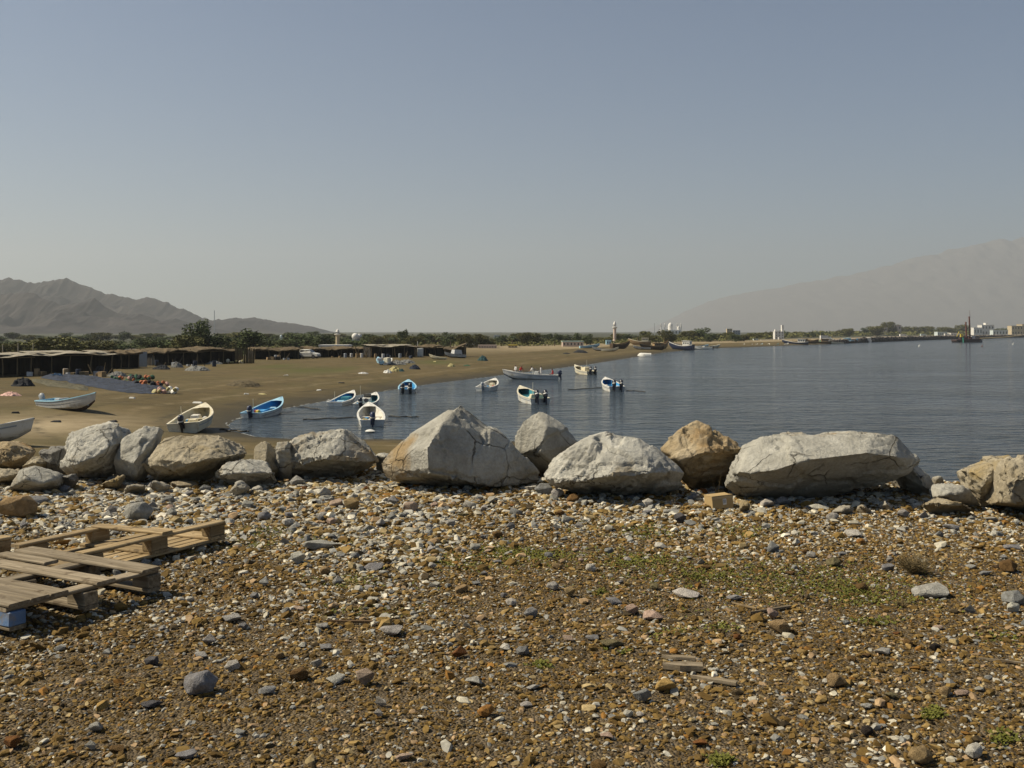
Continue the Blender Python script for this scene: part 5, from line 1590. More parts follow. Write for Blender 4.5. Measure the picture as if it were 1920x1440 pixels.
def far_boat(px, py, z, L, heading, hull, inner, label, motors=0, group='boats lying on the far beach', **kw):
    return put(make_boat('beached_boat' if 'beach' in group else MN, L, L * .28, L * .13, hull, inner, hull, M_ANTIF, motors, M_BLACKM, thwarts=(.3, .6), **kw), px, py, z, heading, label, group, sink=-.02 if z > 0.1 else .2)
far_boat(1126, 658, .8, 4.4, 200, M_HULLW, M_TEALIN, 'white beached boat below the old wooden dhow')
far_boat(1143, 659, .8, 4.4, -20, M_HULLC, M_WIN, 'cream beached boat touching the white one below the wooden dhow')
far_boat(1204, 655.5, .9, 5.0, 185, M_HULLG, M_WIN, 'low grey boat hull behind the white upturned one')
far_boat(1105, 653, 1.0, 6.0, 10, M_LBLUE, M_TEALIN, 'pale blue boat beside the long greenish roof')
far_boat(854, 671, 1.2, 4.2, 215, M_HULLG, M_GREYM, 'grey cabin boat parked past the last dark shelter', console=True, cargo=[(-.2, 0, 1.1, 2.0, 1.1, .8, M_HULLG, 'canvas_cover')])
far_boat(822, 674, 1.2, 2.8, 170, M_CIN, M_CIN, 'small cream dinghy lying in front of the last shelter')
far_boat(712, 682, 1.2, 3.4, 105, M_LBLUE, M_NAVY, 'light blue boat with piled nets in front of the dark open shelter', cargo=[(0, 0, .6, 1.4, .7, .55, M_GREYM, 'net_bundle')])
far_boat(728, 684, 1.2, 3.2, 80, M_HULLW, M_TEALIN, 'white dinghy beside the light blue boat with piled nets', cargo=[(-.5, 0, .7, 1.2, .8, .8, M_HULLC, 'canvas_cover')])
far_boat(1316, 655, 0, 7.0, 165, M_HULLW, M_LBLUE, 'white and blue speedboat beside the moored dhow', 1, 'boats moored off the far shore', console=True)
far_boat(1312, 652, 0, 6.5, 10, M_LBLUE, M_WIN, 'pale blue launch behind the white and blue speedboat', 1, 'boats moored off the far shore')
far_boat(1334, 652.5, 0, 6.8, 20, M_HULLC, M_WIN, 'cream launch, outermost of the boats beside the moored dhow', 0, 'boats moored off the far shore')
for px, L, hm, lab in [(1395, 4.5, M_HULLW, 'first white dinghy in the row along the far waterline'), (1405, 3.8, M_HULLG, 'grey dinghy in the row along the far waterline'), (1415, 4.4, M_HULLW, 'white dinghy in the middle of the row along the far waterline'), (1426, 4.6, M_LBLUE, 'pale blue dinghy in the row along the far waterline'), (1441, 4.6, M_HULLC, 'cream dinghy in the row along the far waterline'), (1454, 4.0, M_TEALIN, 'teal dinghy in the row along the far waterline'), (1474, 5.0, M_HULLW, 'last white dinghy in the row, below the white house')]:
    far_boat(px, 648.8 - (px - 1395) * .02, 0, L, 30 + px % 50, hm, M_WIN, lab, 0, 'dinghies along the far waterline', foredeck=False)

# dhows: high-ended timber boats
def dhow(px, py, z, L, heading, hull, cabin, label, group, deckhouse=True, mast=0.0, trim=None, sink=.5, H=1.9):
    t = empty('dhow')
    rows = []
    n = 14; Bm = L * .30
    for i in range(n):
        u = i / (n - 1)
        b = Bm / 2 * (0.72 + .28 * math.sin(min(u / .4, 1) * math.pi / 2) if u < .4 else max(.03, 1 - ((u - .4) / .6) ** 2.2))
        zs = H * (1 + .28 * (1 - u / .4) ** 2 if u < .4 else 1 + .55 * ((u - .4) / .6) ** 2)
        x = -L / 2 + L * u + max(0, u - .75) * L * .25
        zk = H * .9 * max(0, (u - .7) / .3) ** 2
        h = [(x - max(0, u - .7) * L * .12, 0, zk), (x, b * .7, zk + (zs - zk) * .22), (x, b * .97, zk + (zs - zk) * .6), (x, b, zs)]
        rows.append([(a, -bb, c) for a, bb, c in reversed(h)][:-1] + h)
    mb = MB(); mb.loft(rows); m = len(rows[0]); mb.f += [tuple(range(m)), tuple(range(len(mb.v) - m, len(mb.v)))]; mb.mi += [0, 0]
    mb.build('hull', hull, t, smooth=True)
    mb = MB(); mb.loft([[(r[0][0], r[0][1] * .94, r[0][2] - H * .22), (r[0][0], -r[0][1] * .94, r[0][2] - H * .22)] for r in rows]); mb.build('deck', M_WOODT, t)
    mb = MB()
    for s in (0, -1): mb.loft([[(r[s][0], r[s][1] * 1.02, r[s][2] - .12), (r[s][0], r[s][1] * 1.02, r[s][2] + .06), (r[s][0], r[s][1] * .93, r[s][2] + .06)] for r in rows])
    mb.build('rail', trim or cabin, t)
    if deckhouse:
        mb = MB(); mb.box((-L * .22, 0, H * 1.35), (L * .30, Bm * .62, H * .9)); ch = mb.build('deckhouse', cabin, t)
        mb = MB(); mb.box((-L * .22, 0, H * 1.84), (L * .36, Bm * .74, .10)); mb.build('cabin_roof', cabin, ch)
        for k in range(3):
            mb = MB(); mb.box((-L * .31 + k * L * .09, 0, H * 1.45), (L * .05, Bm * .63, H * .28)); mb.build('window', M_GLASSD, ch)
    if mast:
        mb = MB(); mb.tube([(L * .12, 0, H * .7), (L * .14, 0, H + mast)], [.10, .06], 6); mb.build('mast', M_WOODT, t)
    return put(t, px, py, z, heading, label, group, 'boat', sink=sink)
DG = 'wooden dhows and fishing vessels along the far shore'
dhow(1278, 656.5, 0, 8.5, 142, M_NAVY, M_HULLW, 'dark blue dhow with a white deckhouse moored at the beach tip', DG, sink=.4, H=1.9)
dhow(1163, 654, .9, 7.0, 35, M_WOODD, M_WOODT, 'old brown wooden dhow hull resting on the far beach', DG, False, 0, sink=.1, H=1.5)
dhow(1222, 655, .7, 7.5, 200, M_WOODD, M_WOODT, 'brown dhow with a tan deckhouse on the beach below the trees', DG, True, 0, sink=.2, H=1.2)
dhow(1243, 654, .7, 6.0, 50, M_WOODT, M_WOODT, 'tan high-bowed dhow beside the moored blue one', DG, False, 2.0, sink=.2, H=1.8)
dhow(1200, 647, 1.2, 8.0, 170, M_WOODT, M_HULLC, 'tan beached dhow farther back among the trees', DG, True, 1.5, sink=.2, H=1.6)
for px, py, hd, hu, ca, lab in [(1492, 646.5, 160, M_NAVY, M_HULLW, 'dark blue fishing dhow, first of the moored fleet'), (1515, 645.5, 20, M_WOODD, M_WOODT, 'brown fishing dhow in the moored fleet beside the dark blue one'), (1536, 645, 170, M_WOODD, M_WOODT, 'low dark brown dhow in the middle of the moored fleet'), (1557, 644, 15, M_GREENP, M_HULLW, 'green and white dhow in the moored fleet'), (1580, 643.5, 165, M_WOODD, M_LBLUE, 'brown dhow with a pale blue deckhouse in the moored fleet'), (1594, 643, 30, M_LBLUE, M_LBLUE, 'pale blue dhow at the end of the moored fleet'), (1627, 642, 80, M_HULLG, M_HULLW, 'white trawler seen end-on at the foot of the breakwater')]:
    dhow(px, py, 0, 11.0, hd, hu, ca, lab, DG, True, 3.0 if px % 2 else 1.0, sink=.6, H=1.8)
far_boat(1566, 645, 0, 8.0, 175, M_HULLC, M_WIN, 'low cream boat in front of the green and white dhow', 0, 'boats moored off the far shore')

# dredging barge with two tall legs
def barge():
    t = empty('dredging_barge')
    mb = MB(); mb.loft([[(-6.2, -3, .2), (-6.8, -3, 1.9)], [(-6.2, 3, .2), (-6.8, 3, 1.9)]]); 
    mb = MB()
    pr = [(-6.0, 0), (-7.2, 1.6), (-7.2, 2.4), (7.2, 2.4), (7.2, 1.6), (6.2, 0)]
    mb.loft([[(x, y, z) for x, z in pr] for y in (-3, 3)], close_u=True); mb.f += [tuple(range(6)), tuple(reversed(range(6, 12)))]; mb.mi += [0, 0]
    mb.build('hull', M_ANTIF, t)
    for x, h, nm in ((.2, 12.0, 'spud_leg'), (2.3, 15.0, 'spud_leg')):
        mb = MB(); mb.tube([(x, 0, -2), (x, 0, h)], .42, 10); lg = mb.build(nm, M_STEELB, t)
        mb = MB(); mb.box((x, 0, 2.9), (1.3, 1.3, 1.2)); mb.build('leg_clamp', M_STEELB, lg)
    mb = MB(); mb.tube([(2.7, 0, 14), (2.7, 0, 18.5)], [.12, .05], 5); mb.build('aerial', M_STEELB, t)
    mb = MB(); mb.box((-2.6, 0, 4.6), (1.3, 1.6, 1.8), taper=.8); ex = mb.build('digger_cab', M_YELLOW, t)
    mb = MB(); mb.tube([(-2.6, -.3, 4.8), (-4.2, -.3, 6.6), (-5.6, -.3, 4.0)], [.3, .25, .18], 6); mb.build('digger_arm', M_YELLOW, ex)
    mb = MB(); mb.box((-2.6, 0, 3.0), (2.2, 2.0, 1.3)); mb.build('digger_tracks', M_ANTIF, ex)
    mb = MB(); mb.tube([(-3.4, -3.1, .6), (-3.4, -3.1, 3.4)], .35, 8); mb.build('fender', M_GREENP, t)
    mb = MB(); mb.box((4.2, .5, 3.2), (1.6, 2, 1.6)); mb.build('engine_house', M_HULLG, t)
    mb = MB(); mb.tube([(6.9, -2.2, .8), (7.2, -2.9, .9)], .9, 12); mb.build('tyre_fender', M_BLACKM, t)
    for k in range(5):
        mb = MB(); mb.tube([(-6 + k * 3, -2.9, 2.4), (-6 + k * 3, -2.9, 3.4)], .05, 4); mb.build('rail_post', M_STEELB, t)
    put(t, 1812, 642, 0, 4, 'dark dredging barge with two tall red-brown legs and a yellow digger', None, 'barge', sink=.5)
    mb = MB(); a = G(1838, 638.5, 0); b = G(1915, 633.5, 0)
    mb.tube([(a.x, a.y, 1.2), ((a.x + b.x) / 2, (a.y + b.y) / 2, 1.3), (b.x, b.y, 2.4)], .55, 8)
    o = mb.build('dredge_pipe', pm('tan_pipe', (.40, .29, .13))); tag(o, 'long tan floating pipe running from the barge to the shore', 'pipe')
barge()
for px, py, m, lab in [(1841, 650, M_STEELB, 'small reddish marker buoy below the barge'), (1899, 646, M_HULLW, 'white marker buoy near the picture edge'), (1723, 649.5, M_HULLW, 'tiny white float in open water before the breakwater')]:
    mb = MB(); mb.lathe([(.05, -.3), (.5, -.1), (.55, .2), (.3, .5), (.10, .8), (.08, 1.7), (.02, 1.75)], n=10)
    o = mb.build('buoy', m, smooth=True); g = G(px, py, 0); o.location = (g.x, g.y, 0); o.rotation_euler = (.2, .3, 0); o.scale = (.6, .6, .7); tag(o, lab, 'buoy', 'marker buoys')

# mooring lines lying on the water
def line(pts, label, r=.03, z=.03):
    w = [G(px, py, 0) for px, py in pts]
    q = []
    for i in range(len(w) - 1):
        for k in range(8): q.append(w[i].lerp(w[i + 1], k / 8) + Vector((.0, .25 * math.sin((i * 8 + k) * .9), z)))
    q.append(w[-1] + Vector((0, 0, z)))
    mb = MB(); mb.tube(q, r, 5); o = mb.build('mooring_line', M_ROPE); tag(o, label, 'rope', 'mooring lines on the water')
line([(668, 783), (620, 785), (568, 787)], 'long dark mooring line running from the stern-on white boat toward the beach')
line([(728, 781), (760, 782), (785, 782)], 'short mooring line on the open side of the stern-on white boat')
line([(545, 762), (570, 764), (600, 768)], 'mooring line trailing from the bright blue boat')
line([(1128, 727), (1098, 729), (1065, 731)], 'mooring line stretching from the vivid blue boat toward the middle')
line([(1174, 733), (1190, 733), (1210, 735)], 'mooring line behind the motors of the vivid blue boat')
line([(412, 808), (440, 811), (466, 812)], 'dark mooring pole line beside the grounded cream boat', .05, .1)
o = MB(); o.lathe([(.03, 0), (.16, .03), (.2, .1), (.12, .2), (.03, .24)], n=8); o = o.build('float', M_HULLW, smooth=True); g = G(694, 811, 0); o.location = g; o.scale = (1.6, 1, .8); tag(o, 'white float on the water below the stern-on white boat', 'float')
# ------------------------------------------------------------------ people in the long boat
M_SKIN = pm('skin', (0.16, 0.085, 0.05), 0.1, 3, 0.6)
M_HAIR = pm('dark_hair', (0.012, 0.010, 0.009), 0.2, 5, 0.6)
M_RED = pm('red_shirt', (0.36, 0.02, 0.02), 0.15, 4, 0.8)
M_WSH = pm('white_shirt', (0.62, 0.60, 0.58), 0.08, 4, 0.8)
M_TRO = pm('grey_trousers', (0.12, 0.13, 0.14), 0.2, 4, 0.85)
M_TRL = pm('light_trousers', (0.34, 0.36, 0.36), 0.15, 4, 0.85)

def person(label, loc, rz, pose, shirt, trousers, parent_z=0.0):
    """one continuous skinned body, joints in metres; pose 'stand' | 'sit' | 'lean'"""
    if pose == 'sit':
        hip = .45; J = dict(pel=(0, 0, .50), belly=(0, 0, .68), chest=(.03, 0, .90), neck=(.06, 0, 1.06), head=(.09, 0, 1.17), crown=(.09, 0, 1.30))
        legs = lambda s: [(.06, s*.10, .48), (.44, s*.13, .50), (.42, s*.13, .10), (.58, s*.14, .04)]
        arms = lambda s: [(.04, s*.18, .99), (.08, s*.25, .75), (.30, s*.20, .62), (.40, s*.17, .60)]
    elif pose == 'lean':
        J = dict(pel=(0, 0, .88), belly=(.05, 0, 1.05), chest=(.16, 0, 1.25), neck=(.24, 0, 1.40), head=(.30, 0, 1.50), crown=(.31, 0, 1.63))
        legs = lambda s: [(0, s*.10, .86), (.06 + .05*s, s*.13, .47), (-.02 + .1*s, s*.14, .09), (.14 + .1*s, s*.15, .03)]
        arms = lambda s: [(.18, s*.18, 1.34), (.30, s*.24, 1.10), (.52, s*.16, 1.02), (.62, s*.13, 1.02)]
    else:
        J = dict(pel=(0, 0, .90), belly=(.0, 0, 1.08), chest=(.01, 0, 1.30), neck=(.02, 0, 1.47), head=(.04, 0, 1.57), crown=(.04, 0, 1.70))
        legs = lambda s: [(0, s*.10, .88), (.03, s*.12, .48), (-.02, s*.13, .09), (.14, s*.15, .03)]
        arms = lambda s: [(.01, s*.19, 1.41), (.02, s*.27, 1.14), (.18, s*.22, .96), (.26, s*.19, .93)]
    V = []; E = []; Rd = []
    def add(p, r, par=None):
        V.append(p); Rd.append(r)
        if par is not None: E.append((par, len(V) - 1))
        return len(V) - 1
    a = add(J['pel'], (.15, .12)); root = a
    b = add(J['belly'], (.14, .105), a); c = add(J['chest'], (.165, .115), b); n = add(J['neck'], (.058, .058), c)
    h = add(J['head'], (.078, .092), n); add(J['crown'], (.07, .08), h)
    for s in (-1, 1):
        q = a
        for p, r in zip(legs(s), (.088, .062, .042, .04)): q = add(p, (r, r), q)
        q = c
        for p, r in zip(arms(s), (.058, .045, .034, .038)): q = add(p, (r, r), q)
        hand = V[q]
        for k in range(5):
            f = Vector(hand) + Vector((.045 + .02 * (k in (1, 2)), (k - 2) * .017, -.02 - .01 * k)) if k else Vector(hand) + Vector((.02, -s * .045, .0))
            add(tuple(f), (.009, .009), q)
    me = bpy.data.meshes.new('p'); me.from_pydata(V, E, [])
    ob = bpy.data.objects.new('p', me); C.objects.link(ob)
    md = ob.modifiers.new('s', 'SKIN'); md.use_smooth_shade = True
    for i, r in enumerate(Rd): me.skin_vertices[0].data[i].radius = r
    for i in range(len(V)): me.skin_vertices[0].data[i].use_root = (i == root)
    ob.modifiers.new('u', 'SUBSURF').levels = 1
    dg = bpy.context.evaluated_depsgraph_get(); dg.update()
    out = bpy.data.meshes.new_from_object(ob.evaluated_get(dg)); bpy.data.objects.remove(ob); out.name = 'person'
    out.materials.clear()
    for m in (M_SKIN, shirt, trousers, M_HAIR): out.materials.append(m)
    hd = Vector(J['head']); el = [Vector(arms(s)[1]) for s in (-1, 1)]; hn = [Vector(arms(s)[3]) for s in (-1, 1)]
    waist = J['belly'][2] - .07
    for p in out.polygons:
        q = p.center
        if q.z > J['neck'][2] + .0: k = 3 if (q.z > hd.z + .06 or (q.x < hd.x - .03 and q.z > hd.z - .04)) else 0
        elif min((q - e).length for e in hn) < .20: k = 0
        elif q.z > waist and not (pose == 'sit' and q.x > .25 and abs(q.y) < .16 and q.z < .58): k = 1
        elif q.z < .06: k = 3
        else: k = 2
        p.material_index = k
    o = link_mesh('person', out)
    # nose and ears give the head its face
    o.location = loc; o.rotation_euler = (0, 0, rz)
    tag(o, label, 'person', 'people aboard the long boat')
    return o

bpy.context.view_layer.update()
LBM = long_boat.matrix_world.copy()
def aboard(x, y, z): return LBM @ Vector((x, y, z))
hd = R(173)
person('person in a white shirt standing near the bow beside the red-shirted one', aboard(1.95, .18, .24), hd + .6, 'stand', M_WSH, M_TRL)
person('person in a red shirt leaning near the bow of the long boat', aboard(1.45, -.15, .24), hd + 2.6, 'lean', M_RED, M_TRL)
person('person in white standing at the console of the long boat', aboard(-1.25, .12, .24), hd, 'stand', M_WSH, M_WSH)
person('person in pale clothes standing just ahead of the one at the console', aboard(-.25, -.38, .24), hd + .3, 'lean', M_WSH, M_TRL)
person('person in red sitting by the motor of the long boat', aboard(-2.75, .1, .34), hd, 'sit', M_RED, M_TRO)
# ------------------------------------------------------------------ shelters of poles and palm fronds on the beach
M_FROND = pm('dry_palm_frond', (0.095, 0.068, 0.034), 0.40, 2.5, 0.95, 0.5, stretch=(1, 1, .3))
M_REED = pm('reed_screen', (0.075, 0.055, 0.026), 0.45, 3.0, 0.95, 0.5, stretch=(4, 4, .15))
M_SHEET = pm('pale_roof_sheet', (0.27, 0.24, 0.18), 0.18, .8, 0.7, 0.1, dirt=(0.20, .15, .09), dscale=.7)
M_POLE = pm('bare_pole', (0.13, 0.095, 0.05), 0.25, 3, 0.9)
M_NETB = pm('blue_net', (0.022, 0.030, 0.050), 0.5, 1.5, 0.95, 0.5, dirt=(.012, .014, .018), dscale=1.6)
M_SACK_SHADE = pm('sacking_and_shade', (0.018, 0.015, 0.012), 0.4, 1.2, 0.95)  # near-black: paints shade inside the shelters, also colours some dark gear

def shelter(px0, px1, d, top, label, depth=5.0, z=None, posts=5, roof='frond', side='both', name='beach_shelter', slope=.15, skew=0.0, seed=1):
    """an open-fronted shed: posts, beam, back and side screens of reeds, flat roof of fronds or sheets"""
    rng = random.Random(seed)
    x0 = (px0 - 960) / F_PX * d; x1 = (px1 - 960) / F_PX * (d + skew)
    z0 = min(hz(x0, d), hz(x1, d + skew), hz((x0 + x1) / 2, d + depth / 2)) - .03 if z is None else z
    H = CAM_H - (top - HZ) / F_PX * d - z0
    ang = math.atan2(skew, x1 - x0); W = math.hypot(x1 - x0, skew)
    t = empty(name, (x0, d, z0), ang); tag(t, label, 'shelter', 'open shelters along the beach')
    mr = {'frond': M_FROND, 'sheet': M_SHEET}[roof]
    for i in range(posts):
        x = .15 + (W - .3) * i / (posts - 1) + (rng.uniform(-.3, .3) if 0 < i < posts - 1 else 0)
        mb = MB(); mb.tube([(x, 0, -.2), (x + rng.uniform(-.08, .08), 0, H * .5), (x + rng.uniform(-.12, .12), 0, H - .18)], [.075, .065, .055], 6); mb.build('post', M_POLE, t)
    mb = MB(); mb.tube([(-.2, .02, H - .2), (W * .5, .02, H - .24), (W + .2, .02, H - .2)], .06, 6); mb.build('beam', M_POLE, t)
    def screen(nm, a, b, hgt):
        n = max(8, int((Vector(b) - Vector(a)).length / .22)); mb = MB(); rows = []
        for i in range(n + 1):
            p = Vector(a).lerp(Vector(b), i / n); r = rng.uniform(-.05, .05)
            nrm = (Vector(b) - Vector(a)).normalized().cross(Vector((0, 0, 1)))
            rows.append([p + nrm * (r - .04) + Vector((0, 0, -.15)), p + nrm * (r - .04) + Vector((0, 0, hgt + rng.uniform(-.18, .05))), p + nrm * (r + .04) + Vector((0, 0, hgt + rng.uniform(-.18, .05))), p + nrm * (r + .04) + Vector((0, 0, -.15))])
        mb.loft(rows, close_u=True); mb.build(nm, M_SACK_SHADE, t)  # reed screens coloured near-black, the shelter's inner shade painted in
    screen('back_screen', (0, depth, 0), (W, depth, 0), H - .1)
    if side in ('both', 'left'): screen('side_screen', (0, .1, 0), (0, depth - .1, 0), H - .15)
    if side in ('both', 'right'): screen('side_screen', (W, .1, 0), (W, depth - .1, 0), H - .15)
    # roof: a thick uneven mat with a ragged edge
    nx, ny = max(10, int(W / .5)), 8; th = .20 if roof == 'frond' else .07
    up = []; lo = []
    for j in range(ny + 1):
        ru = []; rl = []
        for i in range(nx + 1):
            x = -.35 + (W + .7) * i / nx; y = -.45 + (depth + .8) * j / ny
            if roof == 'frond':
                if j in (0, ny): y += rng.uniform(-.22, .12)
                if i in (0, nx): x += rng.uniform(-.22, .22)
            zz = H - .12 + slope * (j / ny) * 1.2 + (rng.uniform(-.12, .16) if roof == 'frond' else rng.uniform(-.05, .05)) + .14 * math.sin(i * 0.55 + seed)
            ru.append((x, y, zz + th * (1 if 0 < j < ny and 0 < i < nx else .4))); rl.append((x, y, zz - (rng.uniform(0, .16) if j == 0 and roof == 'frond' else 0)))
        up.append(ru); lo.append(rl)
    mb = MB(); mb.loft(up); mb.loft(lo, flip=True)
    m = (nx + 1) * (ny + 1)
    for i in range(nx): mb.f.append((i, i + 1, m + i + 1, m + i)); mb.f.append((ny*(nx+1) + i + 1, ny*(nx+1) + i, m + ny*(nx+1) + i, m + ny*(nx+1) + i + 1)); mb.mi += [0, 0]
    for j in range(ny): mb.f.append(((j+1)*(nx+1), j*(nx+1), m + j*(nx+1), m + (j+1)*(nx+1))); mb.f.append((j*(nx+1) + nx, (j+1)*(nx+1) + nx, m + (j+1)*(nx+1) + nx, m + j*(nx+1) + nx)); mb.mi += [0, 0]
    rf = mb.build('roof', mr, t)
    if roof == 'frond':
        mb = MB()
        for k in range(int(W * 5)):
            x = rng.uniform(-.3, W + .3); y = rng.uniform(-.5, depth); a = rng.uniform(0, 6.28); L = rng.uniform(.5, 1.3)
            p = Vector((x, y, H + slope * y / depth + .12)); e = p + Vector((math.cos(a) * L, math.sin(a) * L * .6, rng.uniform(-.25, .25)))
            s = Vector((-math.sin(a), math.cos(a), 0)) * .08
            mb.add([p - s, p + s, e + s * .3, e - s * .3], [(0, 1, 2, 3)])
        mb.build('loose_fronds', M_FROND, rf)
    else:
        for k in range(max(3, int(W / 2))):
            mb = MB(); xk = W * (k + .5) / max(3, int(W / 2)); mb.box((xk + rng.uniform(-.3, .3), depth * rng.uniform(.3, .7), H + slope * .6 + .06), (rng.uniform(1.2, 2.0), depth * rng.uniform(.5, .8), .05), Matrix.Rotation(rng.uniform(-.12, .12), 3, 'Z') @ Matrix.Rotation(.03, 3, 'X')); mb.build('roof_sheet', M_SHEET, rf)
    return t

shelter(-60, 62, 104, 668, 'dark shelter at the picture edge with a sagging pale roof edge', 6, posts=5, roof='sheet', seed=2, skew=4)
shelter(56, 212, 110, 663.5, 'dark open shelter under pale roof sheets, behind the blue nets', 7, posts=5, roof='sheet', seed=3, skew=6)
shelter(287, 372, 140, 659, 'long reed shelter with two bare front poles, near half', 6, posts=4, seed=4, skew=6)
shelter(366, 442, 147, 656, 'long reed shelter with a frond roof, far half beside the reed screen', 6, posts=4, seed=5, skew=4, side='right')
shelter(206, 262, 128, 662, 'low ragged reed shack between the pale-roofed shelter and the grey door panel', 5, posts=4, seed=14, skew=4)
shelter(561, 592, 186, 655, 'narrow dark reed shack behind the roof of the white car', 4, posts=3, seed=15, skew=1)
shelter(476, 561, 172, 655.5, 'dark reed shelter whose end wall hides the back of the white car', 6, posts=4, seed=6, skew=3)
shelter(588, 692, 188, 654, 'long low reed shelter with leaning poles behind the white car', 6, posts=5, seed=7, skew=6)
shelter(695, 779, 186, 648.5, 'tall black-fronted shelter with a pale roof edge', 6, posts=5, roof='sheet', seed=8, skew=3)
shelter(781, 834, 196, 650.5, 'small shelter with a white box beside its doorway', 5, posts=4, seed=9, skew=3)

def clutter(px0, px1, d, label, seed, n=16):
    '''a jumble of boards, crates and drums leaning under a shelter; each piece is a part'''
    rng = random.Random(seed); x0 = (px0 - 960) / F_PX * d; x1 = (px1 - 960) / F_PX * d
    t = empty('stored_gear', ((x0 + x1) / 2, d, hz((x0 + x1) / 2, d))); tag(t, label, 'gear')
    mats = [M_SACK_SHADE, M_POLE, M_FROND, M_GREYM, M_NETB, M_WOODT, M_HULLG]
    for k in range(n):
        x = rng.uniform(x0, x1) - t.location.x; y = rng.uniform(-1.4, .8); z = hz(x + t.location.x, d + y) - t.location.z; q = rng.random(); mb = MB()
        if q < .4:
            s_ = rng.uniform(.3, .7); mb.box((x, y, z + s_ * .4), (s_, s_ * .8, s_ * .8), Matrix.Rotation(rng.uniform(0, 3), 3, 'Z'), jit=.03, rng=rng); mb.build('crate', rng.choice(mats), t)
        elif q < .75:
            L_ = rng.uniform(1.2, 2.6); mb.tube([(x, y, z), (x + rng.uniform(-.8, .8), y + .3, z + L_ * rng.uniform(.3, .8))], [.05, .04], 5); mb.build('pole', rng.choice(mats[:3]), t)
        else:
            mb.lathe([(.26, 0), (.28, .1), (.28, .75), (.25, .8)], c=(x, y, z), n=10); mb.build('drum', rng.choice(mats[3:]), t)
clutter(64, 205, 108.5, 'crates, drums and poles jumbled at the open front of the pale-roofed shelter', 31, 20)
clutter(292, 436, 139, 'crates and leaning poles along the front of the long reed shelter', 32, 16)
clutter(480, 556, 170, 'gear stored in front of the dark reed shelter by the white car', 33, 10)
clutter(600, 690, 187, 'boxes and poles in front of the long low reed shelter', 34, 14)
clutter(700, 776, 184, 'drums and boards before the black-fronted shelter', 35, 12)

def reed_fence(px0, px1, d, top, label, group=None):
    rng = random.Random(int(px0)); x0 = (px0 - 960) / F_PX * d; x1 = (px1 - 960) / F_PX * d; z0 = hz(x0, d) - .1
    H = CAM_H - (top - HZ) / F_PX * d - z0
    t = empty('reed_screen_wall', (x0, d, z0)); tag(t, label, 'fence')
    n = int((x1 - x0) / .16)
    for k in range(n):
        x = (x1 - x0) * k / n; mb = MB()
        mb.box((0, 0, H / 2), (.15, .07, H + rng.uniform(-.35, .25)), taper=.8)
        o = mb.build('reed_bundle', M_REED, t); o.location = (x, rng.uniform(-.05, .05), 0); o.rotation_euler = (0, rng.uniform(-.05, .05), 0)
reed_fence(441, 478, 150, 652, 'upright brown reed screen between the two long shelters')

# a collapsed end of the row
t = empty('collapsed_shelter', P(835, 672, 196)); tag(t, 'half-collapsed shelter with a tilted roof at the end of the row', 'shelter')
t.location.z = hz(t.location.x, 196)
for k, (x, h) in enumerate(((0, 1.7), (1.2, 1.2), (2.4, 2.0), (3.6, 2.3))):
    mb = MB(); mb.tube([(x, 0, -.2), (x + .1, .1, h)], .06, 6); mb.build('post', M_POLE, t)
mb = MB(); mb.loft([[(-.4, -.4, 1.6), (1.3, -.3, 1.2), (2.6, -.4, 1.9), (4.0, -.4, 2.5)], [(-.4, 3, 1.9), (1.3, 3, 1.7), (2.6, 3, 2.2), (4.0, 3, 2.7)]]); mb.loft([[(-.4, -.4, 1.45), (1.3, -.3, 1.05), (2.6, -.4, 1.75), (4.0, -.4, 2.35)], [(-.4, 3, 1.75), (1.3, 3, 1.55), (2.6, 3, 2.05), (4.0, 3, 2.55)]]); mb.build('roof', M_FROND, t)
mb = MB(); mb.box((1.8, 3, .9), (4.2, .12, 1.9)); mb.build('back_screen', M_REED, t)
mb = MB(); mb.box((3.7, 1.3, .95), (.12, 3.3, 2.1)); mb.build('side_screen', M_REED, t)

# plain poles
def pole(px, top, py, d, label, r=.05, mat=None, lean=0.0, fork=False, group='bare poles on the beach'):
    b = P(px, py, d); b.z = hz(b.x, d) - .2; tz = CAM_H - (top - HZ) / F_PX * d
    mb = MB(); mb.tube([(0, 0, 0), (lean * .5, 0, (tz - b.z) * .5), (lean, 0, tz - b.z)], [r, r * .9, r * .8], 6)
    if fork:
        mb.tube([(0, 0, (tz - b.z) * .45), (.45, 0, tz - b.z)], [r * .9, r * .7], 6); mb.tube([(0, 0, (tz - b.z) * .45), (-.55, 0, tz - b.z)], [r * .9, r * .7], 6)
    o = mb.build('pole', mat or M_POLE); o.location = b; tag(o, label, 'pole', group)
pole(5, 645, 660, 118, 'pale pole rising above the edge shelter, cut by the picture edge', .07, M_SHEET)
pole(34, 643, 660, 120, 'middle one of three pale poles above the edge shelter', .07, M_SHEET)
pole(62, 643, 660, 120, 'last of three pale poles above the edge shelter', .06, M_SHEET)
pole(671, 650, 674, 184, 'leaning yellowish pole in front of the long low reed shelter', .09, None, -.5)
pole(687, 652, 676, 182, 'forked post in front of the long low reed shelter', .09, None, 0, True)
pole(783, 640, 655, 210, 'thin white mast behind the black-fronted shelter', .06, M_HULLW)
pole(402, 582, 640, 900, 'thin mast in the haze at the end of the mountains', .35, M_GREYM)
pole(1227, 606, 640, 600, 'thin mast in the haze beside the four minarets', .15, M_GREYM)

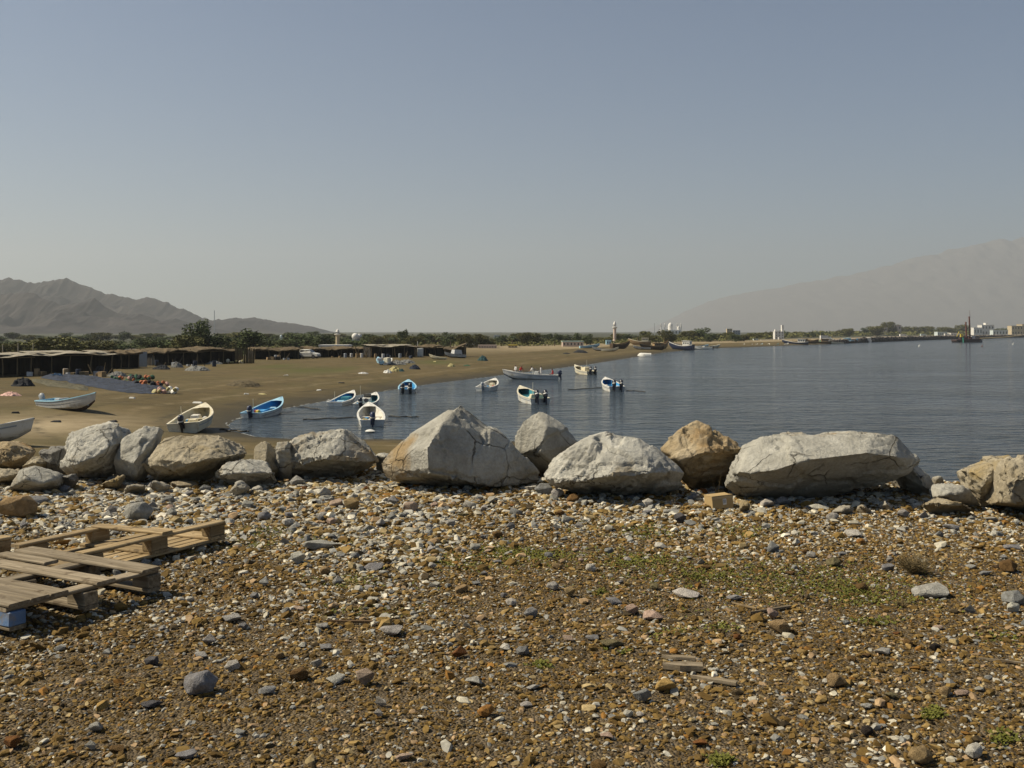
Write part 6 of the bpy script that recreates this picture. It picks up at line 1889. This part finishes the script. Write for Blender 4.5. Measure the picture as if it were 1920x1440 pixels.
# small things in and around the shelters
mb = MB(); mb.box((0, 0, .8), (1.1, .8, 1.6)); mb.box((0, -.42, .8), (.9, .04, 1.4)); o = mb.build('white_cabinet', M_HULLW, bevel=.02); q = P(788, 667, 193); o.location = (q.x, q.y, hz(q.x, q.y)); tag(o, 'white upright box standing in a shelter doorway', 'cabinet')
mb = MB(); mb.box((0, 0, .7), (1.5, 1.0, 1.4), taper=.85); o = mb.build('water_tank', M_HULLW, bevel=.12); q = P(279, 682, 142); o.location = (q.x, q.y, hz(q.x, q.y)); tag(o, 'white rounded tank beside the long reed shelter', 'tank')
mb = MB(); mb.box((0, 0, 1.0), (1.3, .1, 2.0)); mb.box((0, -.07, 1.0), (1.1, .05, 1.7)); o = mb.build('grey_door_panel', M_GREYM); q = P(266, 686, 136); o.location = (q.x, q.y, hz(q.x, q.y)); o.rotation_euler = (0, 0, .4); tag(o, 'grey upright door panel between the two shelters', 'door panel')
mb = MB(); mb.box((0, 0, 1.0), (3.4, 1.6, 2.0)); mb.box((0, 0, 2.05), (3.8, 2.0, .12)); o = mb.build('hut', pm('plaster_beige', (.36, .32, .25), .15, 1, .9)); q = P(262, 676, 150); o.location = (q.x, q.y, hz(q.x, q.y)); tag(o, 'small pale plaster hut behind the grey door panel', 'hut')

# nets, floats and heaps
def heap(px, py, wpx, hpx, label, mat, name='net_heap', dep=None, seed=1, rough=.25, cat='net', group='heaps of fishing nets on the beach', z=1.1, dscale=1.0):
    g = G(px, py, z); g.z = hz(g.x, g.y); d = g.y
    w = wpx / F_PX * d / 2; h = hpx / F_PX * d; dp = (dep or w * .8)
    n = 44; rows = []
    for j in range(n + 1):
        row = []
        for i in range(n + 1):
            u = i / n * 2 - 1; v = j / n * 2 - 1; r = math.hypot(u, v)
            k = max(0, 1 - r ** 2.2)
            q = mnoise.fractal(Vector((u * 3.0 * dscale + seed, v * 3.0 * dscale, seed * .7)), .55, 2, 5)
            row.append((u * w * (1 + .12 * q), v * dp * (1 + .12 * q), h * k * (1 + rough * q) - .05 * (1 - k)))
        rows.append(row)
    mb = MB(); mb.loft(rows, flip=True); o = mb.build(name, mat, smooth=True); o.location = (g.x, g.y + dp * .6, hz(g.x, g.y + dp * .6) - .02)
    tag(o, label, cat, group)
    return o
M_NETB2 = pm('bright_blue_net', (0.012, 0.045, 0.10), 0.4, 2, 0.95, 0.4)
M_NETG = pm('grey_net', (0.15, 0.15, 0.14), 0.4, 2, 0.95, 0.4)
M_NETGR = pm('green_net_mat', (0.03, 0.085, 0.05), 0.4, 2, 0.95, 0.4)
M_NETT = pm('teal_net', (0.03, 0.075, 0.08), 0.35, 2, 0.95, 0.4)
M_NETD = pm('dark_net', (0.02, 0.022, 0.026), 0.4, 2, 0.95, 0.4)
M_FLOAT = pm('orange_float', (0.42, 0.13, 0.045), 0.3, 2, 0.6); M_FLY = pm('yellow_float', (0.36, 0.31, 0.13), 0.3, 2, 0.6); M_FLP = pm('pink_float', (0.50, 0.30, 0.25), 0.2, 2, 0.6)
def net_spread(edge, label, mat, seed, hgt=.35):
    def ground(px, py):
        z = 1.0
        for _ in range(4): g = G(px, py, z); z = hz(g.x, g.y)
        return G(px, py, z)
    n, m = 70, 26; rows = []
    xs = [e[0] for e in edge]
    for i in range(n + 1):
        px = xs[0] + (xs[-1] - xs[0]) * i / n
        t0 = np.interp(px, xs, [e[1] for e in edge]); t1 = np.interp(px, xs, [e[2] for e in edge])
        a = ground(px, t0 + .7 * mnoise.noise(Vector((px * .09, seed, 0)))); b = ground(px, t1 + 1.6 * mnoise.noise(Vector((px * .07, seed, 5))))
        row = []
        for j in range(m + 1):
            u = j / m; p = a.lerp(b, u); e = min(1, 5 * u * (1 - u)) * min(1, min(i, n - i) / 5)
            q = mnoise.fractal(Vector((p.x * .9, p.y * .55, seed)), .5, 2, 5); w = abs(mnoise.noise(Vector((p.x * 1.6, p.y * .8, seed + 4))))
            row.append((p.x, p.y, hz(p.x, p.y) + .02 + e * hgt * (.55 + .5 * q + .5 * w)))
        rows.append(row)
    mb = MB(); mb.loft(rows); o = mb.build('fishing_net', mat, smooth=True); tag(o, label, 'net', 'heaps of fishing nets on the beach')
net_spread([(76, 708, 709), (95, 705, 712), (125, 703.5, 717), (160, 704.5, 723), (200, 709, 731), (240, 716, 737), (285, 724, 739), (322, 732, 736)], 'long sweep of dark blue fishing net spread below the pale-roofed shelter', M_NETB, 2)
net_spread([(60, 712, 716), (90, 713, 724), (130, 719, 729), (165, 726, 733)], 'olive grey net spread on the sand beside the blue sweep', pm('olive_net', (.075, .068, .040), .4, 1.5, .95, .5), 7, .2)
heap(103, 712, 34, 9, 'bright blue bundle of net on the near end of the spread', M_NETB2, seed=4)
heap(38, 724, 44, 16, 'dark bundle of net under the edge shelter', M_NETD, seed=5, z=1.15)
heap(250, 712, 40, 10, 'dark green net rolled up above the blue spread', M_NETGR, seed=6, z=1.15)
heap(216, 706, 40, 9, 'pale grey net heap at the foot of the pale-roofed shelter', M_NETG, seed=7, z=1.2)
heap(185, 702, 30, 14, 'black bundle against the corner of the pale-roofed shelter', M_NETD, seed=8, z=1.2)
heap(300, 694, 34, 8, 'dark box-shaped net bundle in front of the long reed shelter', M_NETD, seed=9, z=1.15)
heap(330, 691, 24, 10, 'round grey net heap by the bare front pole', M_NETG, seed=10, z=1.15)
heap(365, 695, 50, 9, 'wide grey net heap in front of the long reed shelter', M_NETG, seed=11, z=1.15)
heap(400, 684, 34, 6, 'low grey net heap by the far half of the reed shelter', M_NETG, seed=12, z=1.2)
heap(450, 719, 70, 9, 'flat brown net mound on the open sand', pm('brown_net', (.085, .066, .035), .35, 2, .95, .4), seed=13, z=1.0)
heap(905, 674, 20, 9, 'rounded teal tarpaulin heap alone on the sand', M_NETT, seed=14, z=1.15, cat='tarpaulin')
heap(742, 680, 40, 8, 'grey-green net heap in front of the black-fronted shelter', M_NETG, seed=15, z=1.25)
heap(762, 678, 34, 6, 'second grey net heap beside the black-fronted shelter', M_NETG, seed=16, z=1.25)
heap(740, 690, 26, 9, 'yellowish net heap with pale ropes in the litter of the beach', M_FLY, seed=17, z=1.15)
heap(726, 692, 18, 6, 'white net bundle beside the yellowish heap', M_HULLW, seed=18, z=1.15)
heap(752, 690, 14, 5, 'teal net bundle beside the yellowish heap', M_NETT, seed=24, z=1.15)
heap(777, 687, 22, 8, 'blue-grey tarpaulin bundle lying apart on the sand', M_NETB, seed=19, z=1.15, cat='tarpaulin')
heap(846, 682, 16, 6, 'small pale yellow bundle past the dinghy', M_FLY, seed=20, z=1.15)
heap(875, 680, 16, 2, 'flat dark green net scrap on the sand', M_NETGR, seed=21, z=1.15)
heap(680, 695, 24, 3, 'scatter of white rag and net on the tide line', M_HULLG, seed=22, z=1.1)
heap(15, 742, 40, 7, 'pinkish heap of rope at the picture edge', M_FLP, seed=23, z=1.05)
heap(1088, 660, 30, 5, 'dark seaweed-like net mound on the far sand', M_NETD, seed=25, z=1.0)
heap(1062, 662, 16, 2, 'dark flat bundle on the far sand', M_NETD, seed=26, z=1.0)

def floats(cx, cy, n, sx, sy, mats, label, seed):
    """net floats strung in a heap: each float is a part"""
    rng = random.Random(seed); g = G(cx, cy, 1.1)
    t = empty('float_string', (g.x, g.y, hz(g.x, g.y))); tag(t, label, 'net floats')
    for k in range(n):
        mb = MB(); r = rng.uniform(.16, .30)
        mb.lathe([(r * .2, -r * .7), (r * .85, -r * .4), (r, 0), (r * .8, r * .45), (r * .2, r * .7)], n=8)
        o = mb.build('float', rng.choice(mats), t, smooth=True)
        x = rng.uniform(-sx, sx); y = rng.uniform(-sy, sy); o.location = (x, y, hz(g.x + x, g.y + y) - t.location.z + rng.uniform(.05, .45)); o.rotation_euler = (rng.uniform(0, 3), rng.uniform(0, 3), 0)
floats(250, 713, 26, 2.3, 1.3, [M_FLOAT, M_FLOAT, M_FLP, M_NETD, M_NETGR], 'heap of orange and pink net floats beside the blue nets', 1)
floats(285, 721, 18, 1.3, .9, [M_FLOAT, M_NETD, M_FLP], 'orange floats trailing off toward the sand', 4)
floats(312, 730, 16, 1.1, .9, [M_FLY, M_FLY, M_HULLW, M_FLP], 'heap of yellow and white net floats at the tip of the blue nets', 2)
floats(438, 684, 12, 1.5, .8, [M_FLP, M_HULLC, M_FLY], 'pink and cream floats in front of the reed screen', 3)
# bits of litter on the sand
lit = [(370,762,'long white scrap of plastic on the sand above the cream boat'),(462,744,'small white scrap on the sand above the bright blue boat'),(492,746,'yellowish scrap on the sand above the bright blue boat'),(248,748,'white scrap on the open sand below the blue nets'),(598,741,'small white scrap near the water left of the teal boat'),(536,704,'white plank-like scrap on the tide line'),(640,726,'dark scrap of rope on the brown sand'),(30,776,'black stick-like scrap on the pale sand'),(212,791,'dark driftwood piece on the sand below the grey-white boat'),(815,678,'pale board lying in front of the small shelter'),(105,792,'tiny dark scrap on the pale sand')]
for k, (px, py, lab) in enumerate(lit):
    g = G(px, py, .9); g.z = hz(g.x, g.y); g = G(px, py, g.z)
    mb = MB(); rng = random.Random(k); mb.box((0, 0, .05), (rng.uniform(.4, .8), rng.uniform(.15, .4), .10), Matrix.Rotation(rng.uniform(-.5, .5), 3, 'Z'), taper=.7, jit=.04, rng=rng)
    o = mb.build('beach_litter', M_NETD if any(w in lab for w in ('dark', 'black')) else M_HULLW if 'white' in lab else M_FLY, bevel=.02); o.location = (g.x, g.y, hz(g.x, g.y) - .01)
    tag(o, lab, 'litter', 'scraps of litter on the sand')

# white car
def car():
    t = empty('parked_car')
    prof = [(-2.1, .35), (-2.15, .75), (-2.0, 1.0), (-1.75, 1.05), (-1.45, 1.62), (-.9, 1.70), (.35, 1.68), (.95, 1.18), (1.0, 1.10), (1.9, .98), (2.15, .80), (2.15, .38)]
    rows = [[(x, y * (.86 if z > 1.15 else 1.0), z) for x, z in prof] for y in (-.86, .86)]
    mb = MB(); mb.loft(rows, close_u=True); mb.f += [tuple(range(12)), tuple(reversed(range(12, 24)))]; mb.mi += [0, 0]
    mb.build('body', M_HULLW, t, bevel=.05)
    for s in (-1, 1):
        for x0, x1, nm in ((-1.35, -.35, 'rear_window'), (-.25, .75, 'front_window')):
            mb = MB(); y = s * .83; mb.add([(x0, y, 1.16), (x1 + (.12 if x1 > 0 else 0), y, 1.16), (x1 - (.30 if x1 > 0 else 0), s * .78, 1.56), (x0 + (.15 if x0 < -1 else 0), s * .78, 1.58)], [(0, 1, 2, 3)]); 
            v = [Vector(p) for p in mb.v]; mb.add([p + Vector((0, s * .012, 0)) for p in v], [(0, 1, 2, 3)]); mb.build(nm, M_GLASSD, t)
        for x in (-1.35, 1.35):
            mb = MB(); mb.tube([(x, s * .70, .34), (x, s * .90, .34)], .34, 14); wh = mb.build('wheel', M_BLACKM, t)
            mb = MB(); mb.tube([(x, s * .89, .34), (x, s * .915, .34)], .19, 12); mb.build('rim', M_METAL, wh)
        mb = MB(); mb.box((2.1, s * .62, .78), (.12, .36, .16)); mb.build('headlight', M_GREYM, t)
        mb = MB(); mb.box((.85, s * .95, 1.16), (.12, .2, .14)); mb.build('side_mirror', M_HULLW, t)
    mb = MB(); mb.add([(.42, -.70, 1.63), (.42, .70, 1.63), (.97, .78, 1.20), (.97, -.78, 1.20)], [(0, 1, 2, 3)]); mb.v = [(x + .02, y, z + .02) for x, y, z in mb.v]; mb.build('windscreen', M_GLASSD, t)
    mb = MB(); mb.box((2.16, 0, .52), (.10, 1.6, .2)); mb.build('bumper', M_GREYM, t)
    x = (578 - 960) / F_PX * 180; t.location = (x, 180, hz(x, 180)); t.rotation_euler = (0, 0, R(-12)); t.scale = (.95,) * 3
    tag(t, 'white car parked at the end wall of a dark reed shelter', 'car')
car()

# ------------------------------------------------------------------ towers and buildings
M_CREAM = pm('cream_plaster', (0.46, 0.38, 0.25), 0.08, .5, 0.85); M_WPL = pm('white_plaster', (0.62, 0.60, 0.56), 0.06, .5, 0.85); M_MINT = pm('pale_mint_plaster', (0.46, 0.52, 0.52), 0.06, .5, .85)
M_PINKP = pm('pink_plaster', (0.52, 0.41, 0.34), 0.08, .5, .85); M_ROOFG = pm('greenish_roof', (0.32, 0.42, 0.38), 0.12, .4, .7)

def minaret(px, top, d, wpx, shaft, cap, label, balcony=True, group='minarets of the town'):
    x = (px - 960) / F_PX * d; z0 = hz(x, d); H = CAM_H - (top - HZ) / F_PX * d - z0; r = wpx / F_PX * d / 2
    t = empty('minaret', (x, d, z0)); tag(t, label, 'minaret', group)
    mb = MB(); mb.lathe([(r * 1.25, -.5), (r * 1.25, H * .12), (r, H * .14), (r * .95, H * .62), (r * 1.0, H * .64)], n=14); mb.build('shaft', shaft, t)
    mb = MB(); mb.lathe([(r * 1.0, H * .64), (r * 1.55, H * .68), (r * 1.6, H * .715), (r * 1.5, H * .72), (r * .8, H * .722)], n=14); bl = mb.build('balcony', cap, t)
    for k in range(6):
        a = k * math.pi / 3; mb = MB(); mb.box((r * .72 * math.cos(a), r * .72 * math.sin(a), H * .77), (r * .28, r * .28, H * .10)); mb.build('pillar', cap, bl)
    mb = MB(); mb.lathe([(r * .45, H * .72), (r * .45, H * .82), (r * 1.0, H * .822), (r * 1.02, H * .84), (r * .85, H * .86), (r * .80, H * .89), (r * .55, H * .93), (r * .2, H * .96), (r * .06, H * .97), (r * .04, H)], n=14); mb.build('dome', cap, t, smooth=True)
    return t
minaret(633, 616, 300, 7.5, M_CREAM, M_WPL, 'cream minaret with a white domed top behind the long low reed shelter')
minaret(527, 627, 330, 5.5, M_MINT, M_MINT, 'small pale bluish minaret above the dark reed shelter')
minaret(1152.5, 601, 420, 6.0, M_PINKP, M_WPL, 'tall pinkish minaret alone above the far treeline')
for px, top in ((1239, 604.5), (1246.5, 604.5), (1270, 604.5), (1277, 604.5)):
    minaret(px, top, 1250, 1.9, M_WPL, M_WPL, {1239: 'first thin white minaret of the far mosque', 1246.5: 'second thin white minaret of the far mosque, left of the dome', 1270: 'third thin white minaret of the far mosque, right of the dome', 1277: 'fourth thin white minaret of the far mosque'}[px], group='four thin minarets of the far mosque')
def mosque():
    d = 1220; x = (1257 - 960) / F_PX * d; z0 = hz(x, d); t = empty('mosque', (x, d, z0)); t.scale = (1.5,) * 3; tag(t, 'far mosque with a white dome between its thin minarets', 'mosque')
    mb = MB(); mb.box((0, 0, 2), (16, 10, 4.4)); mb.build('hall', M_WPL, t)
    mb = MB(); mb.lathe([(2.0, 4.0), (2.0, 7.6), (1.9, 8.2), (1.5, 9.2), (.8, 9.9), (.2, 10.2), (.06, 11.0)], n=16); mb.build('dome', M_WPL, t, smooth=True)
    for k in range(6):
        mb = MB(); mb.box((-6.5 + k * 2.6, -5.02, 2.4), (1.0, .1, 2)); mb.build('window', M_GLASSD, t)
    mb = MB(); mb.lathe([(1.0, 4.0), (1.0, 6.2), (.8, 7.0), (.2, 7.6)], c=(6.5, 0, 0), n=12); mb.build('small_dome', M_WPL, t, smooth=True)
mosque()
def tank_tower():
    d = 320; x = (666 - 960) / F_PX * d; z0 = hz(x, d); t = empty('water_tower', (x, d, z0)); tag(t, 'round white water tank on a grey tower beside the cream minaret', 'water tower')
    zc = CAM_H - (631 - HZ) / F_PX * d - z0; r = 1.1
    mb = MB(); mb.lathe([(.1, -r)] + [(r * math.sin(a), -r * math.cos(a)) for a in [i * math.pi / 10 for i in range(1, 10)]] + [(.1, r)], c=(0, 0, zc), n=18); mb.build('tank', M_WPL, t, smooth=True)
    mb = MB(); mb.lathe([(.1, -1.0)] + [(1.0 * math.sin(a), -1.0 * math.cos(a)) for a in [i * math.pi / 8 for i in range(1, 8)]] + [(.1, 1.0)], c=(1.15, .8, zc - .1), n=14); mb.build('tank', M_HULLG, t, smooth=True)
    for a in range(4):
        q = a * math.pi / 2 + .6; mb = MB(); mb.tube([(1.1 * math.cos(q), 1.1 * math.sin(q), -.3), (.9 * math.cos(q), .9 * math.sin(q), zc - .8)], .12, 6); mb.build('leg', M_GREYM, t)
    mb = MB(); mb.box((0, 0, zc - r - .1), (2.6, 2.4, .18)); mb.build('platform', M_GREYM, t)
tank_tower()

def block_house(px0, px1, top, d, mat, label, base=None, windows=(3, 2), parapet=True, extra=None, depth=None, name='house', roofmat=None, group=None):
    x0 = (px0 - 960) / F_PX * d; x1 = (px1 - 960) / F_PX * d; z0 = base if base is not None else hz((x0 + x1) / 2, d); H = CAM_H - (top - HZ) / F_PX * d - z0; W = x1 - x0; D = depth or W * .8
    t = empty(name, ((x0 + x1) / 2, d, z0)); tag(t, label, 'house' if name == 'house' else 'building', group)
    mb = MB(); mb.box((0, D / 2, H / 2 - .3), (W, D, H + .6)); wl = mb.build('wall', mat, t)
    mb = MB(); mb.box((0, D / 2, H + .12), (W * 1.04, D * 1.04, .28)); mb.build('roof', roofmat or mat, t)
    nx, nz = windows
    for i in range(nx):
        for k in range(nz):
            mb = MB(); mb.box((-W / 2 + W * (i + .5) / nx, -.02, H * (k + .55) / nz), (W / nx * .34, .08, H / nz * .42)); w = mb.build('window', M_GLASSD, t)
            mb = MB(); mb.box((-W / 2 + W * (i + .5) / nx, -.05, H * (k + .55) / nz - H / nz * .24), (W / nx * .42, .14, .10)); mb.build('sill', mat, w)
    for (ex, ew, eh, em) in extra or []:
        mb = MB(); mb.box((ex * W, D * .5, H + eh / 2 + .26), (ew * W, D * .5, eh)); mb.build('roof_tower', em, t)
    return t
block_house(598, 652, 649, 205, M_WPL, 'low white-roofed building behind the long low reed shelter', windows=(5, 1), depth=5)
block_house(1363, 1373, 617, 700, M_CREAM, 'square cream tower block above the far trees', windows=(2, 4), name='building')
block_house(1374, 1388, 620, 760, M_GREYM, 'grey block behind the square cream tower', windows=(3, 4), name='building')
block_house(1453, 1470, 622, 640, M_WPL, 'white waterside house with a roof tower, beside a dark tree', windows=(3, 3), extra=[(.42, .22, 4.0, M_WPL), (-.3, .25, 1.2, M_WPL)])
block_house(1460, 1466, 633, 620, M_WPL, 'narrow white annexe at the foot of the waterside house', windows=(1, 2))
block_house(1643, 1664, 614, 1150, M_PINKP, 'pinkish house low on the hill beyond the breakwater', windows=(4, 2))
block_house(1664, 1690, 610, 1180, M_PINKP, 'pinkish house highest on the hill beyond the breakwater', windows=(4, 2))
block_house(1841, 1864, 609.5, 1250, M_WPL, 'white villa with dark windows behind the dredging barge', windows=(4, 2), extra=[(.0, .2, 2.4, M_WPL)])
block_house(1826, 1842, 614.5, 1240, M_WPL, 'low white wing beside the white villa', windows=(3, 1))
block_house(1897, 1918, 611, 1300, M_CREAM, 'cream villa with a broad roof near the picture edge', windows=(4, 2), roofmat=M_CREAM)
block_house(1917, 1945, 608, 1320, M_CREAM, 'cream house cut by the picture edge', windows=(3, 2))
block_house(1758, 1776, 622.5, 1000, M_MINT, 'long low bluish shed on the breakwater', windows=(5, 1), depth=8)
block_house(1783, 1803, 624.5, 1000, M_WPL, 'low white shed beside the dredging barge', windows=(4, 1), depth=8)
block_house(1862, 1890, 619, 1150, M_MINT, 'grey-white sheds in front of the villas', windows=(5, 1), depth=8)
block_house(1055, 1094, 641, 330, M_PINKP, 'long brown-walled shed with a greenish roof on the far beach', windows=(6, 1), depth=7, roofmat=M_ROOFG, name='building')
block_house(872, 889, 646.5, 300, M_CREAM, 'long cream-roofed shed behind the open beach', windows=(3, 1), depth=4, roofmat=M_WPL, name='building')
block_house(897, 931, 648.5, 290, M_PINKP, 'long low brown wall-like shed behind the open beach', windows=(7, 1), depth=3, name='building')
block_house(953, 970, 648, 300, M_CREAM, 'yellow-roofed low shed at the tree edge', windows=(3, 1), depth=4, roofmat=M_YELLOW, name='building')
block_house(926, 936, 629, 620, M_WPL, 'tiny white building peeping above the far trees', windows=(2, 2), name='building')
block_house(1137, 1146, 639, 380, M_LBLUE, 'small pale blue hut beside the tall minaret', windows=(2, 1), depth=3, name='building')
block_house(1198, 1212, 640.5, 380, M_CREAM, 'small cream hut above the beached dhows', windows=(2, 1), depth=3, name='building')
block_house(1414, 1422, 636, 560, M_MINT, 'small pale hut on the far bank', windows=(2, 1), depth=3, name='building')
block_house(1428, 1442, 638.5, 560, M_WPL, 'low white shed on the far bank beside the pale hut', windows=(3, 1), depth=3, name='building')
block_house(1298, 1372, 639.5, 520, M_FROND, 'long dark low shed under the far trees', windows=(9, 1), depth=4, name='building')
for k, (px, py, d_, m, lab) in enumerate([(1545, 634, 560, M_WPL, 'white parked van behind the moored fleet'), (1692, 629.5, 800, M_WPL, 'first white parked truck on the breakwater'), (1730, 628.5, 900, M_MINT, 'pale truck on the breakwater before the bluish shed'), (1775, 628, 960, M_WPL, 'white truck on the breakwater by the barge')]):
    t = empty('parked_truck'); mb = MB(); mb.box((0, 0, 1.9), (4.2, 2, 2.2)); mb.build('box_body', m, t)
    mb = MB(); mb.box((3.0, 0, 1.4), (1.5, 1.9, 1.8), taper=.85); mb.build('cab', m, t)
    for x in (-1.3, 2.8):
        for s in (-1, 1): mb = MB(); mb.tube([(x, s * .7, .45), (x, s * 1.0, .45)], .45, 10); mb.build('wheel', M_BLACKM, t)
    x = (px - 960) / F_PX * d_; t.location = (x, d_, max(hz(x, d_), CAM_H - (py + 6 - HZ) / F_PX * d_)); tag(t, lab, 'truck', 'vehicles on the breakwater')

# the long rubble breakwater
def breakwater():
    pts = [G(px, py, 0) for px, py in far_px[::-1] if px > 1500]
    rng = random.Random(4); t = empty('breakwater'); tag(t, 'long dark rubble breakwater with a pale track on top, across the far water', 'breakwater')
    rows = []
    for p in pts:
        dirv = Vector((p.x, p.y, 0)).normalized()
        hgt = 2.6 if p.y > 550 else 1.6
        rows.append([p + dirv * -2 + Vector((0, 0, -1)), p + dirv * 4 + Vector((0, 0, hgt)), p + dirv * 14 + Vector((0, 0, hgt + .5)), p + dirv * 24 + Vector((0, 0, 0))])
    mb = MB(); mb.loft(rows); mb.build('core', pm('pale_track', (.27, .22, .16), .2, .2, .95), t)
    mb = MB()
    for i in range(len(pts) - 1):
        n = int((pts[i + 1] - pts[i]).length / 1.1)
        for k in range(n):
            p = pts[i].lerp(pts[i + 1], k / n); dirv = Vector((p.x, p.y, 0)).normalized(); hgt = 2.6 if p.y > 550 else 1.6
            for _ in range(3):
                u = rng.random(); q = p + dirv * (-2 + 6 * u) + Vector((0, 0, -.8 + (hgt + .6) * u)); s = rng.uniform(.6, 1.3)
                mb.box(q, (s * 1.5, s, s * .9), Euler((rng.uniform(0, 3), rng.uniform(0, 3), rng.uniform(0, 3))).to_matrix(), taper=.7)
    o = mb.build('armour_rock', pm('dark_armour_rock', (.055, .048, .045), .4, .3, .95), t); o['kind'] = 'stuff'
breakwater()
